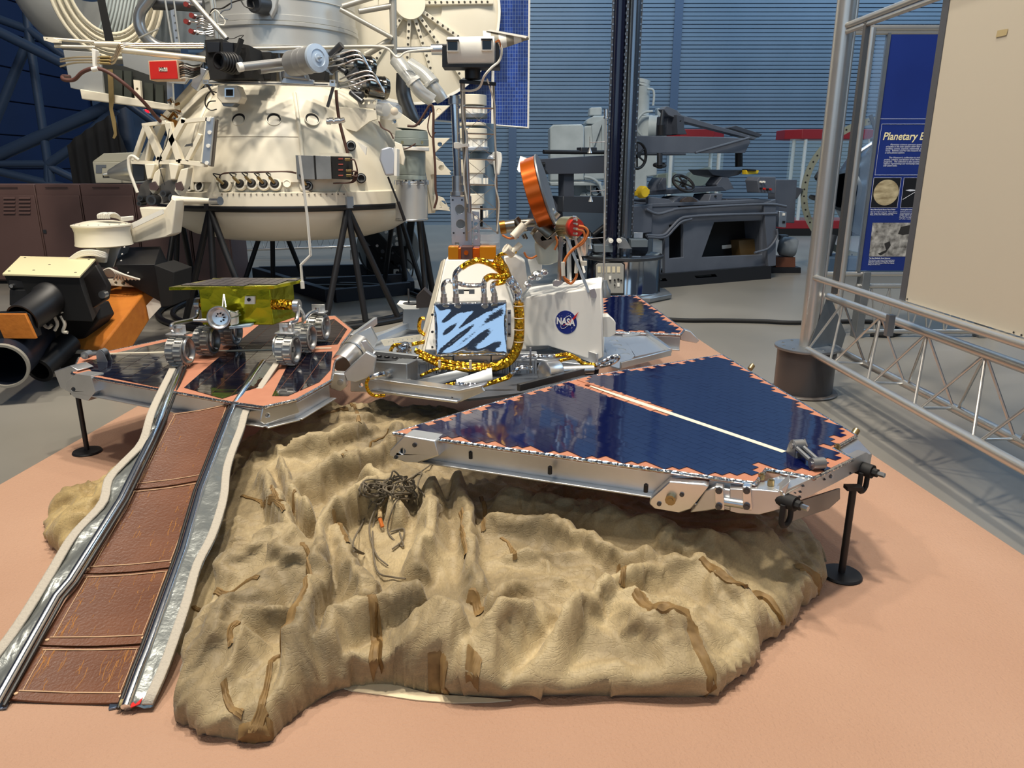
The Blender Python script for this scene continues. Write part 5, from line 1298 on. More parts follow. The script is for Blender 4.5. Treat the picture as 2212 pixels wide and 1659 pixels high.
for k in range(22):                                       # small fittings of the gimbal
    x, y = random.uniform(1120, 1240), random.uniform(488, 520); a = random.random() * 6.28
    mm = MB(); c = PY(x, y, 3.54 + random.uniform(0, .06)); mm.cyl(c, c + Vector((math.cos(a), -.4, math.sin(a))) * random.uniform(.012, .03), random.uniform(.004, .011), seg=10); mm.obj('gimbal_fitting', random.choice([G, steel, gunm]), LAN)
# top of the right box: white wedge, foil heap
mm = MB(); mm.platepx([(1088, 556), (1115, 553), (1134, 566), (1142, 620), (1126, 640), (1098, 610)], 3.56, .12); mm.obj('white_wedge', whitebox, LAN, bevel=.006)
mm = MB(); mm.platepx([(1140, 562), (1170, 556), (1172, 600), (1150, 604)], 3.66, .1); mm.obj('white_wedge', whitebox, LAN, bevel=.004)
for (x, y, r_) in ((1160, 595, 12), (1176, 588, 8), (1140, 615, 9), (1148, 600, 7)):
    mm = MB(); mm.sphere(PY(x, y, 3.47), r_ * px1, 14, 10, (1.1, 1, .9)); mm.obj('foil_heap', silverf, LAN)
# ---- wind mast with hanging cones
wire([(1309, 240, 3.74), (1304, 615, 3.66)], .0055, steel, LAN, 'wind_mast', sm=0)
mm = MB(); mm.cylpx((1309, 236, 3.74), (1309, 252, 3.74), 4.5); mm.cylpx((1309, 253, 3.74), (1309, 256, 3.74), 6); mm.obj('mast_cap', chrome, LAN)
for (x, y) in ((1274, 325), (1276, 430), (1275, 532)):
    c = PY(x, y, 3.7); mm = MB(); mm.lathe([(0, .03), (.0115, 0), (.0, .001)], c - Vector((0, 0, .012)), (0, 0, 1), 18); mm.obj('wind_cone', steel, LAN)
    wire([(x, y - 30, 3.7), (x, y - 8, 3.7)], .0018, steel, LAN, 'cone_wire'); wire([(x, y - 17, 3.7), (1306, y - 19, 3.7)], .0022, steel, LAN, 'cone_arm')
mm = MB(); c = PY(1306, 628, 3.6); mm.lathe([(.03, -.03), (.03, .0), (.018, .02), (.010, .05), (0, .05)], c, (0, 0, 1), 20); mm.obj('wind_mast_foot', aluG, LAN)
# ================================================================== ROVER
fl, fr_, rl, rr2 = PZ(394, 793, LZ2), PZ(625, 790, LZ2), PZ(500, 748, LZ2), PZ(692, 738, LZ2)
RC = (fl + fr_ + rl + rr2) / 4
fw = ((fl + fr_) / 2 - (rl + rr2) / 2); fw.z = 0; fw.normalize(); sd_ = Vector((-fw.y, fw.x, 0))      # sd_ points to the viewer's right
if sd_.x < 0: sd_ = -sd_
ROV = thing('mars_rover', (RC.x, RC.y, LZ2), 'small six wheeled rover with gold foil body and flat solar top on the petal', 'rover')
WR = .064; Zc = LZ2 + WR + .0115
def RL(a, b, z): return RC + fw * a + sd_ * b + Vector((0, 0, z))     # z above the petal
whm = M('wheel_aluminium', (158, 158, 158), .42, .9)
wm = MB()
wm.lathe([(.050, -.036), (.060, -.040), (WR, -.038), (WR, .038), (.060, .040), (.055, .040), (.050, .034), (.046, .015), (.014, .004), (.012, .030), (0, .030)], (0, 0, 0), (1, 0, 0), 36)
wm.lathe([(.050, -.036), (.030, -.02), (.0, -.02)], (0, 0, 0), (1, 0, 0), 36)
wheel_me = mesh_from(wm, 'wheel', whm)
cl = MB()
for row in (-1, 1):
    for k in range(20):
        a = 2 * math.pi * (k + .25 * row) / 20; c = Vector((row * .018, math.cos(a) * WR, math.sin(a) * WR)); t = Vector((0, -math.sin(a), math.cos(a))); n = Vector((0, math.cos(a), math.sin(a)))
        for j in range(5):
            o = c + Vector((-.013 + j * .0055, 0, 0)) - t * .0018; cl.add([o, o + Vector((.004, 0, 0)), o + Vector((.002, 0, 0)) + n * .009 + t * .003], [(0, 1, 2)])
            o2 = o + t * .0036; cl.add([o2, o2 + Vector((.004, 0, 0)), o2 + Vector((.002, 0, 0)) + n * .009 - t * .0005], [(0, 1, 2)])
        o = c - Vector((.015, 0, 0)) - t * .003; cl.obox(o, Vector((.030, 0, 0)), t * .006, n * .006)
cleat_me = mesh_from(cl, 'cleats', M('cleat_metal', (226, 224, 216), .38, .8))
rz = math.atan2(sd_.y, sd_.x)
wpos = {}
for side, (pf, pr) in ((-1, (fl, rl)), (1, (fr_, rr2))):
    for k, f in enumerate((0, .5, 1.0)):
        c = pf.lerp(pr, f); c.z = Zc; wpos[(side, k)] = c
        r_ = (0, 0, rz)
        wo = link('wheel', wheel_me, ROV, c, r_)
        d = bpy.data.objects.new('cleats', cleat_me); COL.objects.link(d); d.parent = wo; d['kind'] = 'stuff'
# solar top
sp = [(365, 627), (592, 624), (652, 611), (640, 607), (480, 606), (430, 614)]
zs = .335
sol = [PZ(x, y, LZ2 + zs) for x, y in sp]
mm = MB(); mm.poly(sol, (0, 0, .014)); SP = mm.obj('solar_top', lime, ROV, bevel=.001)
celp = M('rover_cell', (58, 54, 66), .25, .2)
mc = MB(); mc.box((0, 0, .001), (.040, .060, .002)); cme = mesh_from(mc, 'rover_cell', celp)
solxy = [(p.x, p.y) for p in sol]
for i in range(-8, 9):
    for j in range(-10, 11):
        q = RL(0, 0, 0) + fw * (i * .063) + sd_ * (j * .043) - Vector((0, .03, 0))
        if inside((q.x, q.y), solxy) and edged((q.x, q.y), solxy) > .024: link('rover_cell', cme, SP, (q.x, q.y, LZ2 + zs + .0142), (0, 0, math.atan2(sd_.y, sd_.x)))
# body: gold green foil box, narrower tail on the right
body = [PY(438, 702, 3.40), PY(590, 700, 3.40), PY(640, 688, 3.60), PY(470, 690, 3.72)]
zb = body[0].z; body = [Vector((p.x, p.y, zb)) for p in body]; bt = [Vector((p.x, p.y, LZ2 + zs)) for p in body]
mm = MB(); mm.hexa(body, bt); BO = mm.obj('body', lime, ROV, bevel=.003)
mm = MB(); mm.platepx([(529, 640), (550, 640), (550, 657), (528, 657)], 3.385, .015); mm.obj('camera_mount', white2, BO)
mm = MB(); c = PY(538, 647, 3.385); mm.cyl(c, c + Vector((0, -.006, 0)), .008, seg=16); mm.obj('camera_lens', blackm, BO)
mm = MB(); mm.platepx([(494, 706), (540, 702), (541, 706), (496, 711)], 3.34, .05); mm.obj('front_shelf', M('pale_blue_strip', (176, 200, 220), .35), ROV)
mm = MB(); mm.platepx([(496, 676), (512, 672), (513, 700), (498, 703)], 3.35, .02); mm.obj('white_block', white2, ROV)
for sgn in (-1, 1):
    mm = MB(); mm.cyl(RL(.05, sgn * .12, .255), RL(.05, sgn * .235, .255), .024, seg=20); mm.obj('rocker_axle', goldf, ROV)
    mm = MB(); mm.cyl(RL(.05, sgn * .225, .25), RL(.05, sgn * .25, .25), .030, seg=24); mm.obj('axle_hub', steel, ROV)
    hub = RL(.05, sgn * .245, .25)
    f_, m_, b_ = wpos[(sgn, 0)], wpos[(sgn, 1)], wpos[(sgn, 2)]
    topf = f_ + Vector((0, 0, .085)) + sd_ * sgn * (-.0)
    mm = MB(); mm.tube([hub, hub + fw * .04 + Vector((0, 0, -.06)), topf + sd_ * sgn * .02 + Vector((0, 0, .035)), topf + sd_ * sgn * .02], .010, 8, 5); mm.obj('rocker_arm', steel, ROV)
    mm = MB(); mm.tube([hub, hub - fw * .05 + Vector((0, 0, -.05)), m_ + Vector((0, 0, .09)) + sd_ * sgn * .0], .009, 8, 4); mm.obj('rocker_arm', steel, ROV)
    mm = MB(); mm.tube([m_ + Vector((0, 0, .085)), (m_ + b_) / 2 + Vector((0, 0, .10)), b_ + Vector((0, 0, .085))], .009, 8, 3); mm.obj('bogie_arm', steel, ROV)
    for c in (f_, b_):
        mm = MB(); mm.box(tuple(c + Vector((0, 0, .080))), (.085, .06, .006), rz); mm.obox(c + Vector((0, 0, .083)) - sd_ * .035 + fw * -.01, sd_ * .07, fw * .004, Vector((0, 0, .035))); mm.obj('steering_bracket', alu, ROV, bevel=.001)
        mm = MB(); mm.cyl(c + Vector((0, 0, .083)), c + Vector((0, 0, .105)), .016, seg=16); mm.obj('steering_hub', steel, ROV)
    for c in (f_, m_, b_):                              # perforated fork down to the axle
        s2 = sgn * (-.046) if sgn > 0 else .046
        arc = [c + sd_ * s2 + fw * .05 * math.sin(a) + Vector((0, 0, .05 * math.cos(a) + .012)) for a in [math.pi * k / 8 for k in range(9)]]
        mm = MB(); mm.tube(arc, .006, 6); mm.tube([arc[0], c + Vector((0, 0, .078))], .006, 6); mm.obj('wheel_fork', steel, ROV)
# instrument drum on the front
c = PY(474, 686, 3.27)
ddir = (fw * .9 + sd_ * .25 + Vector((0, 0, .12))).normalized()
mm = MB(); mm.lathe([(.0, -.05), (.040, -.05), (.046, -.03), (.050, 0), (.052, .012), (.046, .014), (.040, .010), (.034, -.012), (.0, -.016)], c, ddir, 36); DR = mm.obj('instrument_drum', aluL, ROV)
mm = MB(); mm.lathe([(.047, .012), (.050, .018), (.053, .012)], c, ddir, 36); mm.obj('drum_ring', steel, DR)
mm = MB()
for k in range(9):
    a = k * .698; q = c - ddir * .013 + sd_ * .018 * math.cos(a) + Vector((0, 0, .018 * math.sin(a))); mm.cyl(q, q + ddir * .003, .004, seg=8)
mm.obj('drum_holes', blackm, DR, kind='stuff')
mm = MB(); mm.cylpx((452, 692, 3.29), (436, 692, 3.29), 4.5); mm.cylpx((438, 692, 3.29), (418, 692, 3.29), 3); mm.obj('drum_pin', steel, ROV)
for a, b in (((481, 664, 3.29), (483, 636, 3.33)), ((488, 664, 3.29), (484, 636, 3.33)), ((498, 688, 3.3), (520, 680, 3.38)), ((495, 672, 3.3), (518, 676, 3.38))):
    mm = MB(); mm.tube([PY(*a), PY(*b)], .004, 6); mm.obj('drum_hanger', steel, ROV)
# bent white antenna
Ya = PZ(650, 611, LZ2 + zs).y - .012
pts = [PY(653, 612, Ya), PY(650, 572, Ya), PY(671, 551, Ya), PY(664, 470, Ya), PY(647, 336, Ya)]
mm = MB(); mm.tube(pts, .0065, 8); mm.obj('antenna', white2, ROV)
mm = MB(); mm.cyl(pts[0] - Vector((0, 0, .025)), pts[0] + Vector((0, 0, .01)), .010, seg=10); mm.obj('antenna_socket', white2, ROV)
# ================================================================== LARGE SPACECRAFT BEHIND
VX, VY = -2.02, 7.1
VG = thing('spacecraft', (VX, VY, 1.0), 'large cream domed spacecraft with silver cylinder, dish and blue solar wing on a black frame', 'spacecraft')
def vcyl(p0, p1, r, mat, name, seg=16, parent=None):
    mm = MB(); mm.cyl(p0, p1, r, seg=seg); return mm.obj(name, mat, parent or VG)
o = (VX, VY, 0)
dome_prof = [(1.17, 1.06), (1.17, 1.10), (1.12, 1.11), (1.115, 1.2), (1.09, 1.35), (1.05, 1.5), (.99, 1.62), (.90, 1.75), (.80, 1.87), (.72, 1.93), (.66, 1.95), (.0, 1.96)]
mm = MB(); mm.lathe(dome_prof, o, (0, 0, 1), 96); mm.obj('upper_dome', white, VG)
mm = MB(); mm.lathe([(1.17, 1.00), (1.17, 1.06), (1.13, 1.06)], o, (0, 0, 1), 96); mm.obj('dome_flange', white, VG)
mm = MB(); mm.lathe([(1.12, 1.03), (1.13, .97), (1.11, .90), (1.04, .82), (.90, .74), (.70, .69), (.4, .665), (0, .66)], o, (0, 0, 1), 96); mm.obj('lower_dome', white, VG)
# raised front panel with three round ports
def dR(z, extra=0.0):
    for (r0, z0), (r1, z1) in zip(dome_prof[:-1], dome_prof[1:]):
        if z0 <= z <= z1 and z1 > z0: return r0 + (r1 - r0) * (z - z0) / (z1 - z0) + extra
    return .7
def dP(a, z, e=0.0):
    r = dR(z, e); return Vector((VX + r * math.sin(a), VY - r * math.cos(a), z))
def dome_pt(x, y, e=0.0):
    """point of the dome surface seen at a pixel"""
    r = ray(x, y); t = 3.0
    while t < 9:
        p = CAM + r * t
        if 1.06 <= p.z <= 1.95 and math.hypot(p.x - VX, p.y - VY) <= dR(p.z, e): return p
        t += .006
    return PY(x, y, VY - .9)
def dnorm(p):
    n = Vector((p.x - VX, p.y - VY, 0)).normalized(); return (n + Vector((0, 0, .35 + (p.z - 1.1) * .5))).normalized()
A0, A1 = R(-27), R(20)
mm = MB(); nz, na = 18, 28
for lay in (.022, .004):
    for j in range(nz + 1):
        for i in range(na + 1): mm.v.append(dP(A0 + (A1 - A0) * i / na, 1.18 + .66 * j / nz, lay))
Wn = (nz + 1) * (na + 1)
for j in range(nz):
    for i in range(na):
        a = j * (na + 1) + i; mm.f.append((a, a + 1, a + na + 2, a + na + 1)); mm.f.append((Wn + a, Wn + a + na + 1, Wn + a + na + 2, Wn + a + 1))
ri = list(range(na + 1)) + [j * (na + 1) + na for j in range(1, nz + 1)] + [nz * (na + 1) + i for i in range(na - 1, -1, -1)] + [j * (na + 1) for j in range(nz - 1, 0, -1)]
for a, b in zip(ri, ri[1:] + ri[:1]): mm.f.append((a, Wn + a, Wn + b, b))
FPN = mm.obj('front_panel', white, VG)
for a in (A0, A1):
    mm = MB(); mm.tube([dP(a, 1.12 + .74 * k / 12, .025) for k in range(13)], .016, 8); mm.obj('panel_rib', white, FPN)
mm = MB(); mm.tube([dP(A0 + (A1 - A0) * k / 12, 1.52, .024) for k in range(13)], .0025, 5); mm.obj('panel_seam', M('dark_seam_cream', (150, 140, 118), .6), FPN)  # seam drawn as a thin line in darker cream
for x in (516, 592, 674):
    c = dome_pt(x, 258, .022); n = dnorm(c); mm = MB(); mm.lathe([(.052, .008), (.058, .008), (.058, .0), (.052, -.004)], c, n, 28); pr = mm.obj('port_rim', white, FPN)
    mm = MB(); mm.cyl(c + n * .002, c + n * .004, .052, seg=28); mm.obj('port_hole', blackm, FPN)  # flat black disc paints the shade inside the recess
    mm = MB(); mm.lathe([(.0, .007), (.043, .007), (.043, .004)], c + Vector((0, 0, -.014)) + n * .006, n, 24); mm.obj('port_lit_floor', white, FPN)  # lowered pale disc stands for the lit inside, leaving a dark crescent above
# row of cable plugs in a scalloped plate
cl_ = [(487, 400), (520, 398), (545, 397), (570, 398), (594, 398)]
mm = MB(); mm.tube([dome_pt(x, y, .02) for x, y in [(474, 392), (478, 378), (500, 373), (560, 372), (620, 371), (640, 374)]], .009, 8, 4); mm.obj('plug_harness', cableb, VG)
for (x, y) in cl_ + [(661, 402)]:
    c = dome_pt(x, y, .02); n = dnorm(c); mm = MB(); mm.lathe([(0, .014), (.047, .014), (.050, .010), (.050, -.01)], c, n, 24); mm.obj('plug_plate', white, VG)
    mm = MB(); mm.lathe([(0, .03), (.026, .03), (.034, .02), (.034, .0)], c, n, 20); mm.obj('plug_socket', cablek, VG)
    mm = MB(); a = c + n * .03; mm.cyl(a, a + n * .03 + Vector((-.03, 0, .035)), .012, seg=10); mm.obj('plug', M('brass', (176, 156, 110), .3, 1), VG)
    b = a + n * .03 + Vector((-.03, 0, .035)); mm = MB(); mm.tube([b, b + Vector((-.02, -.01, .03)), dome_pt(x - 10, y - 22, .03)], .005, 6, 4); mm.obj('plug_cable', cablek, VG)
c = dome_pt(620, 398, .02); mm = MB(); mm.lathe([(.030, .01), (.030, .02), (.024, .02), (.024, .014), (0, .014)], c, dnorm(c), 24); mm.obj('blank_plug', white, VG)
for k in range(22):
    x = 480 + k * 12.5; q = dome_pt(x, 420, .0); mm = MB(); mm.cyl(q - Vector((0, .0, 0)), q + dnorm(q) * .01, .008, seg=3); mm.obj('flange_tooth', M('dark_tooth_cream', (120, 112, 98), .6), VG)  # small three-sided teeth in a darker cream
# triangular webs on the flange
for pts in ([(445, 420), (461, 382), (476, 420)], [(728, 424), (740, 398), (756, 424)]):
    q = dome_pt(pts[1][0], 410, .0); mm = MB(); mm.platepx(pts, q.y - .04, .03); mm.obj('flange_web', white, VG)
# lenses
for x, y in ((758, 315), (780, 385), (665, 402)):
    c = dome_pt(x, y, .03); n = Vector((.25, -1, .05)).normalized(); mm = MB(); mm.lathe([(.040, -.06), (.040, .02), (.032, .022), (.030, .01), (.020, .004), (0, .004)], c, n, 24); mm.obj('lens_barrel', black, VG)
    mm = MB(); mm.lathe([(.033, .0225), (.026, .024), (.026, .016)], c, n, 24); mm.obj('lens_ring', aluG, VG)
# grey electronics box on the front
q = dome_pt(690, 370, .0); Yb = q.y - .12
mm = MB(); mm.platepx([(638, 335), (714, 337), (717, 387), (642, 388)], Yb, .16); EBX = mm.obj('electronics_box', M('brushed_grey_sheet', (158, 158, 156), .4, .6, col2=(138, 138, 136), scale=6), VG, bevel=.003)
mm = MB(); mm.platepx([(677, 336), (681, 336), (684, 388), (680, 388)], Yb - .002, .01); mm.obj('box_slot', blackm, EBX)
mm = MB(); mm.platepx([(716, 338), (752, 338), (756, 388), (718, 386)], Yb - .01, .15); mm.obj('connector_face', blackm, EBX, bevel=.003)
for k, (x, y) in enumerate([(754, 345), (757, 369), (757, 379)]):
    mm = MB(); mm.cylpx((x - 8, y, Yb - .04), (x + 3, y, Yb - .05), 3.4, seg=12); mm.obj('brass_plug', M('brass', (176, 156, 110), .3, 1), EBX)
    mm = MB(); mm.tubepx([(x + 3, y, Yb - .05), (x + 12 + k, y + 2, Yb - .05), (772 - k * 2, 372, Yb - .03), (768 - 3 * k, 390, Yb - .02), (752, 395, Yb), (720, 396, Yb + .02)], 1.7, 7, 5); mm.obj('box_cable', cableb, EBX)
for y in (343, 355, 367, 379):
    mm = MB(); mm.boxpx(731, y - 1.5, 741, y + 1.5, Yb - .013, .004); mm.obj('red_mark', M('dull_red', (150, 70, 60), .6), EBX)
mm = MB(); mm.platepx([(690, 330), (750, 331), (753, 338), (690, 337)], Yb + .02, .15); mm.obj('box_lid', white, EBX)
# horizontal rail over the dome with hanging sensor
rq = 6.0
mm = MB(); mm.platepx([(438, 173), (724, 179), (724, 187), (438, 180)], rq, .05); RAI = mm.obj('sensor_rail', M('bright_rail', (226, 222, 210), .4, .2), VG, bevel=.002)
mm = MB(); mm.platepx([(452, 177), (708, 181.5), (708, 183), (452, 178.3)], rq - .002, .01); mm.obj('rail_groove', gunm, RAI)
for x0 in (438, 712):
    mm = MB(); mm.platepx([(x0, 172), (x0 + 12, 172), (x0 + 12, 182 + (x0 > 600) * 5), (x0, 181 + (x0 > 600) * 5)], rq - .006, .004, [[(x0 + 3, 175), (x0 + 9, 175), (x0 + 9, 179), (x0 + 3, 179)]]); mm.obj('rail_end', aluL, RAI)
mm = MB(); mm.cylpx((447, 182, 6.05), (462, 205, 6.1), 3, seg=4); mm.obj('rail_leg', gunm, RAI); mm = MB(); mm.cylpx((720, 187, 6.05), (708, 230, 6.15), 4, seg=4); mm.obj('rail_leg', greyp, RAI)
mm = MB(); mm.platepx([(612, 168), (652, 172), (676, 172), (676, 183), (606, 179)], rq - .04, .05); mm.obj('drum_foot', alub, RAI, bevel=.003)
mm = MB(); mm.platepx([(470, 184), (512, 184), (522, 210), (516, 222), (478, 222), (468, 210)], rq - .08, .13); SNS = mm.obj('sensor_box', white, VG, bevel=.006)
mm = MB(); mm.boxpx(485, 190, 506, 210, rq - .09, .012); mm.obj('sensor_bezel', aluL, SNS); mm = MB(); mm.boxpx(488, 193, 503, 207, rq - .093, .006); mm.obj('sensor_window', blackm, SNS)
mm = MB(); mm.platepx([(478, 222), (510, 222), (502, 230), (482, 229)], rq - .05, .1); mm.obj('sensor_cowl', aluG, SNS, bevel=.003)
for pts in ([(468, 200), (455, 198), (445, 210), (444, 228), (455, 238), (468, 236)], [(466, 218), (452, 220), (446, 232)]): 
    mm = MB(); mm.tubepx([(x, y, rq) for x, y in pts], 1.3, 6, 5); mm.obj('sensor_cable', cablek, VG)
# grey drum instrument
a, b = PY(632, 138, 5.9), PY(683, 126, 5.72); L_ = (b - a).length; r_ = 27 * mpp(130, 5.8)
satin = M('satin_grey', (160, 160, 160), .4, .6)
mm = MB(); mm.lathe([(0, 0), (r_ * 1.02, 0), (r_, .01), (r_, L_ * .38), (r_ * 1.03, L_ * .39), (r_, L_ * .41), (r_, L_ * .63), (r_ * 1.03, L_ * .64), (r_, L_ * .66), (r_, L_), (0, L_)], a, b - a, 40); DRU = mm.obj('drum_instrument', satin, VG)
capm = M('pale_blue_grey', (180, 194, 210), .45, .3)
mm = MB(); mm.lathe([(0, L_ + .03), (r_ * .3, L_ + .03), (r_ * .32, L_ + .022), (r_ * .62, L_ + .02), (r_ * .66, L_ + .026), (r_ * 1.05, L_ + .02), (r_ * 1.08, L_), (0, L_)], a, b - a, 40); mm.obj('drum_cap', capm, DRU)
mm = MB(); mm.lathe([(0, L_ + .06), (.008, L_ + .058), (.010, L_ + .03), (.016, L_ + .028)], a, b - a, 14); mm.obj('drum_knob', steel, DRU)
mm = MB(); mm.platepx([(614, 150), (656, 156), (662, 172), (610, 166)], 5.88, .14); mm.obj('drum_base', satin, DRU, bevel=.01)
mm = MB(); mm.cylpx((518, 145, 5.7), (616, 134, 5.95), 9, seg=20); mm.obj('drum_tube', satin, VG); mm = MB(); mm.cylpx((514, 146, 5.68), (524, 144, 5.7), 9.6, seg=20); mm.obj('tube_ring', white2, VG); mm = MB(); mm.cylpx((560, 152, 5.95), (620, 144, 6.1), 8, seg=16); mm.obj('drum_tube', satin, VG)
# black box with hooded lens
mm = MB(); mm.platepx([(442, 86), (480, 84), (482, 90), (520, 94), (538, 98), (544, 168), (454, 172), (446, 130)], 5.85, .28); BB = mm.obj('black_camera_box', blackm, VG, bevel=.006)
mm = MB(); mm.platepx([(446, 90), (474, 90), (474, 112), (448, 114)], 5.83, .03); mm.obj('box_panel', M('blue_black', (14, 18, 28), .5), BB, bevel=.002); mm = MB(); mm.platepx([(480, 90), (502, 92), (504, 116), (482, 116)], 5.82, .04); mm.obj('box_panel', M('blue_black', (14, 18, 28), .5), BB, bevel=.002)
c = PY(472, 131, 5.66); n = Vector((-.55, -1, .05)).normalized()
mm = MB(); mm.lathe([(.070, -.16), (.058, -.04), (.060, 0), (.048, .002), (.040, -.05), (0, -.06)], c, n, 28); mm.obj('hooded_lens', black, BB)
for k in range(5):
    mm = MB(); q = c - n * (.03 + k * .022); mm.lathe([(.060 + k * .003, -.005), (.066 + k * .003, 0), (.060 + k * .003, .005)], q, n, 28); mm.obj('hood_ring', black, BB)
mm = MB(); mm.cylpx((508, 126, 5.78), (522, 84, 5.80), 6, seg=4); mm.obj('black_rod', blackm, BB); mm = MB(); mm.tubepx([(521, 82, 5.8), (526, 76, 5.8), (516, 78, 5.8), (505, 83, 5.82), (490, 84, 5.85)], .8, 6, 4); mm.obj('rod_cable', cablek, BB)
mm = MB(); mm.boxpx(545, 112, 585, 172, 6.15, .15); mm.obj('black_block', blackm, VG, bevel=.004); mm = MB(); mm.boxpx(655, 152, 702, 174, 6.1, .15); mm.obj('black_block', blackm, VG, bevel=.004)
# silver bus cylinder, rings
silvb = M('silver_skin', (198, 198, 194), .34, .45, col2=(188, 188, 186), scale=3)
mm = MB(); mm.lathe([(.66, 2.20), (.67, 2.235), (.645, 2.24), (.645, 2.38), (.66, 2.385), (.66, 2.41), (.65, 2.415), (.655, 2.42), (.655, 2.46), (.64, 2.465), (.64, 2.58), (.648, 2.585), (.64, 2.59), (.64, 3.4), (0, 3.4)], o, (0, 0, 1), 80); mm.obj('bus_cylinder', silvb, VG)
mm = MB(); mm.lathe([(.60, 1.95), (.60, 2.20), (.70, 2.20)], o, (0, 0, 1), 64); mm.obj('bus_neck', M('neck_cream', (190, 182, 164), .5), VG)
mm = MB(); mm.lathe([(.70, 2.165), (.735, 2.165), (.735, 2.20), (.66, 2.20)], o, (0, 0, 1), 80); mm.obj('bus_ring', alu, VG)
for a in [R(k) for k in range(-78, 79, 13)]:
    c = Vector((VX + .70 * math.sin(a), VY - .70 * math.cos(a), 0)); mm = MB(); mm.cyl(c + Vector((0, 0, 1.93)), c + Vector((0, 0, 2.17)), .014, seg=8); mm.obj('neck_strut', aluG, VG)
for k in range(10):
    a = R(-60 + 13 * k); z = 2.02 + .02 * (k % 3); c = Vector((VX + .68 * math.sin(a), VY - .68 * math.cos(a), z)); mm = MB(); mm.box(c, (.11, .08, .07), a); mm.obj('neck_unit', random.choice([aluG, gunm, white, black]), VG, bevel=.004)
mm = MB(); mm.platepx([(563, -10), (600, -12), (596, 18), (586, 40), (576, 20)], VY - .70, .05); mm.obj('bus_bracket', silvb, VG, bevel=.01); 
a = PY(556, 8, 6.35); mm = MB(); mm.lathe([(.075, -.1), (.07, .04), (.055, .045), (.05, 0), (0, 0)], a, (-.4, -1, -.1), 24); mm.obj('bus_nozzle', gunm, VG)
# chrome actuators at the right of the neck
for (x0, y0, x1, y1, r_) in ((756, 140, 806, 148, 24), (784, 184, 836, 192, 24)):
    a, b = PY(x0, y0, 6.35), PY(x1, y1, 6.45); L_ = (b - a).length; rr = r_ * mpp(y0, 6.4) 
    mm = MB(); mm.lathe([(0, 0), (rr * .8, 0), (rr, .02), (rr, L_ * .12), (rr * 1.05, L_ * .14), (rr, L_ * .17), (rr, L_ * .8), (rr * 1.05, L_ * .83), (rr * .9, L_), (0, L_)], a, b - a, 32); ACT = mm.obj('actuator', M('dark_chrome', (120, 116, 108), .14, 1), VG)
    for k in range(9):
        q = PY(x0 - 30 + random.uniform(-14, 24), y0 + random.uniform(-22, 22), 6.3); mm = MB(); d_ = Vector((random.uniform(.3, 1), -.2, random.uniform(-.6, .6))).normalized(); mm.cyl(q, q + d_ * random.uniform(.06, .14), random.uniform(.014, .035), seg=12); mm.obj('actuator_fitting', random.choice([steel, gunm, gunm]), ACT)
    for k in range(3):
        mm = MB(); mm.tubepx([(x0 - 50, y0 - 12 + 9 * k, 6.28), (x0 - 20, y0 - 24 + 12 * k, 6.25), (x0 + 20, y0 - 28 + 8 * k, 6.25), (x0 + 46, y0 + 16 - 4 * k, 6.28)], 1.8, 6, 5); mm.obj('actuator_pipe', steel, ACT)
# flared pipes, struts at right
for pts, r_, mt in (([(855, 128, 6.7), (880, 160, 6.65), (896, 180, 6.6)], 15, M('frosted_duct', (200, 202, 200), .2, .2, alpha=.75)), ([(885, 140, 6.85), (915, 160, 6.8), (936, 182, 6.75)], 15, M('frosted_duct', (200, 202, 200), .2, .2, alpha=.75)),
                    ([(890, 172, 6.6), (908, 198, 6.6), (935, 218, 6.62)], 14, silvb), ([(928, 178, 6.78), (945, 200, 6.78), (955, 216, 6.8)], 14, silvb), ([(872, 160, 7.0), (872, 205, 7.0), (890, 255, 7.0), (905, 280, 7.05)], 16, gunm)):
    mm = MB(); mm.tubepx(pts, r_, 18, 5); mm.obj('duct', mt, VG)
for (x, y, Y) in ((893, 176, 6.6), (930, 180, 6.77)):
    c = PY(x, y, Y); mm = MB(); mm.lathe([(.058, -.02), (.064, -.018), (.064, .012), (.058, .014)], c, (.5, 0, -.7), 24); mm.obj('duct_ring', white2, VG)
for a, b, r_ in (((848, -30, 6.8), (851, 130, 6.8), 8), ((735, 20, 6.7), (848, 82, 6.75), 5), ((740, 14, 6.7), (850, -20, 6.75), 6), ((545, 105, 6.3), (850, 100, 6.75), 4), ((775, 25, 6.7), (850, 12, 6.8), 6), ((790, 118, 6.8), (848, 84, 6.8), 7)):
    mm = MB(); mm.cylpx(a, b, r_, seg=14); mm.obj('bus_strut', M('tan_strut', (176, 172, 162), .4, .5), VG)
mm = MB(); mm.tubepx([(700, 102, 6.4), (760, 100, 6.4), (830, 102, 6.4), (858, 124, 6.4), (880, 112, 6.4), (935, 106, 6.4)], 2.2, 8, 5); mm.obj('long_cable', cablew, VG)
mm = MB(); mm.cylpx((858, 108, 6.5), (945, 106, 6.5), 6, seg=12); mm.obj('boom', aluG, VG); mm = MB(); mm.cylpx((932, 107, 6.5), (975, 106, 6.5), 11, seg=20); mm.obj('boom_tube', steel, VG)
a, b = PY(1046, 92, 6.5), PY(1142, 82, 6.5); L_ = (b - a).length
for k in range(6):
    f0, f1 = k / 6, (k + 1) / 6; r0, r1 = .088 * (1 - f0) + .012 * f0, .088 * (1 - f1) + .012 * f1
    mm = MB(); mm.lathe([(r0, L_ * f0), (r1, L_ * f1)] + ([(0, L_ * f1)] if k == 5 else []), a, b - a, 28); mm.obj('cone_band', white2 if k % 2 == 0 else M('stripe_grey', (150, 144, 130), .5), VG)
mm = MB(); mm.platepx([(1050, 66), (1060, 64), (1140, 78), (1136, 82)], 6.44, .12); mm.obj('cone_visor', white2, VG)
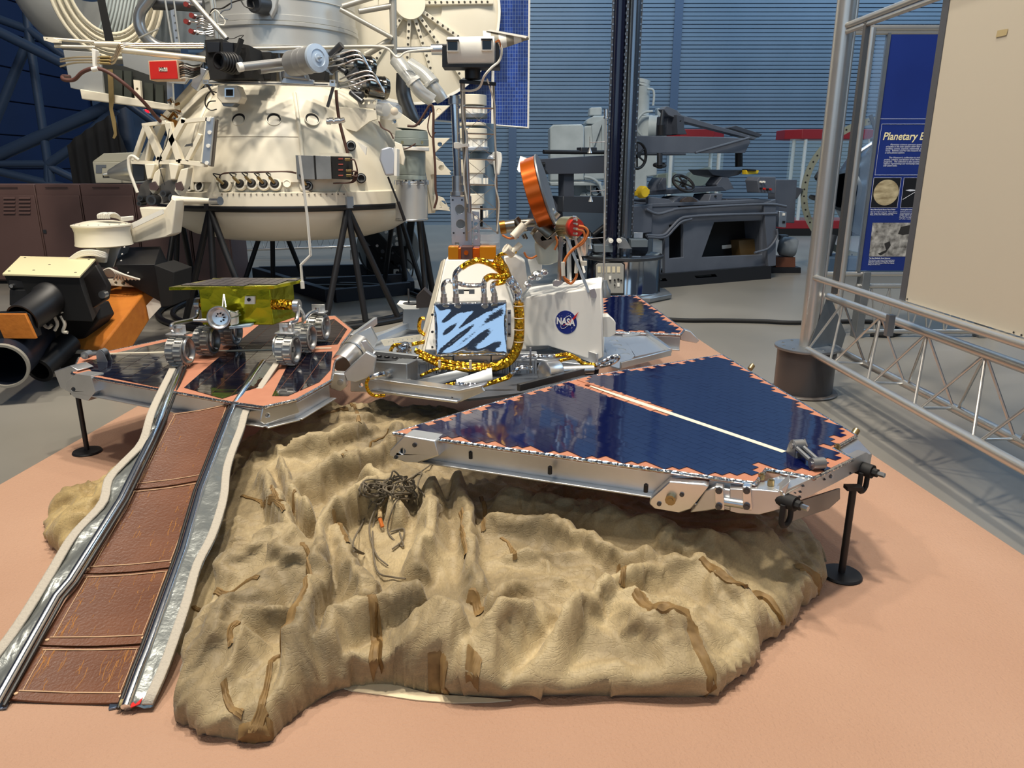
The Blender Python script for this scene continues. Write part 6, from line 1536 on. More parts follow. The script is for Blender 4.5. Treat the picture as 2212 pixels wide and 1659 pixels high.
# big dish with perforated ribs (back side)
dc = PY(886, 12, 7.55); Rd = 196 * mpp(12, 7.55); dn = Vector((.12, -1, .06)).normalized()
mm = MB(); mm.lathe([(0, .0), (Rd * .35, -.02), (Rd * .75, -.07), (Rd, -.13), (Rd * 1.01, -.12), (Rd * .75, -.05), (Rd * .35, .0)], dc, dn, 72); DI = mm.obj('dish', white, VG)
mm = MB(); mm.lathe([(Rd * .985, -.12), (Rd * 1.015, -.14), (Rd * 1.015, -.10), (Rd * .985, -.10)], dc, dn, 72); mm.obj('dish_rim', white2, DI)
ex_ = Vector((1, 0, .0)); ex_ = (ex_ - dn * ex_.dot(dn)).normalized(); ey_ = dn.cross(ex_); ey_ = ey_ if ey_.z > 0 else -ey_
for ang in (-30, -52, -72, -95, 5, -125, 30):
    d_ = ex_ * math.cos(R(ang)) + ey_ * math.sin(R(ang)); side_ = dn.cross(d_)
    p0, p1 = dc + dn * .03 + d_ * .08, dc - dn * .10 + d_ * Rd * .93
    hs_ = []
    for k in range(12):
        c = p0.lerp(p1, .06 + .078 * k) + dn * .035; hs_.append([c + d_ * .012 * math.cos(t) + dn * .010 * math.sin(t) for t in [2 * math.pi * q / 8 for q in range(8)]])
    mm = MB(); mm.obox(p0 - side_ * .018, p1 - p0, side_ * .036, dn * .05); rb = mm.obj('dish_rib', white, DI, bevel=.004)
    mm = MB()
    for k in range(12):
        c = p0.lerp(p1, .06 + .078 * k) + dn * .0505; mm.cyl(c, c + dn * .001, .012, seg=8)
    mm.obj('rib_holes', M('hole_dark', (60, 56, 48), .8), rb, kind='stuff')
mm = MB(); mm.cyl(dc, dc + dn * .10, .14, seg=32); mm.obj('dish_hub', white, DI)
# blue solar wing
def wing_mat():
    m_ = bpy.data.materials.new('blue_solar_cells'); m_.use_nodes = True; N = m_.node_tree.nodes; L = m_.node_tree.links; b = N['Principled BSDF']; b.inputs['Roughness'].default_value = .25
    tc = N.new('ShaderNodeTexCoord'); mp = N.new('ShaderNodeMapping'); mp.inputs['Rotation'].default_value = (R(90), 0, 0); L.new(tc.outputs['Object'], mp.inputs['Vector'])
    br_ = N.new('ShaderNodeTexBrick'); br_.offset = 0; br_.inputs['Scale'].default_value = 1; br_.inputs['Brick Width'].default_value = .026; br_.inputs['Row Height'].default_value = .034; br_.inputs['Mortar Size'].default_value = .0014
    br_.inputs['Color1'].default_value = lin((24, 48, 120)); br_.inputs['Color2'].default_value = lin((34, 66, 150)); br_.inputs['Mortar'].default_value = lin((120, 140, 180)); L.new(mp.outputs['Vector'], br_.inputs['Vector'])
    b2 = N.new('ShaderNodeTexBrick'); b2.offset = .5; b2.inputs['Scale'].default_value = 1; b2.inputs['Brick Width'].default_value = .11; b2.inputs['Row Height'].default_value = .42; b2.inputs['Mortar Size'].default_value = 0; b2.inputs['Color1'].default_value = (.55, .55, .55, 1); b2.inputs['Color2'].default_value = (1.2, 1.2, 1.2, 1); L.new(mp.outputs['Vector'], b2.inputs['Vector'])
    mx = N.new('ShaderNodeMixRGB'); mx.blend_type = 'MULTIPLY'; mx.inputs['Fac'].default_value = 1; L.new(br_.outputs['Color'], mx.inputs['Color1']); L.new(b2.outputs['Color'], mx.inputs['Color2']); L.new(mx.outputs['Color'], b.inputs['Base Color']); return m_
mm = MB(); mm.platepx([(880, -60), (1143, -60), (1140, 274), (884, 254)], 7.9, .03); WG = mm.obj('solar_wing', wing_mat(), VG)
wq = [PY(x, y, 7.9) for x, y in [(880, -60), (1144, -60), (1141, 276), (884, 256)]]
mm = MB(); mm.tube(wq, .014, 6, closed=True); mm.obj('wing_frame', white2, WG)
mm = MB(); mm.cylpx((1066, -60, 7.85), (1064, 268, 7.85), 3.5, seg=8); mm.obj('wing_spar', white2, WG)
# --- grey-green canister and its silver lower half
def can_stack(cx, Y, rows, parent=VG, name='canister'):
    for (y0, y1, r0, r1, mt, nm) in rows:
        mm = MB(); mm.cylpx((cx, y0, Y), (cx + .2, y1, Y), r0, r1, seg=36); mm.obj(nm, mt, parent, bevel=.004)
can_stack(889, 6.35, [(283, 279, 20, 34, greenc, 'canister_cap'), (283, 300, 34, 36, greenc, 'canister_cap'), (300, 315, 37, 37, greenc, 'canister_cap'), (318, 326, 38, 38, white2, 'canister_collar'), (326, 378, 30, 30, greenc, 'canister_body'), (378, 388, 30, 32, greenc, 'canister_body'), (392, 396, 34, 34, steel, 'canister_clamp'), (396, 472, 33.5, 34.5, silvb, 'canister_skirt'), (472, 476, 36, 36, steel, 'canister_clamp')])
for k in range(12):
    a = 2 * math.pi * k / 12; c = PY(889, 394, 6.35); rr = 34.5 * mpp(394, 6.35); mm = MB(); mm.box(c + Vector((rr * math.cos(a), rr * math.sin(a), 0)), (.02, .02, .035), a); mm.obj('clamp_lug', steel, VG)
for x in (869, 912):
    mm = MB(); mm.cylpx((x, 309, 6.2), (x, 307, 6.1), 3, seg=10); mm.obj('brass_plug', M('brass', (176, 156, 110), .3, 1), VG)
# second canister set further right
can_stack(1020, 6.75, [(206, 228, 31, 31, white, 'ring_unit'), (230, 246, 27, 27, white2, 'ring_unit'), (246, 256, 33, 33, aluG, 'ring_unit'), (266, 272, 30, 30, white, 'ring_unit'), (278, 300, 32, 32, white, 'ring_unit'), (300, 318, 28, 28, white2, 'ring_unit'), (318, 326, 36, 36, alub, 'ring_unit'), (345, 374, 28, 28, white, 'ring_unit'), (374, 400, 24, 24, white2, 'ring_unit'), (418, 440, 26, 26, white, 'ring_unit'), (440, 476, 22, 22, white2, 'ring_unit')])
can_stack(1042, 7.0, [(268, 330, 30, 30, M('blue_grey_can', (116, 140, 160), .45), 'rear_canister'), (330, 470, 28, 28, M('blue_grey_can', (116, 140, 160), .45), 'rear_canister')])
for cx, cy in ((1020, 244), (1020, 312), (1022, 392), (1022, 462)):
    for k in range(7):
        a = math.pi * (1 + k / 6); c = PY(cx, cy, 6.75); rr = 30 * mpp(cy, 6.75); mm = MB(); mm.box(c + Vector((rr * math.cos(a), rr * math.sin(a), 0)), (.02, .02, .06), a); mm.obj('ring_lug', white2, VG)
# cream bracket plates with holes
for pts, holes, Y in (([(822, 230), (840, 222), (860, 240), (905, 272), (940, 235), (972, 228), (935, 262), (935, 330), (975, 372), (930, 378), (934, 420), (972, 450), (934, 456), (912, 330), (880, 300), (850, 290), (820, 275)], [circ(851, 262, 5, 10)], 6.6),
                      ([(934, 228), (972, 228), (936, 262)], [circ(948, 240, 5, 12)], 6.5), ([(936, 298), (972, 298), (940, 330)], [circ(950, 312, 5, 12)], 6.5), ([(938, 344), (956, 350), (974, 378), (938, 378)], [circ(953, 363, 6, 12)], 6.5), ([(938, 420), (958, 428), (972, 456), (938, 452)], [circ(956, 440, 7, 12)], 6.5),
                      ([(728, 230), (812, 238), (815, 258), (800, 262), (770, 285), (735, 275)], [], 6.35), ([(920, 262), (936, 258), (940, 460), (924, 462)], [], 6.62), ([(770, 215), (815, 215), (812, 235), (776, 232)], [circ(784 + 12 * k, 222, 3.4, 10) for k in range(3)], 6.35)):
    mm = MB(); mm.platepx(pts, Y, .03, holes); mm.obj('bracket_plate', white, VG, bevel=.004)
mm = MB(); mm.platepx([(770, 305), (792, 318), (790, 335)], 6.02, .02); mm.obj('arrow_plate', white2, VG)
# glass lamp
a, b = PY(822, 236, 6.4), PY(862, 242, 6.3); mm = MB(); L_ = (b - a).length; mm.lathe([(.07, 0), (.075, .02), (.075, L_ * .7), (.055, L_ * .95), (0, L_)], a, b - a, 24); LMP = mm.obj('glass_lamp', glass, VG)
mm = MB(); mm.sphere(a.lerp(b, .75), .032, 14, 10); mm.obj('lamp_bulb', M('ivory_bulb', (226, 206, 176), .5), LMP); mm = MB(); mm.cyl(a - (b - a) * .15, a + (b - a) * .3, .05, seg=20); mm.obj('lamp_socket', steel, LMP)
# rounded silver instrument with rod
def rbox(pts, Y, t, mat, name, bev, parent=VG):
    mm = MB(); mm.platepx(pts, Y, t); return mm.obj(name, mat, parent, bevel=bev, seg=4)
ri_ = rbox([(822, 322), (836, 317), (852, 320), (856, 335), (852, 378), (832, 380), (819, 345)], 5.95, .12, M('silver_paint', (192, 196, 204), .35, .55), 'rounded_instrument', .02)
mm = MB(); mm.platepx([(852, 320), (858, 322), (857, 380), (851, 379)], 5.94, .14); mm.obj('instrument_back', white2, ri_)
mm = MB(); mm.cylpx((838, 382, 5.98), (861, 440, 6.0), 2.2, seg=8); mm.obj('black_rod', black, VG); mm = MB(); mm.cylpx((860, 436, 6.0), (874, 476, 6.02), 3.6, seg=8); mm.obj('black_rod', black, VG)
mm = MB(); mm.platepx([(852, 305), (868, 312), (875, 340), (872, 358), (858, 350)], 6.1, .03); mm.obj('instrument_arm', white, VG, bevel=.004)
rbox([(1062, 330), (1072, 326), (1084, 330), (1085, 345), (1079, 378), (1068, 378)], 6.9, .14, white2, 'rounded_instrument', .02); mm = MB(); mm.cylpx((1048, 344, 6.95), (1066, 344, 6.95), 14, seg=20); mm.obj('instrument_neck', alub, VG)
# brown harness and small valves
for pts, r_ in (([(726, 195), (728, 225), (733, 260), (740, 290), (748, 320), (752, 336)], 3.5), ([(880, 272), (900, 270), (920, 240), (928, 228), (936, 236), (936, 300), (940, 360), (941, 410), (944, 428), (938, 450)], 2.6), ([(818, 262), (826, 276), (842, 285), (850, 300)], 1.6), ([(930, 240), (924, 275), (932, 296), (940, 286)], 1.4), ([(858, 315), (870, 322), (885, 318), (898, 310)], 1.4)):
    mm = MB(); mm.tubepx([(x, y, 6.12) for x, y in pts], r_, 8, 5); mm.obj('brown_harness', cableb, VG)
c = PY(722, 262, 5.95)
for k in range(6):
    mm = MB(); q = PY(706 + k * 6, 262 + random.uniform(-4, 4), 5.95); mm.cyl(q, q + Vector((.03, 0, random.uniform(-.01, .01))), random.uniform(.012, .024), seg=12); mm.obj('valve_fitting', steel, VG)
# ---- left upper: grey radiator bowl with coils, pipes, red box
bowl = M('grey_sheet', (172, 174, 172), .45, .35, col2=(158, 160, 160), scale=2)
bc = PY(190, -70, 6.7); bn_ = Vector((.16, -1, -.12)).normalized()
mm = MB(); Rb = 190 * mpp(0, 6.7); mm.lathe([(Rb * .35, .06), (Rb * .6, .05), (Rb * .78, .02), (Rb * .9, -.05), (Rb, -.20), (Rb * 1.0, -.22), (Rb * .9, -.08)], bc, bn_, 72); mm.obj('radiator_bowl', bowl, VG)
tubem = M('cream_tube', (214, 206, 184), .45)
ca = PY(226, -40, 6.45); cn = Vector((.55, -1, -.1)).normalized()
for k in range(7):
    rr = (.27 + .022 * k); off = -.05 * (k % 2) + .015 * k
    mm = MB(); pts = []
    cx_ = (Vector((0, 0, 1)) - cn * cn.z).normalized(); cy_ = cn.cross(cx_)
    for q in range(48): t = 2 * math.pi * q / 48; pts.append(ca + cn * off + cx_ * rr * math.cos(t) * 1.38 + cy_ * rr * math.sin(t))
    mm.tube(pts, .013, 8, closed=True); mm.obj('coil_ring', tubem, VG)
for k in range(9):
    mm = MB(); x = 224 + k * 8; mm.tubepx([(x + 10, -10, 6.62), (x + 2, 30, 6.62), (x - 12 + k, 70, 6.64), (x - 20 + 2 * k, 92, 6.66)], 2.6, 8, 5); mm.obj('coil_tube', M('pale_tube', (186, 196, 196), .45), VG)
mm = MB(); mm.platepx([(206, -20), (222, -20), (246, 92), (228, 92)], 6.2, .006); mm.obj('black_strap', blackm, VG)
mm = MB(); mm.platepx([(206, 92), (260, 92), (300, -20), (470, -20), (500, 40), (490, 100), (262, 108)], 6.75, .05); mm.obj('grey_backplate', M('grey_backplate', (122, 130, 136), .45, .45, col2=(108, 116, 122), scale=4), VG)
mm = MB(); mm.tubepx([(330, -12, 6.3), (318, 4, 6.3), (304, 24, 6.3), (300, 46, 6.3), (306, 68, 6.3), (322, 88, 6.32), (348, 102, 6.35), (390, 108, 6.4)], 12, 20, 6); mm.obj('bend_pipe', M('smooth_pipe', (160, 162, 164), .28, .8), VG)
mm = MB(); mm.tubepx([(330, 6, 6.4), (380, 8, 6.42), (440, 12, 6.45)], 14, 18, 3); mm.obj('bend_pipe', gunm, VG)
for a, b, r_ in (((355, -10, 6.2), (372, 94, 6.2), 2.2), ((374, -10, 6.2), (388, 94, 6.2), 1.8), ((405, -12, 6.1), (490, 84, 6.0), 5.5), ((455, -10, 6.15), (468, 84, 6.15), 4.5), ((462, -10, 6.12), (475, 90, 6.12), 1.8), ((300, 82, 6.2), (343, 62, 6.2), 1.8)):
    mm = MB(); mm.cylpx(a, b, r_, seg=12); mm.obj('strut_tube', M('pale_strut', (196, 194, 186), .35, .6), VG)
mm = MB(); mm.platepx([(368, 22), (376, 20), (388, 94), (378, 94)], 6.28, .02, [circ(377 + k * 1.6, 34 + 16 * k, 2.6, 8) for k in range(4)]); mm.obj('slotted_bar', alub, VG)
for (x, y) in ((401, 9), (413, 33), (401, 46), (412, 67)):
    mm = MB(); mm.discpx(x, y, 6.08, 5.5, .05, 8); mm.obj('red_knob', M('red_brown_knob', (120, 34, 28), .5), VG); mm = MB(); mm.cylpx((x + 4, y, 6.1), (x + 26, y + 2, 6.12), 1.6, seg=8); mm.obj('knob_stem', steel, VG)
for k in range(8):
    mm = MB(); y = 40 + k * 5; mm.tubepx([(425, y, 6.15), (436, y + random.uniform(-6, 6), 6.15), (452, y + 3, 6.18), (470, y + random.uniform(-5, 5), 6.2)], 1.6, 6, 4); mm.obj('small_pipe', random.choice([steel, gunm]), VG)
for pts, mt in (([(455, 30), (466, 22), (478, 34), (486, 44), (484, 54), (470, 52)], cablew), ([(500, 0), (498, 18), (480, 24), (476, 36), (492, 42)], aluG), ([(452, 36), (460, 20), (480, 18), (505, 4), (540, -4)], cablek), ([(520, 0), (530, 14), (548, 18), (546, 4)], cablek)):
    mm = MB(); mm.tubepx([(x, y, 6.05) for x, y in pts], 1.6, 6, 5); mm.obj('loop_cable', mt, VG)
# forked boom, thin pipes running to the black box
for a, b, r_ in (((96, 83, 5.6), (205, 91, 5.65), 3.6), ((118, 100, 5.6), (207, 102, 5.65), 3.4), ((205, 95, 5.65), (262, 96, 5.7), 6), ((262, 108, 5.75), (444, 128, 5.9), 6.5)):
    mm = MB(); mm.cylpx(a, b, r_, seg=10); mm.obj('boom_fork', M('cream_metal', (216, 208, 190), .35, .5), VG)
mm = MB(); mm.platepx([(93, 79), (112, 81), (128, 88), (128, 92), (112, 92), (95, 87)], 5.58, .03, [circ(101, 83, 1.6, 8)]); mm.obj('boom_tip', white, VG)
for k in range(3):
    mm = MB(); mm.tubepx([(130, 128 + 5 * k + (6 if k == 2 else 0), 5.5), (160, 124 + 6 * k, 5.5), (200, 123 + 6 * k, 5.5), (230, 124 + 7 * k, 5.5), (246, 122 + 7 * k, 5.5), (253 + 2 * k, 105 + 5 * k, 5.5), (262 + 2 * k, 95 + 4 * k, 5.5), (300, 95 + 4 * k, 5.55), (440, 95 + 4 * k, 5.7)], 1.9, 8, 6); mm.obj('thin_pipe', M('champagne_pipe', (206, 190, 160), .28, .9), VG)
    mm = MB(); mm.cylpx((216, 123.5 + 6.2 * k, 5.49), (238, 123.5 + 7 * k, 5.49), 3, seg=8); mm.obj('pipe_joint', M('brass', (176, 156, 110), .3, 1), VG)
mm = MB(); mm.platepx([(198, 104), (206, 108), (206, 145), (200, 146)], 5.47, .05); mm.obj('pipe_clamp', white2, VG, bevel=.003); mm = MB(); mm.cylpx((199, 150, 5.47), (212, 148, 5.47), 5, seg=14); mm.obj('pipe_clamp', white2, VG)
mm = MB(); mm.tubepx([(150, 166, 5.7), (136, 165, 5.55), (138, 172, 5.5), (160, 172, 5.5), (178, 156, 5.48), (202, 148, 5.47), (230, 154, 5.48), (270, 182, 5.5), (310, 220, 5.6), (335, 250, 5.7), (346, 262, 5.75)], 4, 10, 6); mm.obj('red_brown_hose', M('red_brown_hose', (88, 54, 47), .6), VG)
# grey folded panels and louvre tray
for pts, Y, mt in (([(136, 108), (196, 112), (215, 116), (225, 206), (152, 190)], 5.9, bowl), ([(262, 112), (440, 130), (400, 182), (270, 172)], 6.2, bowl)):
    mm = MB(); mm.platepx(pts, Y, .025); mm.obj('grey_panel', mt, VG, bevel=.004)
mm = MB(); mm.platepx([(172, 192), (360, 224), (374, 222), (378, 236), (360, 238), (176, 214)], 5.85, .10); mm.obj('tray_rail', white, VG, bevel=.006)
mm = MB(); mm.platepx([(218, 138), (265, 142), (372, 180), (362, 230), (228, 210)], 6.1, .04); mm.obj('louvre_back', M('dark_louvre', (42, 44, 42), .6), VG)
for x0, y0, x1, y1 in ((246, 150, 264, 216), (268, 152, 284, 218), (290, 170, 300, 222), (312, 178, 330, 226), (336, 182, 352, 228)):
    mm = MB(); mm.platepx([(x0, y0), (x1, y0 + 2), (x1, y1), (x0, y1 - 2)], 6.06, .02); mm.obj('louvre', M('olive_louvre', (56, 60, 54), .5), VG)
mm = MB(); mm.platepx([(288, 172), (302, 174), (306, 226), (292, 222)], 6.0, .03, [circ(296, 192, 3, 8)]); mm.obj('tray_post', white, VG); mm = MB(); mm.platepx([(360, 176), (372, 180), (374, 228), (362, 226)], 5.98, .03); mm.obj('tray_post', alub, VG)
# red box with paper label
mm = MB(); mm.platepx([(320, 131), (382, 129), (386, 172), (323, 173)], 5.78, .12); RB_ = mm.obj('red_box', M('cream_gasket', (206, 176, 146), .6), VG, bevel=.003)
mm = MB(); mm.platepx([(322, 133), (380, 131), (384, 170), (325, 171)], 5.772, .012); mm.obj('red_lid', M('signal_red', (190, 30, 20), .45), RB_, bevel=.002)
mm = MB(); mm.platepx([(343, 146), (361, 146), (361.5, 154), (343.5, 154)], 5.769, .003); mm.obj('paper_label', M('paper', (222, 218, 204), .7), RB_)
q = PY(344.5, 152.8, 5.7678); text('label_text', '\u0421\u041f-1', M('ink', (20, 20, 24), .7), RB_, q, (1, 0, 0), (0, 0, 1), .030, width=14.5 * mpp(150, 5.77), bold=.0006)
for k in range(9):
    mm = MB(); y = 140 + 4 * k; mm.tubepx([(384, y, 5.82), (398, y - 3 + random.uniform(-4, 4), 5.8), (416, 142 + 3.4 * k, 5.85), (432, 140 + 2.6 * k, 5.95)], 1.5, 6, 5); mm.obj('ribbon_cable', random.choice([cableb, cablek, cablew, cablew]), VG)
mm = MB(); mm.platepx([(420, 148), (434, 146), (446, 150), (424, 196), (412, 186)], 6.0, .04); mm.obj('support_arm', alub, VG, bevel=.004)
for pts in ([(436, 150), (455, 152), (352, 265), (340, 258)], [(340, 258), (352, 262), (300, 380), (284, 378)]):
    mm = MB(); mm.platepx(pts, 6.3, .12); mm.obj('side_rib', white, VG, bevel=.01)
# yellow strap hanging
mm = MB(); mm.platepx([(232, 150), (243, 150), (246, 215), (243, 235), (250, 262), (252, 292), (247, 300), (243, 298), (246, 288), (236, 236)], 5.82, .006); mm.obj('tan_strap', M('tan_strap', (124, 106, 66), .7), VG)
# ---- cream lattice bracket (X frame) with hinges, left
YL = 5.75
LAT = None
for pts, w_ in (([(308, 270), (356, 264)], 8), ([(312, 272), (286, 346)], 9), ([(316, 275), (344, 342)], 13), ([(322, 300), (314, 346)], 5), ([(284, 350), (330, 352)], 8), ([(362, 268), (370, 302), (350, 346)], 13), ([(394, 260), (371, 302), (386, 346)], 13), ([(392, 262), (453, 256)], 9),
                ([(430, 292), (403, 346)], 9), ([(449, 256), (438, 352)], 11), ([(386, 348), (440, 356)], 10), ([(344, 350), (388, 350)], 10), ([(344, 342), (336, 356)], 12)):
    for p, q in zip(pts[:-1], pts[1:]):
        dx, dy = q[0] - p[0], q[1] - p[1]; l_ = math.hypot(dx, dy); nx_, ny_ = -dy / l_ * w_ / 2, dx / l_ * w_ / 2; ex1, ey1 = dx / l_ * w_ * .35, dy / l_ * w_ * .35
        mm = MB(); mm.platepx([(p[0] - ex1 + nx_, p[1] - ey1 + ny_), (q[0] + ex1 + nx_, q[1] + ey1 + ny_), (q[0] + ex1 - nx_, q[1] + ey1 - ny_), (p[0] - ex1 - nx_, p[1] - ey1 - ny_)], YL, .06)
        ob_ = mm.obj('lattice_bar', white, VG, bevel=.006); LAT = LAT or ob_
mm = MB(); mm.platepx([(446, 258), (462, 252), (452, 358), (436, 352)], YL - .03, .03); mm.obj('bracket_cheek', alub, LAT, bevel=.003); mm = MB(); mm.platepx([(460, 258), (468, 258), (458, 360), (450, 358)], YL + .01, .04); mm.obj('bracket_edge', M('khaki_grey', (112, 104, 94), .6), LAT)
for x, y in ((452, 286), (449, 315), (450, 258), (446, 352)):
    mm = MB(); mm.discpx(x, y, YL - .04, 4, .02, 12); mm.obj('lug', white2, LAT)
mm = MB(); mm.platepx([(402, 312), (416, 309), (416, 315), (398, 317)], YL - .004, .005); mm.obj('name_plate', M('plate_grey', (70, 72, 74), .5), LAT)
for pts in ([(312, 354), (334, 354), (326, 386), (318, 388)], [(364, 352), (386, 356), (378, 388), (368, 388)], [(334, 372), (346, 362), (344, 400), (330, 420), (322, 410)], [(390, 366), (406, 362), (400, 400), (386, 424), (376, 412)]):
    mm = MB(); mm.platepx(pts, YL - .04, .10); mm.obj('hinge_arm', white, VG, bevel=.006)
for pts in ([(302, 400), (318, 386), (334, 392), (338, 410), (322, 424), (306, 440), (294, 432)], [(344, 400), (362, 388), (384, 394), (392, 412), (372, 428), (352, 440)]):
    mm = MB(); mm.platepx(pts, YL - .02, .12); mm.obj('hinge_block', M('dark_hinge', (86, 84, 82), .5, .3), VG, bevel=.006)
for x, y, r_ in ((326, 432, 11), (372, 428, 9), (302, 428, 6), (352, 418, 7), (300, 440, 5)):
    mm = MB(); mm.discpx(x, y, YL - .10, r_, .09, 24); hb = mm.obj('hinge_disc', gunm, VG); mm = MB(); mm.discpx(x, y, YL - .104, r_ * .55, .02, 16); mm.obj('hinge_core', black, hb)
mm = MB(); mm.platepx([(322, 396), (334, 392), (342, 406), (338, 412), (324, 410)], YL - .06, .02); mm.obj('hinge_web', M('plum_web', (78, 62, 62), .5), VG); mm = MB(); mm.platepx([(378, 396), (390, 392), (396, 408), (392, 412), (380, 410)], YL - .06, .02); mm.obj('hinge_web', M('plum_web', (78, 62, 62), .5), VG)
a, b = PY(374, 432, 5.6), PY(462, 434, 5.62); mm = MB(); mm.tube([a, a.lerp(b, .3), b], lambda t: .034 - .016 * t, 16); mm.obj('torque_tube', white, VG)
mm = MB(); mm.cylpx((458, 434, 5.6), (476, 434, 5.56), 9, seg=20); mm.obj('tube_knuckle', steel, VG)
a, b = PY(224, 378, 5.8), PY(284, 368, 5.85); mm = MB(); L_ = (b - a).length; mm.lathe([(0, 0), (.014, 0), (.016, .03), (.03, .04), (.05, .09), (.055, .1), (.075, .16), (.078, .17), (.085, L_), (0, L_)], a, b - a, 28); mm.obj('cone_nozzle', M('banded_metal', (186, 186, 180), .3, .8), VG)
mm = MB(); mm.platepx([(284, 352), (312, 358), (312, 390), (288, 392)], 5.8, .1); mm.obj('motor_block', gunm, VG, bevel=.006)
mm = MB(); mm.tubepx([(300, 346, 5.6), (286, 337, 5.6), (278, 344, 5.6), (280, 370, 5.6), (290, 398, 5.6), (297, 416, 5.6)], 3.4, 10, 6); mm.obj('white_hose', cablew, VG)
mm = MB(); mm.tubepx([(366, 278, 5.68), (360, 310, 5.68), (346, 338, 5.68), (344, 358, 5.66), (356, 400, 5.66)], .8, 6, 5); mm.obj('loop_cable', cablek, VG)
for k in range(10):
    q = PY(372 + random.uniform(-10, 14), 246 + random.uniform(-18, 14), 5.9); mm = MB(); d_ = Vector((random.uniform(-1, 1), -.4, random.uniform(-.5, 1))).normalized(); mm.cyl(q, q + d_ * random.uniform(.04, .09), random.uniform(.006, .014), seg=8); mm.obj('valve_fitting', random.choice([steel, gunm, M('bronze', (140, 96, 44), .35, .9)]), VG)
mm = MB(); mm.cylpx((372, 272, 5.85), (376, 258, 5.85), 8, seg=14); mm.obj('valve_body', M('bronze', (140, 96, 44), .35, .9), VG)
for x, y, r_ in ((412, 402, 10), (432, 403, 9)):
    c = dome_pt(x, y, .01); mm = MB(); mm.lathe([(.04, 0), (.046, .012), (.034, .014), (.034, 0)], c, dnorm(c), 20); mm.obj('port_rim', white2, VG); mm = MB(); mm.cyl(c, c + dnorm(c) * .005, .034, seg=20); mm.obj('port_hole', blackm, VG)
# ---- scan platform: arm, drum, cameras
mm = MB(); mm.platepx([(300, 448), (356, 450), (372, 428), (380, 432), (372, 506), (360, 512), (286, 526), (280, 490), (306, 470)], 5.45, .16); mm.obj('platform_arm', white, VG, bevel=.008)
mm = MB(); mm.platepx([(284, 482), (350, 452), (352, 462), (285, 494)], 5.40, .02); mm.obj('arm_rib', white2, VG)
c = PY(226, 530, 5.30); r_ = 58 * mpp(510, 5.30)
mm = MB(); mm.lathe([(r_ * .86, -.005), (r_ * .98, .004), (r_ * .96, .02), (r_ * .93, .095), (r_ * .98, .13), (r_ * 1.02, .135), (r_ * 1.02, .145), (r_ * .6, .165), (r_ * .45, .17), (0, .17)], c, (0, 0, 1), 48); DRM = mm.obj('platform_drum', white, VG)
for k in range(16):
    a = 2 * math.pi * k / 16; q = c + Vector((r_ * .9 * math.cos(a), r_ * .9 * math.sin(a), .147)); mm = MB(); mm.cyl(q, q + Vector((0, 0, .006)), .005, seg=8); mm.obj('drum_bolt', aluG, DRM)
for k in range(7):
    mm = MB(); mm.tubepx([(212 + 4 * k, 472, 5.2), (212 + 4 * k, 464 - k % 3, 5.2), (224 + 4 * k, 461, 5.22), (240 + 3 * k, 468, 5.25), (262, 470 + k, 5.3), (288, 468 + k, 5.35)], 2.0, 7, 5); mm.obj('white_cable', cablew, VG)
mm = MB(); mm.platepx([(160, 492), (176, 488), (182, 516), (162, 518)], 5.22, .08); mm.obj('drum_motor', gunm, VG, bevel=.006)
mm = MB(); mm.platepx([(206, 532), (262, 530), (246, 578), (214, 580)], 5.28, .14); mm.obj('platform_neck', alub, VG, bevel=.006)
mm = MB(); mm.platepx([(206, 540), (232, 538), (226, 568), (206, 566)], 5.2, .03); mm.obj('neck_plate', white, VG)
# black angled box
q0 = [PY(255, 572, 5.2), PY(333, 570, 5.2), PY(344, 532, 5.5), PY(262, 534, 5.5)]
mm = MB(); mm.hexa([PY(250, 572, 5.15), PY(334, 571, 5.15), PY(346, 532, 5.55), PY(262, 534, 5.55)], [PY(268, 608, 5.15), PY(360, 660, 5.2), PY(378, 600, 5.6), PY(275, 600, 5.6)]); BXA = mm.obj('black_instrument', black, VG, bevel=.004)
mm = MB(); mm.platepx([(334, 572), (376, 588), (372, 660), (348, 664)], 5.12, .3); mm.obj('black_wing', blackm, VG, bevel=.004)
for x, y in ((268, 534), (263, 549), (261, 563), (276, 589)):
    mm = MB(); mm.discpx(x, y, 5.12, 1.4, .01, 8); mm.obj('screw', white2, BXA)
# orange fabric box lying forward
tl_, tr_ = PY(228, 612, 5.35), PY(330, 608, 5.35); nl, nr_ = PY(118, 756, 4.55), PY(214, 756, 4.55)
dz = Vector((0, 0, -.27)); rb_ = PY(338, 660, 5.35)
mm = MB(); mm.hexa([nl, nr_, tr_, tl_], [nl + dz, nr_ + dz + Vector((.0, 0, 0)), tr_ + dz * .75, tl_ + dz * .75]); OB = mm.obj('orange_cover', orangef, VG, bevel=.012)
mm = MB(); fr0 = [PY(107, 755, 4.5), PY(218, 760, 4.5), PY(222, 822, 4.5), PY(128, 822, 4.5)]
mm.poly(fr0, (0, .03, 0), [[PY(114, 762, 4.5), PY(212, 766, 4.5), PY(216, 816, 4.5), PY(134, 816, 4.5)]]); mm.obj('cover_frame', M('frame_grey', (150, 146, 138), .5), VG)
mm = MB(); mm.poly([p + Vector((0, .025, 0)) for p in fr0], (0, .01, 0)); mm.obj('frame_dark', blackm, VG)
mm = MB(); mm.platepx([(316, 660), (340, 634), (348, 662), (322, 690)], 5.2, .006); mm.obj('flap_plate', white2, VG)
mm = MB(); mm.platepx([(222, 604), (322, 604), (334, 608), (330, 618), (318, 622), (226, 616)], 5.18, .05, [circ(250, 611, 3.5, 10), circ(266, 612, 4.5, 12), circ(282, 612, 4.5, 12), circ(296, 612, 3, 10)]); mm.obj('terminal_strip', white, VG, bevel=.003)
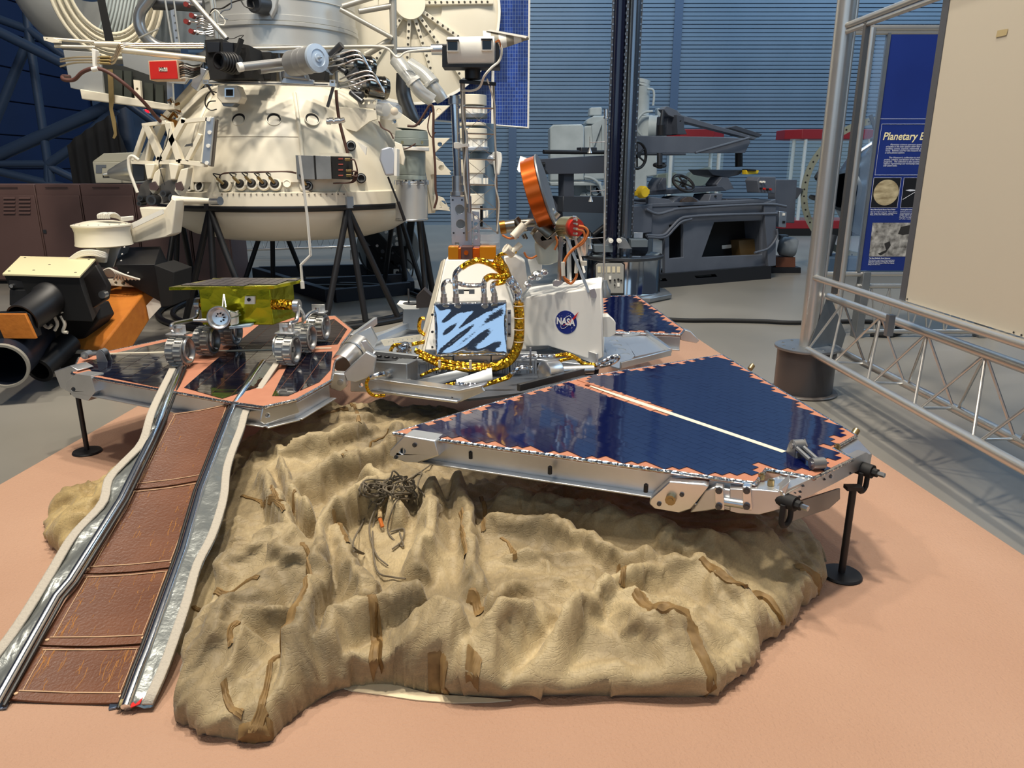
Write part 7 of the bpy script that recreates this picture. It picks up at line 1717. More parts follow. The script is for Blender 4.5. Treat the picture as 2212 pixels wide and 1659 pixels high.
for k in range(8):
    mm = MB(); mm.tubepx([(214 + 3 * k, 590 + k, 5.15), (236 + 4 * k, 580 + 2 * k, 5.12), (250 + 5 * k, 592 + k, 5.12), (246 + 8 * k, 604, 5.15)], 2.2, 7, 5); mm.obj('white_cable', cablew, VG)
for k in range(6):
    mm = MB(); mm.tubepx([(148, 560 + k * 2, 5.1), (172, 544 + 2 * k, 5.1), (200, 541 + 2 * k, 5.12), (226, 546 + 2 * k, 5.15), (232, 552, 5.2)], 2.2, 7, 5); mm.obj('white_cable', cablew, VG)
# foreground camera: black body with cream lid
YK = 4.55
LID = [PY(5, 591, YK), PY(172, 596, YK), PY(208, 557, YK + .42), PY(44, 553, YK + .42)]
lz_ = sum(p.z for p in LID) / 4
lidz = [PZ(x, y, lz_) for x, y in [(5, 591), (172, 596), (208, 557), (44, 553)]]
mm = MB(); mm.poly(lidz, (0, 0, -.012)); mm.obj('camera_lid', M('cream_lid', (232, 220, 176), .5), VG, bevel=.002)
for x, y in ((20, 586), (54, 557), (107, 572), (163, 589), (192, 561), (73, 584)):
    p = PZ(x, y, lz_); mm = MB(); mm.cyl(p, p + Vector((0, 0, .003)), .007, seg=10); mm.obj('lid_screw', gunm, VG)
low = [p + Vector((0, 0, -.30)) for p in lidz]; ins_ = .008
mm = MB(); cxy = sum(lidz, Vector()) / 4
tp = [p.lerp(cxy, .03) - Vector((0, 0, .012)) for p in lidz]; bt_ = [q + Vector((.06 if i in (0, 3) else .04, 0, -.26)) for i, q in enumerate(tp)]
mm.hexa(bt_, tp); CB = mm.obj('camera_body', blackm, VG, bevel=.004)
Yf = tp[0].y
for x0, y0, x1, y1 in ((18, 606, 54, 622), (140, 608, 168, 620), (20, 626, 60, 660), (136, 630, 176, 662)):
    mm = MB(); mm.boxpx(x0, y0, x1, y1, Yf - .02, .04); mm.obj('body_fitting', black, CB, bevel=.004)
for x, y in ((24, 618), (142, 619)):
    mm = MB(); mm.discpx(x, y, Yf - .04, 4, .02, 14); mm.obj('steel_knob', steel, CB)
mm = MB(); mm.platepx([(170, 612), (206, 572), (232, 618), (228, 648), (196, 668), (180, 650)], Yf + .06, .05); mm.obj('side_panel', M('black_ribbed', (26, 22, 22), .5), CB, bevel=.006)
mm = MB(); mm.discpx(220, 637, Yf + .03, 8, .04, 18); mm.obj('side_connector', steel, CB)
a, b = PY(118, 640, Yf), PY(48, 690, Yf - .28); mm = MB(); mm.lathe([(.105, -.05), (.105, .06), (.092, .08), (.090, (b - a).length), (.080, (b - a).length), (.078, .1), (0, .1)], a, b - a, 36); mm.obj('black_tube', black, CB)
mm = MB(); mm.platepx([(-14, 676), (54, 672), (66, 680), (78, 728), (64, 734), (-8, 732)], Yf - .30, .06); mm.obj('lens_cover_box', black, CB, bevel=.006)
mm = MB(); mm.platepx([(-16, 678), (54, 678), (78, 732), (8, 732)], Yf - .32, .02); mm.obj('orange_cap', orangef, CB, bevel=.004)
# lower telescope tubes
a, b = PY(72, 725, Yf + .1), PY(8, 790, Yf - .42); rr = 48 * mpp(790, Yf - .42)
mm = MB(); mm.lathe([(rr * .98, 0), (rr * .98, (b - a).length - .01), (rr * 1.03, (b - a).length - .01), (rr * 1.03, (b - a).length + .01), (rr * .93, (b - a).length + .01), (rr * .9, .1), (0, .1)], a, b - a, 48); TEL = mm.obj('telescope_tube', M('telescope_dark_blue', (40, 46, 60), .35, .3), VG)
mm = MB(); mm.lathe([(rr * 1.03, (b - a).length - .012), (rr * 1.05, (b - a).length), (rr * 1.03, (b - a).length + .014), (rr * .92, (b - a).length + .014), (rr * .92, (b - a).length)], a, b - a, 48); mm.obj('telescope_rim', M('rim_grey', (150, 146, 136), .5), TEL)
for k, (x, y) in enumerate([(60, 752), (45, 742), (66, 768), (30, 738)]):
    mm = MB(); p = PY(x, y, Yf - .26); mm.sphere(p, .008, 8, 6); mm.obj('rivet', steel, TEL)
a, b = PY(150, 740, Yf + .15), PY(84, 800, Yf - .15); mm = MB(); mm.lathe([(.07, 0), (.07, .3), (.082, .31), (.082, (b - a).length), (.06, (b - a).length), (.06, .2), (0, .2)], a, b - a, 32); mm.obj('telescope_tube', black, VG)
mm = MB(); mm.platepx([(90, 690), (200, 660), (214, 690), (130, 800), (96, 820), (80, 760)], Yf + .28, .2); mm.obj('platform_chassis', blackm, VG, bevel=.01)
for pts in ([(104, 678), (128, 674), (150, 676), (172, 684), (176, 672)], [(118, 684), (124, 700), (118, 714)], [(132, 682), (140, 700), (136, 716), (146, 718)], [(92, 700), (104, 708), (112, 702)]):
    mm = MB(); mm.tubepx([(x, y, Yf - .05) for x, y in pts], 3.6, 8, 5); mm.obj('white_cable', cablew, VG)
# ---- black tube frame that carries the spacecraft
SF = thing('tube_stand', (VX, VY, 0), 'black steel tube frame with splayed legs and floor ring under the domed spacecraft', 'frame')
mm = MB(); ring = [Vector((VX + 1.14 * math.sin(t), VY - 1.14 * math.cos(t), .985)) for t in [2 * math.pi * k / 72 for k in range(72)]]; mm.tube(ring, .034, 10, closed=True); mm.obj('top_ring', black, SF)
mm = MB(); ring = [Vector((VX + 1.28 * math.sin(t), VY - 1.28 * math.cos(t), .026)) for t in [2 * math.pi * k / 72 for k in range(72)]]; mm.tube(ring, .026, 10, closed=True); mm.obj('floor_ring', black, SF)
mm = MB(); ring = [Vector((VX + 1.16 * math.sin(t), VY - 1.16 * math.cos(t), .026)) for t in [2 * math.pi * k / 72 for k in range(72)]]; mm.tube(ring, .020, 10, closed=True); mm.obj('floor_ring', black, SF)
a_r = math.asin(max(-1, min(1, (PY(742, 440, VY - 1.05).x - VX) / 1.14))); a_l = math.asin(max(-1, min(1, (PY(466, 445, VY - .95).x - VX) / 1.14)))
for a in (a_l, a_r, math.pi - a_r - .15, math.pi - a_l + .15, R(90), R(-95)):
    top = Vector((VX + 1.14 * math.sin(a), VY - 1.14 * math.cos(a), .97))
    mm = MB(); mm.box(top + Vector((0, 0, .05)), (.08, .07, .09), -a); mm.obj('node_block', alub if a == a_r else black, SF)
    for da in (-.24, .035, .30):
        foot = Vector((VX + 1.27 * math.sin(a + da), VY - 1.27 * math.cos(a + da), .05)); mm = MB(); mm.cyl(top, foot, .026, seg=12); mm.obj('leg', black, SF)
# ================================================================== BACKGROUND, LEFT: cabinets and console
def cabinet(x0, x1, label, louvres=False, latch=True, Y=8.55, ytop=398):
    a, b = PY(x0, 398, Y), PY(x1, 398, Y); a.z = PY(x0, ytop, Y).z; w_, h_ = b.x - a.x, a.z
    C_ = thing('steel_cabinet', ((a.x + b.x) / 2, Y + .25, 0), label, 'cabinet', 'brown steel cabinets along the left side')
    mm = MB(); mm.box(((a.x + b.x) / 2, Y + .26, h_ / 2 + .02), (w_ - .01, .5, h_ - .04)); mm.obj('body', brownc, C_, bevel=.006)
    mm = MB(); mm.box(((a.x + b.x) / 2, Y + .27, .02), (w_ - .03, .46, .04)); mm.obj('plinth', blackm, C_)
    mm = MB(); mm.box(((a.x + b.x) / 2, Y + .002, h_ * .47), (w_ - .03, .022, h_ * .84)); D_ = mm.obj('door', brownc, C_, bevel=.004)
    if latch:
        mm = MB(); q = PY(x0 + (x1 - x0) * .25, 500, Y - .01); mm.box((q.x, Y - .012, q.z), (.035, .01, .04)); mm.obj('latch', gunm, D_)
    if louvres:
        for cx in (22, 55):
            for k in range(5):
                q = PY(cx, 428 + 8 * k, Y); mm = MB(); mm.add([(q.x - .065, Y - .009, q.z + .012), (q.x + .065, Y - .009, q.z + .012), (q.x + .065, Y - .026, q.z - .008), (q.x - .065, Y - .026, q.z - .008), (q.x - .065, Y - .009, q.z - .01), (q.x + .065, Y - .009, q.z - .01)], [(0, 1, 2, 3), (3, 2, 5, 4), (0, 3, 4), (1, 5, 2)]); mm.obj('louvre', brownc, D_)
    mm = MB(); q = PY((x0 + x1) / 2, ytop + 5, Y); mm.box((q.x, Y - .002, q.z - .01), (w_ * .5, .006, .006)); mm.obj('label_slot', blackm, C_)
cabinet(-70, 73, 'brown steel cabinet with louvred door beside the wall', True)
cabinet(73, 170, 'brown steel cabinet with one latch next to the louvred cabinet', False)
cabinet(170, 286, 'brown steel cabinet under the beige console', False, False)
cabinet(286, 400, 'brown steel cabinet partly hidden behind the lattice bracket and hinges', False, False)
cabinet(400, 486, 'shorter brown steel cabinet behind the legs of the black tube stand', False, False, ytop=440)
CN = thing('console_unit', PY(245, 398, 8.7), 'beige console housing standing on the brown cabinets', 'console'); CN.location.z = 1.12; WL[CN].z = 1.12
zc_ = PY(245, 398, 8.55).z
def onz(p): return Vector((p.x, p.y, max(p.z, zc_ - .0)))
beige = M('beige_plastic', (190, 186, 168), .55)
mm = MB(); mm.platepx([(199, 349), (260, 350), (262, 396), (206, 396)], 8.62, .3); mm.obj('housing', beige, CN, bevel=.01)
mm = MB(); mm.platepx([(199, 349), (224, 331), (286, 329), (290, 396), (262, 396), (260, 350)], 8.66, .34); mm.obj('hood', beige, CN, bevel=.008)
for x0, y0, x1, y1 in ((207, 356, 220, 374), (220, 356, 229, 362)):
    mm = MB(); mm.boxpx(x0, y0, x1, y1, 8.615, .01); mm.obj('key_field', M('slate_key', (110, 116, 124), .5), CN)
mm = MB(); mm.boxpx(222, 377, 240, 383, 8.612, .012); mm.obj('slot', blackm, CN)
# ================================================================== BACKGROUND, BELOW THE SPACECRAFT
GD = thing('round_instrument', PZ(835, 612, 0), 'grey round instrument plate with black electronics behind the tube stand', 'instrument')
Yg = 9.3
mm = MB(); c = PY(838, 535, Yg); mm.cyl(c, c + Vector((0, .12, 0)), 68 * mpp(535, Yg), seg=48); mm.obj('plate', M('pale_grey_plate', (150, 158, 162), .5), GD, bevel=.01)
for pts in ([(770, 480), (800, 485), (868, 560), (852, 575), (815, 545), (770, 500)], [(880, 470), (896, 470), (888, 540), (876, 536)], [(812, 566), (850, 562), (860, 600), (820, 598)]):
    mm = MB(); mm.platepx(pts, Yg - .08, .08); mm.obj('electronics', blackm, GD, bevel=.006)
for k in range(14):
    x, y = random.uniform(810, 865), random.uniform(495, 575); mm = MB(); mm.discpx(x, y, Yg - .10, random.uniform(2, 4.5), .05, 12); mm.obj('connector', random.choice([steel, white2, gunm]), GD)
for x in (858, 868, 878): 
    mm = MB(); mm.discpx(x, 589, Yg - .13, 3.5, .05, 14); mm.obj('dial', black, GD)
mm = MB(); mm.boxpx(850, 582, 884, 595, Yg - .11, .05); mm.obj('dial_panel', white2, GD)
for pts in ([(880, 560), (892, 575), (888, 600), (874, 606), (862, 600)], [(775, 545), (785, 570), (800, 585), (824, 590)]):
    mm = MB(); mm.tubepx([(x, y, Yg - .12) for x, y in pts], 1.6, 6, 5); mm.obj('cable', cablek, GD)
mm = MB(); p = PY(838, 600, Yg); mm.box((p.x, Yg + .06, .18), (.5, .25, .36)); mm.obj('pedestal', blackm, GD, bevel=.01)
BF = thing('floor_skid', PZ(700, 640, 0), 'black low steel skid frame on the floor behind the tube stand', 'skid')
sk = [PZ(x, y, .0) for x, y in [(560, 600), (860, 592), (880, 634), (720, 652)]]
for a, b in zip(sk, sk[1:] + sk[:1]):
    d = b - a; n = Vector((-d.y, d.x, 0)).normalized(); mm = MB(); mm.obox(a, d, n * .08, Vector((0, 0, .13))); mm.obj('skid_beam', M('blue_black_steel', (22, 28, 40), .5), BF, bevel=.004)
mm = MB(); a, b = sk[0].lerp(sk[3], .5), sk[1].lerp(sk[2], .5); d = b - a; n = Vector((-d.y, d.x, 0)).normalized(); mm.obox(a, d, n * .08, Vector((0, 0, .10))); mm.obj('skid_beam', M('blue_black_steel', (22, 28, 40), .5), BF)
TB = thing('lattice_rail', PZ(600, 545, 0), 'pale metal lattice handrail low over the floor behind the domed spacecraft', 'railing')
ytb = 11.0
for y in (502, 538):
    mm = MB(); mm.cylpx((470, y + 4, ytb), (770, y - 6, ytb), 3 if y > 510 else 2, seg=10); mm.obj('chord', steel, TB)
for k in range(12):
    x = 476 + 24 * k; mm = MB(); mm.cylpx((x, 542 - .4 * k, ytb), (x + 12, 504 - .2 * k, ytb), .9, seg=6); mm.obj('web_bar', steel, TB); mm = MB(); mm.cylpx((x + 12, 504 - .2 * k, ytb), (x + 24, 541 - .4 * k, ytb), .9, seg=6); mm.obj('web_bar', steel, TB)
for x in (480, 760):
    p = PY(x, 540, ytb); mm = MB(); mm.cyl((p.x, ytb, 0), (p.x, ytb, p.z), .03, seg=10); mm.obj('post', steel, TB)
# ================================================================== RIVETED MAST ON STAINLESS DRUM
dcx, dcy = 1.14, 7.72
MS = thing('riveted_mast', (dcx, dcy, 0), 'tall dark riveted boom standing on a stainless steel drum', 'mast')
mm = MB(); mm.lathe([(0, .0), (.47, .0), (.49, .02), (.49, .055), (.45, .06), (0, .06)], (dcx + .04, dcy - .02, 0), (0, 0, 1), 8, xdir=(math.cos(R(22)), math.sin(R(22)), 0)); mm.obj('plinth', aluG, MS, bevel=.006)
mm = MB(); mm.lathe([(.40, .06), (.405, .07), (.40, .08), (.40, .40), (.41, .405), (.415, .42), (.41, .435), (.39, .44), (0, .44)], (dcx, dcy, 0), (0, 0, 1), 72); mm.obj('drum', M('mirror_steel', (200, 204, 208), .10, 1), MS)
mm = MB(); mm.lathe([(.405, .402), (.418, .41), (.418, .432), (.405, .438)], (dcx, dcy, 0), (0, 0, 1), 72); mm.obj('drum_rim', gunm, MS)
def shell(pts, z0, z1):
    mm = MB(); n = len(pts); mm.v = [Vector((x, y, z)) for z in (z0, z1) for x, y in pts]
    for i in range(n): mm.f.append((i, (i + 1) % n, n + (i + 1) % n, n + i))
    mm.f += [tuple(range(n))[::-1], tuple(range(n, 2 * n))]; return mm
mx_, my_ = PY(1345, 300, 7.7).x, 7.7
def arcp(cx, cy, r, a0, a1, n=10, sy=1.0): return [(cx + r * math.cos(R(a0 + (a1 - a0) * k / n)), cy + sy * r * math.sin(R(a0 + (a1 - a0) * k / n))) for k in range(n + 1)]
lft = arcp(mx_ - .07, my_, .058, 190, 350, 10, .8) + [(mx_ - .012, my_ + .05), (mx_ - .128, my_ + .05)]
rgt = arcp(mx_ + .066, my_ - .01, .056, 185, 355, 12, 1.0) + [(mx_ + .122, my_ + .05), (mx_ + .01, my_ + .05)]
shell(lft, .44, 8).obj('boom_shell', M('gloss_navy_black', (14, 18, 40), .18, .1, coat=.6), MS); shell(rgt, .44, 8).obj('boom_shell', M('dark_mirror_metal', (128, 138, 150), .2, .95), MS)
for x, y in ((mx_ - .135, my_ + .015), (mx_ - .004, my_ - .03), (mx_ + .13, my_ + .015)):
    mm = MB(); mm.box((x, y, 4.2), (.022, .02, 7.5)); fl_ = mm.obj('boom_flange', gunm, MS)
    mm = MB(); z = .5
    while z < 6: mm.box((x, y - .012, z), (.011, .008, .014)); mm.box((x + (.012 if x > mx_ else -.012), y, z + .03), (.006, .012, .022)); z += .06
    mm.obj('rivet_row', M('rivet_metal', (150, 160, 172), .3, .9), fl_, kind='stuff')
for x in (1332, 1350):
    mm = MB(); mm.discpx(x - 12, 520, 7.42, 5, .05, 16); mm.discpx(x - 12, 520, 7.415, 2.2, .01, 10); mm.obj('white_roller', white2, MS)
for pts in ([(1298, 533), (1316, 512), (1324, 534)], [(1334, 536), (1342, 512), (1352, 516), (1366, 538)]):
    mm = MB(); mm.platepx(pts, 7.5, .06); mm.obj('roller_bracket', aluG, MS, bevel=.004)
for x0, x1, y0, y1 in ((1284, 1324, 530, 545), (1363, 1400, 518, 534)):
    mm = MB(); mm.boxpx(x0, y0, x1, y1, 7.46, .16); mm.obj('ballast_block', M('grey_green_block', (86, 96, 104), .5), MS, bevel=.006)
c = PY(1262, 520, 7.6); mm = MB(); mm.lathe([(.085, -.06), (.09, 0), (.088, .12), (.08, .125), (0, .125)], Vector((c.x, c.y, .50)), (0, 0, 1), 28); mm.obj('steel_cup', chrome, MS)
# control panel on the drum
cp = M('panel_grey', (150, 150, 146), .5)
Yp = dcy - .40
mm = MB(); mm.platepx([(1287, 573), (1291, 569), (1344, 569), (1348, 573), (1347, 634), (1288, 634)], Yp - .03, .05); CPN = mm.obj('control_panel', cp, MS, bevel=.006)
mm = MB(); mm.platepx([(1285, 571), (1290, 567), (1345, 567), (1350, 571), (1349, 636), (1286, 636)], Yp - .025, .03); mm.obj('panel_frame', black, MS)
for k in range(5):
    mm = MB(); mm.boxpx(1291 + 10.5 * k, 576, 1297.5 + 10.5 * k, 589, Yp - .034, .006); mm.obj('cream_window', M('cream_window', (214, 204, 176), .5), CPN)
for x, y, r_ in ((1294, 600, 2.2), (1294, 608, 2.2), (1328, 605, 2), (1336, 604, 2.4), (1342, 606, 2), (1318, 606, 2), (1328, 616, 1.6)):
    mm = MB(); mm.discpx(x, y, Yp - .045, r_, .02, 10); mm.obj('knob', black if x > 1300 else white2, CPN)
for x, y in ((1318, 600), (1336, 615)):
    mm = MB(); mm.boxpx(x - 2.5, y - 4, x + 2.5, y + 4, Yp - .036, .008); mm.obj('switch', white2, CPN)
# ================================================================== GREY MACHINE ON PALLET
gA, gB = PZ(1372, 627, 0), PZ(1666, 602, 0); gd = (gB - gA).normalized(); gn = Vector((-gd.y, gd.x, 0))
def gp(x, y, back=0.0):
    o_ = gA + gn * back; r = ray(x, y); return CAM + r * ((o_ - CAM).dot(gn) / r.dot(gn))
MC = thing('drilling_machine', (gA + gB) / 2, 'grey painted steel machine with long arms, black handwheels and yellow caps on a black pallet', 'machine')
def gplate(pts, back, t, mat, name, bev=.006, holes=(), parent=None):
    mm = MB(); mm.poly([gp(x, y, back) for x, y in pts], gn * t, [[gp(x, y, back) for x, y in h] for h in holes]); return mm.obj(name, mat, parent or MC, bevel=bev)
def gtube(pts, r, mat, name, back=0.0, sm=0, seg=10):
    mm = MB(); mm.tube([gp(x, y, back) for x, y in pts], r, seg, sm); return mm.obj(name, mat, MC)
blk = M('pallet_black', (18, 20, 26), .5)
gplate([(1390, 595), (1666, 574), (1666, 602), (1390, 626)], 0, .1, blk, 'pallet_beam', holes=[[(1402, 604), (1438, 601), (1442, 607), (1406, 610)], [(1500, 596), (1545, 592), (1550, 598), (1505, 602)]]); gplate([(1390, 595), (1666, 574), (1666, 602), (1390, 626)], .7, .1, blk, 'pallet_beam')
for x in (1394, 1470, 1560, 1650): gplate([(x, 599 - (x - 1360) * .075), (x + 14, 598 - (x - 1360) * .075), (x + 14, 610 - (x - 1360) * .075), (x, 611 - (x - 1360) * .075)], .1, .6, blk, 'pallet_slat')
gplate([(1400, 425), (1446, 430), (1466, 448), (1668, 436), (1672, 575), (1436, 592), (1436, 512), (1400, 512)], .05, .05, greyp, 'side_frame', holes=[[(1446, 486), (1476, 484), (1476, 556), (1446, 559)], [(1543, 480), (1646, 476), (1646, 550), (1516, 556)]])
gplate([(1362, 448), (1410, 440), (1408, 502), (1362, 508)], .02, .2, greyp, 'front_head'); gplate([(1366, 470), (1402, 468), (1400, 560), (1366, 562)], .3, .3, greyd, 'head_block')
gplate([(1440, 480), (1668, 470), (1668, 560), (1440, 580)], .35, .05, M('machine_inside', (16, 16, 18), .7), 'dark_interior'); gplate([(1440, 440), (1670, 436), (1672, 575), (1436, 590)], .72, .05, greyp, 'side_frame')  # flat black sheet stands for the unlit inside of the machine
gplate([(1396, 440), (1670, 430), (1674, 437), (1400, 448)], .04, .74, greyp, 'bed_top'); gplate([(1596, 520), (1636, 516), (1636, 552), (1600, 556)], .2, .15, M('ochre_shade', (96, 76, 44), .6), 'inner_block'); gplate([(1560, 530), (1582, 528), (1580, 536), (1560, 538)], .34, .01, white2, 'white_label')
for pts in ([(1395, 452), (1420, 462), (1450, 455), (1480, 450), (1650, 441), (1698, 446)], [(1396, 508), (1432, 508), (1450, 492), (1468, 474), (1490, 468), (1560, 464), (1678, 461)], [(1398, 512), (1436, 512), (1456, 494), (1472, 479), (1494, 473)]): gtube(pts, .016, greyp, 'conduit', 0, 5)
mm = MB(); q = gp(1378, 508, -.04); mm.box(q, (.10, .05, .06)); mm.obj('junction_box', alub, MC, bevel=.004)
# gear hump, saddle, slides
mm = MB(); mm.poly([gp(1462 + 34 * math.cos(R(a)) + 22, 448 - 24 * math.sin(R(a)), .1) for a in range(0, 181, 15)], gn * .3); mm.obj('gear_hump', greyp, MC, bevel=.01)
mm = MB(); mm.poly([gp(1490 + 20 * math.cos(R(a)), 447 - 22 * math.sin(R(a)), .06) for a in range(0, 181, 15)], gn * .1); mm.obj('gear_wheel', M('dull_bronze', (96, 84, 78), .5, .4), MC)
gplate([(1398, 432), (1450, 428), (1500, 436), (1500, 448), (1398, 450)], .3, .4, greyd, 'slide_base'); gplate([(1536, 420), (1562, 418), (1556, 446), (1526, 448)], .12, .3, greyp, 'slant_block'); gplate([(1570, 430), (1640, 428), (1640, 446), (1570, 448)], .2, .3, greyd, 'slide_base')
for x, y in ((1545, 424), (1553, 436), (1540, 438)): 
    mm = MB(); mm.cyl(gp(x, y, .12), gp(x, y, .118) - gn * .01, .012, seg=10); mm.obj('hole_cap', blackm, MC)
gplate([(1424, 396), (1432, 384), (1440, 384), (1440, 410), (1420, 412)], .2, .2, greyp, 'tailstock'); gplate([(1398, 412), (1560, 402), (1570, 412), (1400, 422)], .22, .3, greyd, 'slide_table'); gplate([(1548, 398), (1560, 382), (1574, 384), (1586, 408), (1552, 414)], .25, .2, greyp, 'pedestal')
gplate([(1528, 366), (1592, 367), (1612, 366), (1596, 378), (1570, 384), (1540, 378)], .3, .35, greyd, 'turret'); 
def wheel_g(x, y, r, tilt, label='handwheel'):
    c = gp(x, y, .05); n = Vector(tilt).normalized(); ax = (Vector((0, 0, 1)) - n * n.z).normalized() if abs(n.z) < .95 else Vector((1, 0, 0)); ay = n.cross(ax); ax = ay.cross(n)
    mm = MB(); mm.tube([c + ax * r * math.cos(t) + ay * r * math.sin(t) for t in [2 * math.pi * k / 32 for k in range(32)]], .016, 8, closed=True); W = mm.obj('handwheel', black, MC)
    for k in range(6):
        t = 2 * math.pi * k / 6; mm = MB(); mm.tube([c, c + ax * r * math.cos(t) + ay * r * math.sin(t)], .010, 6); mm.obj('spoke', black, W)
    mm = MB(); mm.cyl(c - n * .03, c + n * .03, .03, seg=14); mm.obj('hub', black, W)
wheel_g(1376, 335, .135, (.75, -1, .1)); wheel_g(1476, 396, .125, (.3, -.6, .75)); wheel_g(1425, 357, .058, (0, -.25, 1))
gtube([(1425, 330), (1425, 357)], .03, gunm, 'spindle'); gtube([(1596, 330), (1596, 360)], .045, black, 'spindle', .3); 
mm = MB(); c = gp(1388, 415, 0); mm.lathe([(0, -.05), (.05, -.05), (.062, -.03), (.065, .03), (0, .03)], c, gn, 20); mm.obj('yellow_cap', yellow, MC); gplate([(1372, 413), (1404, 409), (1404, 419), (1372, 423)], .0, .03, yellow, 'yellow_bar'); gplate([(1613, 367), (1640, 368), (1638, 375), (1613, 377)], .2, .08, yellow, 'yellow_grip'); gplate([(1616, 365), (1634, 366), (1634, 370), (1616, 369)], .18, .1, black, 'grip_pad')
# upper arms
gplate([(1374, 293), (1560, 296), (1615, 299), (1622, 306), (1610, 330), (1374, 330)], .15, .3, greyp, 'upper_arm'); gplate([(1374, 330), (1482, 331), (1482, 335), (1374, 334)], .12, .36, greyd, 'arm_lip')
gplate([(1433, 236), (1440, 229), (1464, 239), (1472, 248), (1636, 298), (1628, 302), (1480, 264), (1442, 248)], .25, .1, greyp, 'boom'); gplate([(1590, 271), (1648, 290), (1640, 297), (1574, 276)], .3, .14, greyd, 'boom_cap')
gplate([(1462, 248), (1478, 252), (1478, 276), (1484, 290), (1464, 290)], .2, .2, greyd, 'boom_hinge', holes=[circ(1470, 262, 1.6, 8)]); gplate([(1443, 250), (1462, 250), (1462, 292), (1440, 292)], .3, .2, greyd, 'boom_tower'); gtube([(1432, 238), (1429, 262), (1428, 290)], .02, gunm, 'piston_rod', .2); gtube([(1428, 270), (1428, 292)], .045, black, 'piston', .2)
gtube([(1502, 330), (1560, 314), (1618, 298)], .014, greyp, 'tie_bar', .1)
# control boxes
gplate([(1636, 390), (1642, 382), (1676, 382), (1674, 418), (1640, 416)], .0, .2, greyp, 'control_box'); 
for x, y, mt in ((1642, 393, white2), (1648, 393, white2), (1642, 407, black), (1649, 408, redp), (1656, 409, black), (1662, 409, redp)):
    mm = MB(); mm.cyl(gp(x, y, 0), gp(x, y, 0) - gn * .03, .012, seg=12); mm.obj('push_button', mt, MC)
gplate([(1676, 388), (1722, 388), (1716, 482), (1672, 480)], .2, .12, greyp, 'switch_cabinet'); gplate([(1684, 456), (1700, 458), (1698, 492), (1682, 490)], .1, .1, alub, 'socket_box')
for y in (463, 480):
    mm = MB(); mm.box(gp(1693, y, .095), (.03, .015, .03)); mm.obj('socket', black if y > 470 else white2, MC)
gplate([(1650, 440), (1676, 430), (1676, 574), (1660, 576)], .0, .5, greyp, 'end_column'); gtube([(1678, 495), (1678, 512), (1660, 536), (1630, 546)], .014, greyp, 'conduit', -.02, 5); gplate([(1712, 402), (1736, 408), (1722, 430), (1708, 432)], .4, .2, greyp, 'guard')
# left dark arm of the same machine
gplate([(1160, 344), (1308, 336), (1312, 374), (1184, 376)], .35, .25, greyd, 'lower_arm'); gtube([(1174, 328), (1240, 329), (1312, 329)], .022, black, 'arm_rod', .35); gplate([(1218, 374), (1240, 374), (1240, 446), (1218, 446)], .4, .12, greyd, 'arm_post'); gplate([(1216, 424), (1366, 426), (1366, 462), (1216, 458)], .38, .3, M('black_grey_paint', (46, 50, 58), .5), 'cross_beam')
gplate([(1178, 400), (1216, 460), (1216, 500), (1150, 500)], .5, .2, greyd, 'arm_web'); gtube([(1240, 470), (1310, 545)], .03, blk, 'brace_rod', .4); gtube([(1330, 470), (1240, 540)], .03, blk, 'brace_rod', .45); gplate([(1200, 500), (1370, 505), (1370, 600), (1240, 602)], .9, .2, blk, 'rear_skid')
gtube([(1146, 356), (1176, 355)], .024, black, 'arm_pin', .35)
for x in (1262, 1282): gplate([(x - 6, 318), (x + 8, 318), (x + 8, 330), (x - 6, 330)], .33, .1, gunm, 'rod_clamp')
# electric motor on a low plinth
MOP = PZ(1695, 590, 0)
MO = thing('electric_motor', MOP, 'small grey electric motor on a black plinth beside the machine', 'motor'); Ym = MOP.y
mm = MB(); mm.boxpx(1666, 578, 1730, 591, Ym, .4); mm.obj('plinth', blk, MO); mm = MB(); mm.boxpx(1676, 556, 1718, 578, Ym + .05, .25); mm.obj('wood_block', M('red_brown_wood', (104, 62, 44), .7), MO)
a, b = PY(1682, 530, Ym + .15), PY(1722, 536, Ym + .1); mm = MB(); L_ = (b - a).length; mm.lathe([(0, 0), (.08, 0), (.12, .03), (.125, .05), (.125, L_ * .8), (.10, L_ * .96), (0, L_)], a, b - a, 28); mm.obj('motor_body', M('motor_grey', (128, 138, 148), .45), MO)
mm = MB(); mm.boxpx(1688, 508, 1704, 520, Ym + .12, .12); mm.obj('terminal_box', M('motor_grey', (128, 138, 148), .45), MO, bevel=.006)
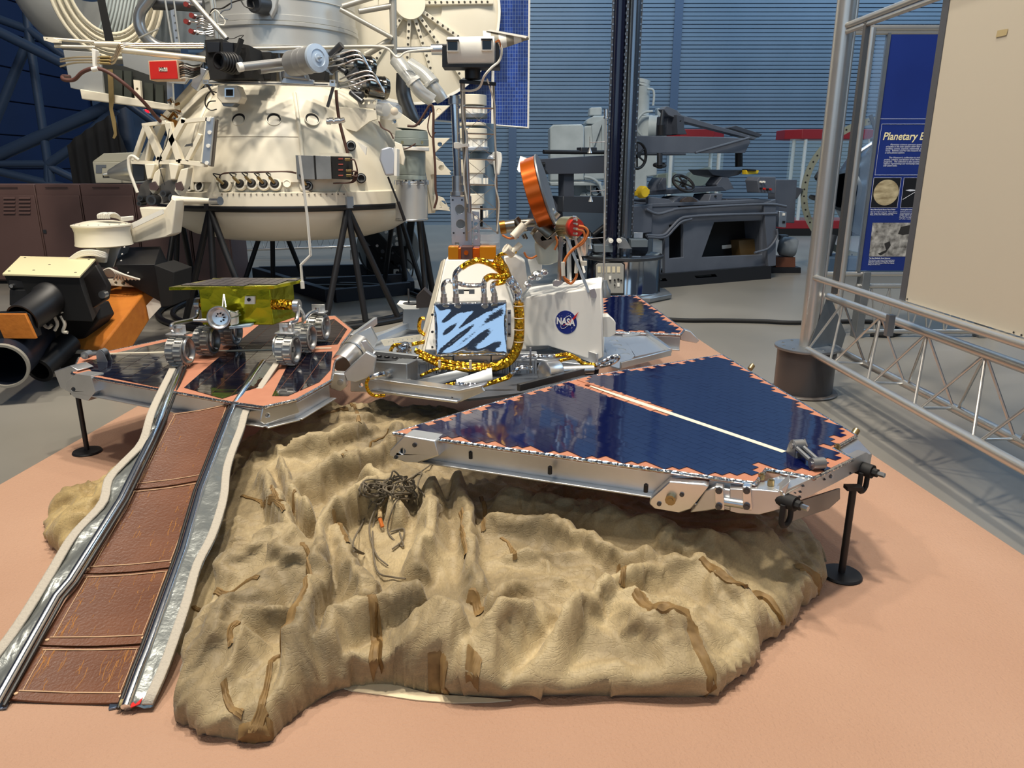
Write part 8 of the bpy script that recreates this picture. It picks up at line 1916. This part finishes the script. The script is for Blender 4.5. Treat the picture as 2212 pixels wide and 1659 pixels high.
# ================================================================== WHITE EQUIPMENT BEHIND THE MAST
wq_ = M('weathered_white', (176, 188, 194), .55, col2=(156, 168, 174), scale=4)
YW = 11.0
WE = thing('white_test_rig', (PY(1300, 400, YW).x, YW + .4, 0), 'weathered white equipment housing with tall cylinder behind the riveted mast', 'equipment')
for pts, Y, t, nm in (([(1188, 275), (1195, 269), (1258, 268), (1262, 275), (1262, 390), (1188, 392)], YW, .6, 'housing'), ([(1262, 272), (1312, 268), (1312, 388), (1262, 390)], YW + .1, .6, 'housing'), ([(1266, 268), (1268, 258), (1284, 250), (1308, 250), (1312, 270)], YW + .1, .5, 'cowl'), ([(1273, 250), (1275, 232), (1301, 231), (1301, 250)], YW + .2, .3, 'cap_box'),
                      ([(1186, 392), (1300, 392), (1300, 402), (1190, 402)], YW, .6, 'sill'), ([(1240, 400), (1310, 400), (1310, 440), (1240, 440)], YW + .2, .4, 'lower_unit'), ([(1372, 330), (1420, 332), (1420, 380), (1398, 382), (1398, 420), (1370, 420)], YW + .1, .4, 'lower_unit'), ([(1372, 250), (1412, 248), (1412, 296), (1372, 296)], YW + .1, .4, 'gear_case'), ([(1420, 232), (1436, 236), (1442, 258), (1440, 300), (1420, 296)], YW + .3, .2, 'side_cowl')):
    mm = MB(); mm.platepx(pts, Y, t); mm.obj(nm, wq_, WE, bevel=.02)
for (y0, y1, r_) in ((172, 180, 17), (180, 186, 16), (186, 250, 15)):
    mm = MB(); mm.cylpx((1389, y0, YW + .2), (1387, y1, YW + .2), r_, seg=28); mm.obj('cylinder', wq_, WE)
mm = MB(); mm.tubepx([(1398, 192, YW + .05), (1410, 194, YW + .05), (1413, 206, YW + .05), (1411, 228, YW + .05)], 2.6, 10, 5); mm.obj('elbow_pipe', wq_, WE); mm = MB(); mm.tubepx([(1410, 240, YW), (1390, 244, YW), (1376, 262, YW), (1378, 282, YW), (1386, 292, YW)], 2.6, 10, 5); mm.obj('elbow_pipe', wq_, WE)
for x, r_ in ((1402, 24), (1410, 20), (1416, 14)):
    c = PY(x, 275, YW - .02); mm = MB(); mm.cyl(c, c + Vector((.12, -.03, 0)), r_ * mpp(275, YW), seg=32); mm.obj('flange_disc', wq_, WE)
mm = MB(); mm.platepx([(1278, 270), (1306, 256), (1306, 350), (1300, 350), (1300, 268), (1282, 320)], YW + .05, .06); mm.obj('strut_frame', wq_, WE)
for k in range(10):
    x, y = random.uniform(1250, 1300), random.uniform(400, 440); mm = MB(); mm.discpx(x, y, YW + .15, random.uniform(3, 9), .1, 14); mm.obj('fitting', random.choice([wq_, aluG, gunm]), WE)
mm = MB(); mm.tubepx([(1262, 382, YW - .05), (1280, 386, YW - .05), (1296, 400, YW - .05), (1304, 430, YW - .05)], 3, 10, 5); mm.obj('elbow_pipe', wq_, WE)
p0, p1 = PY(1200, 440, YW), PY(1420, 440, YW); mm = MB(); mm.box(((p0.x + p1.x) / 2, YW + .5, p0.z / 2), (p1.x - p0.x, .7, p0.z)); mm.obj('base', M('slate_base', (70, 84, 100), .5), WE, bevel=.02)
# ================================================================== RED-ROOFED GLASS CASES
postw = M('white_post', (210, 218, 220), .5); redr = M('dark_red_canopy', (150, 30, 40), .5)
def case(Y, x0, x1, yt, yb, label, posts):
    K = thing('glass_case', (PY((x0 + x1) / 2, yt, Y).x, Y + .3, 0), label, 'display case', 'red canopied glass cases by the back wall')
    a, b = PY(x0, yt, Y), PY(x1, yb, Y); d_ = 1.0
    mm = MB(); ch = .25; mm.poly([(a.x + ch, Y, b.z), (b.x - ch, Y, b.z), (b.x, Y + ch, b.z), (b.x, Y + d_ - ch, b.z), (b.x - ch, Y + d_, b.z), (a.x + ch, Y + d_, b.z), (a.x, Y + d_ - ch, b.z), (a.x, Y + ch, b.z)], (0, 0, a.z - b.z)); mm.obj('canopy', redr, K, bevel=.01)
    for (px_, off) in posts:
        p = PY(px_, yb, Y + off); mm = MB(); mm.cyl((p.x, Y + off, .30), (p.x, Y + off, b.z), .035, seg=12); mm.obj('post', postw, K)
    mm = MB(); mm.box(((a.x + b.x) / 2, Y + .5, .22), (b.x - a.x, d_, .16)); mm.obj('red_base', redr, K, bevel=.01); mm = MB(); mm.box(((a.x + b.x) / 2, Y + .5, .07), (b.x - a.x - .02, d_ - .02, .14)); mm.obj('plinth', blackm, K)
    mm = MB(); mm.obox((a.x + .04, Y + .03, .30), (b.x - a.x - .08, 0, 0), (0, .006, 0), (0, 0, b.z - .30)); mm.obj('pane', M('case_glass', (200, 224, 224), .05, alpha=.12), K)
    return K
case(15.0, 1706, 1900, 279, 300, 'glass display case with dark red canopy beside the silver pole', [(1716, .2), (1741, .05), (1880, .05)])
k2 = case(14.0, 1440, 1572, 279, 297, 'glass display case with dark red canopy behind the grey machine', [(1452, .05), (1556, .05), (1538, .6)])
for pts in ([(1412, 400), (1418, 376), (1462, 372), (1470, 402)], [(1476, 402), (1492, 372), (1536, 360), (1540, 390), (1520, 402)]):
    mm = MB(); mm.platepx(pts, 14.4, .3); mm.obj('exhibit_seat', M('khaki_shell', (112, 122, 112), .5), k2, bevel=.03)
# ================================================================== ENGINE BELL BEYOND THE SIGN
EN = thing('engine_bell', (PY(1850, 400, 9.5).x, 9.6, 0), 'dark grey engine bell in a perforated hoop behind the blue sign', 'engine')
ec = PY(1890, 410, 9.5); eax = Vector((-.85, -.5, .0)).normalized()
mm = MB(); mm.lathe([(.20, .62), (.24, .60), (.30, .45), (.42, .25), (.58, 0), (.60, -.1), (.2, -.12)], ec, eax, 48); mm.obj('bell', M('dark_bell', (88, 98, 108), .3, .7), EN)
mm = MB(); mm.lathe([(.78, -.05), (.86, -.05), (.86, .03), (.78, .03), (.78, -.05)], ec, Vector((-.35, -1, 0)), 64); HP = mm.obj('hoop', M('khaki_hoop', (132, 138, 126), .5, .3), EN)
mm = MB(); hn = Vector((-.35, -1, 0)).normalized(); hx = Vector((0, 0, 1)); hy = hn.cross(hx)
for k in range(60):
    t = 2 * math.pi * k / 60; q = ec + hn * .031 + (hx * math.cos(t) + hy * math.sin(t)) * .82; mm.cyl(q, q + hn * .002, .012, seg=6)
mm.obj('hoop_holes', blackm, HP, kind='stuff')
for k in range(8):
    t = random.uniform(1.0, 3.0); q = ec + (hx * math.cos(t - 1.2) + hy * math.sin(t - 1.2)) * .6; mm = MB(); mm.tube([q, q + Vector((random.uniform(-.3, .1), -.2, random.uniform(-.2, .2))), q + Vector((random.uniform(-.3, .1), -.1, random.uniform(-.3, .3)))], .025, 8, 4); mm.obj('engine_pipe', random.choice([steel, black, gunm]), EN)
mm = MB(); mm.obox((ec.x - .55, 9.3, .0), (1.8, 0, 0), (0, .5, 0), (0, 0, .22)); mm.obj('cradle_beam', M('slate_blue_paint', (62, 84, 108), .5), EN, bevel=.01)
for dx in (-.5, .5):
    mm = MB(); mm.cyl((ec.x + dx, 9.5, .2), (ec.x + dx * .9, 9.5, ec.z - .55), .05, seg=12); mm.obj('cradle_post', gunm, EN)
# ================================================================== RIGHT: POLE, TRUSS RAIL, SIGN PANELS
pX, pY = 1.735, 4.24
tubeS = M('satin_tube', (208, 206, 202), .34, .85, rvar=.04, scale=20)
PL = thing('sign_stand', (pX, pY, 0), 'satin steel pole on a dark round drum with triangular truss rail and beige panel', 'sign stand', 'tube framed sign stands')
mm = MB(); mm.lathe([(0, 0), (.19, 0), (.195, .008), (.19, .014), (0, .014)], (pX, pY, 0), (0, 0, 1), 48); mm.obj('floor_flange', M('dark_taupe', (92, 86, 82), .45), PL)
mm = MB(); mm.lathe([(.165, .012), (.165, .27), (.15, .275)], (pX, pY, 0), (0, 0, 1), 48); mm.obj('drum', M('dark_taupe_drum', (74, 72, 74), .35, .3), PL)
mm = MB(); mm.lathe([(0, .27), (.182, .27), (.184, .275), (.182, .284), (0, .284)], (pX, pY, 0), (0, 0, 1), 48); mm.obj('top_flange', aluG, PL)
for k in range(10):
    a = 2 * math.pi * k / 10; mm = MB(); mm.cyl((pX + .14 * math.cos(a), pY + .14 * math.sin(a), .284), (pX + .14 * math.cos(a), pY + .14 * math.sin(a), .289), .008, seg=6); mm.obj('flange_bolt', steel, PL)
mm = MB(); mm.cyl((pX, pY, .284), (pX, pY, 5), .047, seg=32); mm.obj('pole', tubeS, PL)
mm = MB(); mm.cyl((pX + .052, pY - .01, .284), (pX + .052, pY - .01, 5), .010, seg=10); mm.obj('pole_seam', tubeS, PL)
D_ = Vector((.0444, -1, 0)).normalized()
def chord(p, r, nm, L=4.0, back=0.0):
    mm = MB(); mm.cyl(p - D_ * back, p + D_ * L, r, seg=20); return mm.obj(nm, tubeS, PL)
hA = PY(1756, 598, pY); chord(hA, .018, 'handrail')
tA, lA, rA = PY(1790, 641, 4.25), PY(1745, 756, 4.15), PY(1812, 757, 4.3)
chord(tA, .021, 'truss_chord'); chord(lA, .021, 'truss_chord'); chord(rA, .021, 'truss_chord')
mm = MB(); mm.poly([tA + Vector((0, .0, .02)), lA, rA + Vector((.01, 0, -.02)), rA + Vector((.03, 0, .1))], Vector((0, .008, 0))); mm.obj('end_plate', aluG, PL)
for k in range(9):
    y0 = .40 * k + .36
    T = tA + D_ * (y0 - .18); Lp, Rp = lA + D_ * (y0 - .08), rA + D_ * (y0 - .05); L0, R0 = lA + D_ * (y0 - .45), rA + D_ * (y0 - .42)
    for a, b in ((Lp, T), (Rp, T), (L0, T), (Lp, Rp), (R0 if k else Rp, T)):
        if k == 0 and a is L0: a = lA
        mm = MB(); mm.cyl(a, b, .0065, seg=8); mm.obj('web_bar', tubeS, PL)
# plane of the rail
rn = Vector((1, .0444, 0)).normalized(); ro = Vector((pX, pY, 0))
def rpx(x, y, off=0.0):
    o_ = ro + rn * off; r = ray(x, y); return CAM + r * ((o_ - CAM).dot(rn) / r.dot(rn))
beigep = M('beige_panel', (205, 196, 178), .65)
pb0 = rpx(1956, 650); pt0 = rpx(2040, -20); zb_ = pb0.z
P_ = [Vector((pb0.x, pb0.y, zb_)), Vector((pb0.x, pb0.y, zb_)) + D_ * 1.9, Vector((pb0.x, pb0.y, 2.6)) + D_ * 1.9, Vector((pb0.x, pb0.y, 2.6))]
mm = MB(); mm.poly(P_, rn * .03); PAN = mm.obj('beige_panel', beigep, PL, label='plain beige sign panel back with a scrap of tape')
mm = MB(); mm.obox(P_[0] - D_ * .045 - rn * .004, D_ * .045, rn * .04, Vector((0, 0, 2.6 - zb_))); mm.obj('panel_edge', M('dark_grey_edge', (84, 86, 92), .5), PAN)
tp_ = [rpx(*q, off=-.002) for q in [(2155, 66), (2178, 62), (2174, 76), (2151, 81)]]
mm = MB(); mm.poly(tp_, -rn * .0005); mm.obj('tape_scrap', M('masking_tape', (190, 172, 128), .7), PAN)
for x, y in ((1960, 646), (2190, 718), (2207, 724)):
    q = rpx(x, y, -.002); mm = MB(); mm.cyl(q, q - rn * .002, .004, seg=8); mm.obj('screw', gunm, PAN)
q = P_[0] + D_ * .62; mm = MB(); mm.obox(q - rn * .0015, D_ * .003, rn * .003, Vector((0, 0, 1.6))); 
# upper frame tubes of the sign
a = rpx(1816, 61); chord(a, .016, 'frame_tube'); chord(a - Vector((0, 0, .03)), .012, 'frame_tube')
q = rpx(1802, 634); mm = MB(); mm.obox(Vector((q.x - .012, q.y - .015, q.z)), (.024, 0, 0), (0, .03, 0), Vector((0, 0, a.z - q.z - .02))); mm.obj('frame_post', M('dark_alu_post', (120, 118, 116), .35, .8), PL)
q = rpx(1925, 680); mm = MB(); mm.box((q.x, q.y, q.z - .05), (.03, .03, .10)); mm.obj('rail_spacer', aluG, PL)
# second sign stand behind, facing the viewer
Y2 = 5.75
S2 = thing('sign_stand', (PY(1900, 700, Y2).x, Y2, 0), 'blue printed sign panel in a steel tube frame with lattice rail behind the beige panel', 'sign stand', 'tube framed sign stands')
signb = M('sign_blue', (26, 50, 130), .4, col2=(22, 44, 120), scale=2)
def h2(y, x0, x1, r, nm='frame_tube'):
    p = PY(x0, y, Y2); p1 = PY(x1, y, Y2); mm = MB(); mm.cyl((p.x, Y2, p.z), (p1.x, Y2, p.z), r, seg=16); return mm.obj(nm, tubeS, S2)
h2(61, 1838, 2250, .022); h2(71, 1838, 2250, .016); h2(592, 1772, 2200, .020); h2(618, 1850, 2200, .018)
h2(716, 1850, 2250, .018, 'truss_chord'); h2(736, 1850, 2250, .020, 'truss_chord')
bl2 = PY(1856, 584, Y2); W2 = 1.05; zt2 = PY(1912, 75, Y2).z
mm = MB(); mm.obox((bl2.x, Y2 - .012, bl2.z), (W2, 0, 0), (0, .024, 0), (0, 0, zt2 - bl2.z)); SG = mm.obj('sign_panel', signb, S2)
mm = MB(); mm.obox((bl2.x - .02, Y2 - .02, bl2.z - .01), (.02, 0, 0), (0, .04, 0), (0, 0, zt2 - bl2.z + .02)); mm.obj('panel_edge', aluG, S2)
pl2 = PY(1835, 592, Y2); mm = MB(); mm.cyl((pl2.x - .06, Y2, 0), (pl2.x - .06, Y2, PY(1840, 60, Y2).z), .03, seg=16); mm.obj('post', tubeS, S2); mm = MB(); mm.cyl((bl2.x + W2 + .1, Y2, 0), (bl2.x + W2 + .1, Y2, zt2 + .1), .03, seg=16); mm.obj('post', tubeS, S2)
mm = MB(); mm.obox((pl2.x - .02, Y2 - .004, bl2.z), (bl2.x - pl2.x - .0, 0, 0), (0, .008, 0), (0, 0, zt2 - bl2.z)); mm.obj('clear_pane', M('hazy_glass', (150, 180, 220), .08, alpha=.16), S2)
inkc = M('sign_cream_ink', (246, 236, 190), .6); inkw = M('sign_white_ink', (220, 226, 240), .6)
def SP2(x, y): p = PY(x, y, Y2 - .0135); return p
def sline(pts, w_=.0025):
    mm = MB(); P = [SP2(x, y) for x, y in pts]; mm.tube(P, w_ / 2, 4); mm.obj('rule_line', inkw, SG)
sline([(2010, 268), (1905, 268), (1890, 378), (2000, 378)]); sline([(1888, 384), (1947, 384), (1938, 449), (1880, 449), (1888, 384)]); sline([(2010, 384), (1953, 384), (1945, 449), (2000, 449)])
mm = MB(); mm.obox((bl2.x, Y2 - .0135, SP2(1900, 257).z), (W2, 0, 0), (0, .002, 0), (0, 0, .002)); mm.obj('rule_line', inkw, SG)
def stext(s, x, y, hpx, mt=inkw, it=.25, bold=0.0, wpx=None):
    m1 = mpp(y, Y2); text('sign_text', s, mt, SG, SP2(x, y), (1, 0, 0), (0, 0, 1), hpx * m1 * 1.38, italic=it, bold=bold, extrude=.0004, width=wpx * m1 if wpx else None)
stext('Planetary Bodies', 1906, 302, 16, inkc, .2, .001, 132)
for k, s in enumerate(['      Planetary science pursues questions about the origin', 'of bodies in the solar system other than the Sun: the planets,', 'satellites, comets, asteroids, meteoroids, and the medium they', 'move.  Vehicles used for this research include Earth orbiters', 'as well as planetary explorers.']): stext(s, 1914 - k * .6, 314 + k * 4.4, 3.5, wpx=112 if k < 4 else 42)
for k, s in enumerate(["      The Museum's collection is rich in artifacts from the", 'probes, orbiters, and landers of the Mariner, Pioneer, Viking', 'programs.  The collection is also accumulating more recent', 'objects representing our increasing interest in comets, and', 'solar system bodies.']): stext(s, 1910 - k * .6, 342 + k * 4.4, 3.5, wpx=112 if k < 4 else 30)
mm = MB(); mm.poly([SP2(1888, 385), SP2(1946, 385), SP2(1937, 448), SP2(1881, 448)], (0, -.0004, 0)); mm.obj('photo_field', M('photo_black', (12, 14, 22), .5), SG)
mm = MB(); mm.poly([SP2(1954, 385), SP2(2060, 385), SP2(2050, 448), SP2(1946, 448)], (0, -.0004, 0)); mm.obj('photo_field', M('photo_black', (12, 14, 22), .5), SG)
c = SP2(1914, 416) - Vector((0, .001, 0)); mm = MB(); mm.cyl(c, c - Vector((0, .0005, 0)), 27 * mpp(416, Y2), seg=40); mm.obj('planet_disc', M('planet_print', (214, 200, 164), .6, col2=(132, 116, 84), scale=9, stretch=(1, 1, 3)), SG)
mm = MB(); mm.poly([SP2(x, y) - Vector((0, .001, 0)) for x, y in [(1956, 411), (1966, 409), (1976, 410), (1980, 411.5), (1966, 413.5)]], (0, -.0004, 0)); mm.obj('probe_print', inkw, SG); mm = MB(); mm.tube([SP2(1950, 431) - Vector((0, .001, 0)), SP2(1978, 414) - Vector((0, .001, 0))], .0015, 4); mm.obj('probe_print', inkw, SG)
stext('Venus Viewed by the Pioneer Venus Orbiter', 1880, 454, 2.6, inkw, .1, .0004, 54)
for k, s in enumerate(['Most U.S. and Soviet spacecraft - Mariner, Pioneer,', 'Viking, Venera, Mars, and Phobos - explored Mercury,', 'Venus, and Mars in the 1960s and early 1970s.']): stext(s, 1880 - k * .5, 458.5 + k * 3.2, 2.4, wpx=58 - 8 * (k == 2))
stext('Interplanetary Monitor', 1945, 454, 2.6, inkw, .1, .0004, 48)
for k in range(6): stext(['NASA launched a series of', 'interplanetary probes of Earth', 'solar wind and interest in', 'of Earth\u2019s magnetic field', 'storms to high energy and', 'of the study Pioneer'][k], 1944 - k * .5, 458.5 + k * 3.1, 2.4, wpx=50)
mm = MB(); mm.poly([SP2(1885, 481), SP2(2000, 481), SP2(1990, 554), SP2(1877, 554)], (0, -.0004, 0)); mm.obj('rocky_print', M('rocky_ground_print', (196, 194, 190), .6, col2=(74, 72, 70), scale=22, detail=8), SG)
for pts in ([(1896, 548), (1914, 540), (1910, 526), (1922, 521), (1924, 530), (1914, 545), (1902, 552)], [(1940, 505), (1946, 490), (1966, 486), (1970, 504), (1950, 508)]):
    mm = MB(); mm.poly([SP2(x, y) - Vector((0, .0006, 0)) for x, y in pts], (0, -.0003, 0)); mm.obj('print_shape', M('print_dark', (44, 42, 42), .6), SG)
stext('The Mars Pathfinder Rover Sojourner', 1877, 559, 2.6, inkw, .1, .0004, 46)
for k, s in enumerate(['Mars has been a major focus of international space', 'exploration missions, including Mars Pathfinder', '(1997), Mars Global Surveyor (1998), Mars Odyssey', '(2002), and the Mars rovers.']): stext(s, 1876 - k * .4, 563 + k * 3.2, 2.4, wpx=56 if k < 3 else 26)
for k in range(8):
    p = PY(1862 + 38 * k, 640, Y2); zc0, zc1 = PY(1862, 722, Y2).z, PY(1862, 622, Y2).z; mm = MB(); mm.cyl((p.x, Y2, zc0), (p.x + .07, Y2, zc1), .007, seg=8); mm.obj('web_bar', tubeS, S2); mm = MB(); mm.cyl((p.x + .07, Y2, zc1), (p.x + .14, Y2, zc0), .007, seg=8); mm.obj('web_bar', tubeS, S2)
for x in (1853, 2120):
    p = PY(x, 700, Y2); mm = MB(); mm.box((p.x, Y2, .26), (.06, .10, .52)); mm.obj('end_upright', aluG, S2, bevel=.004)
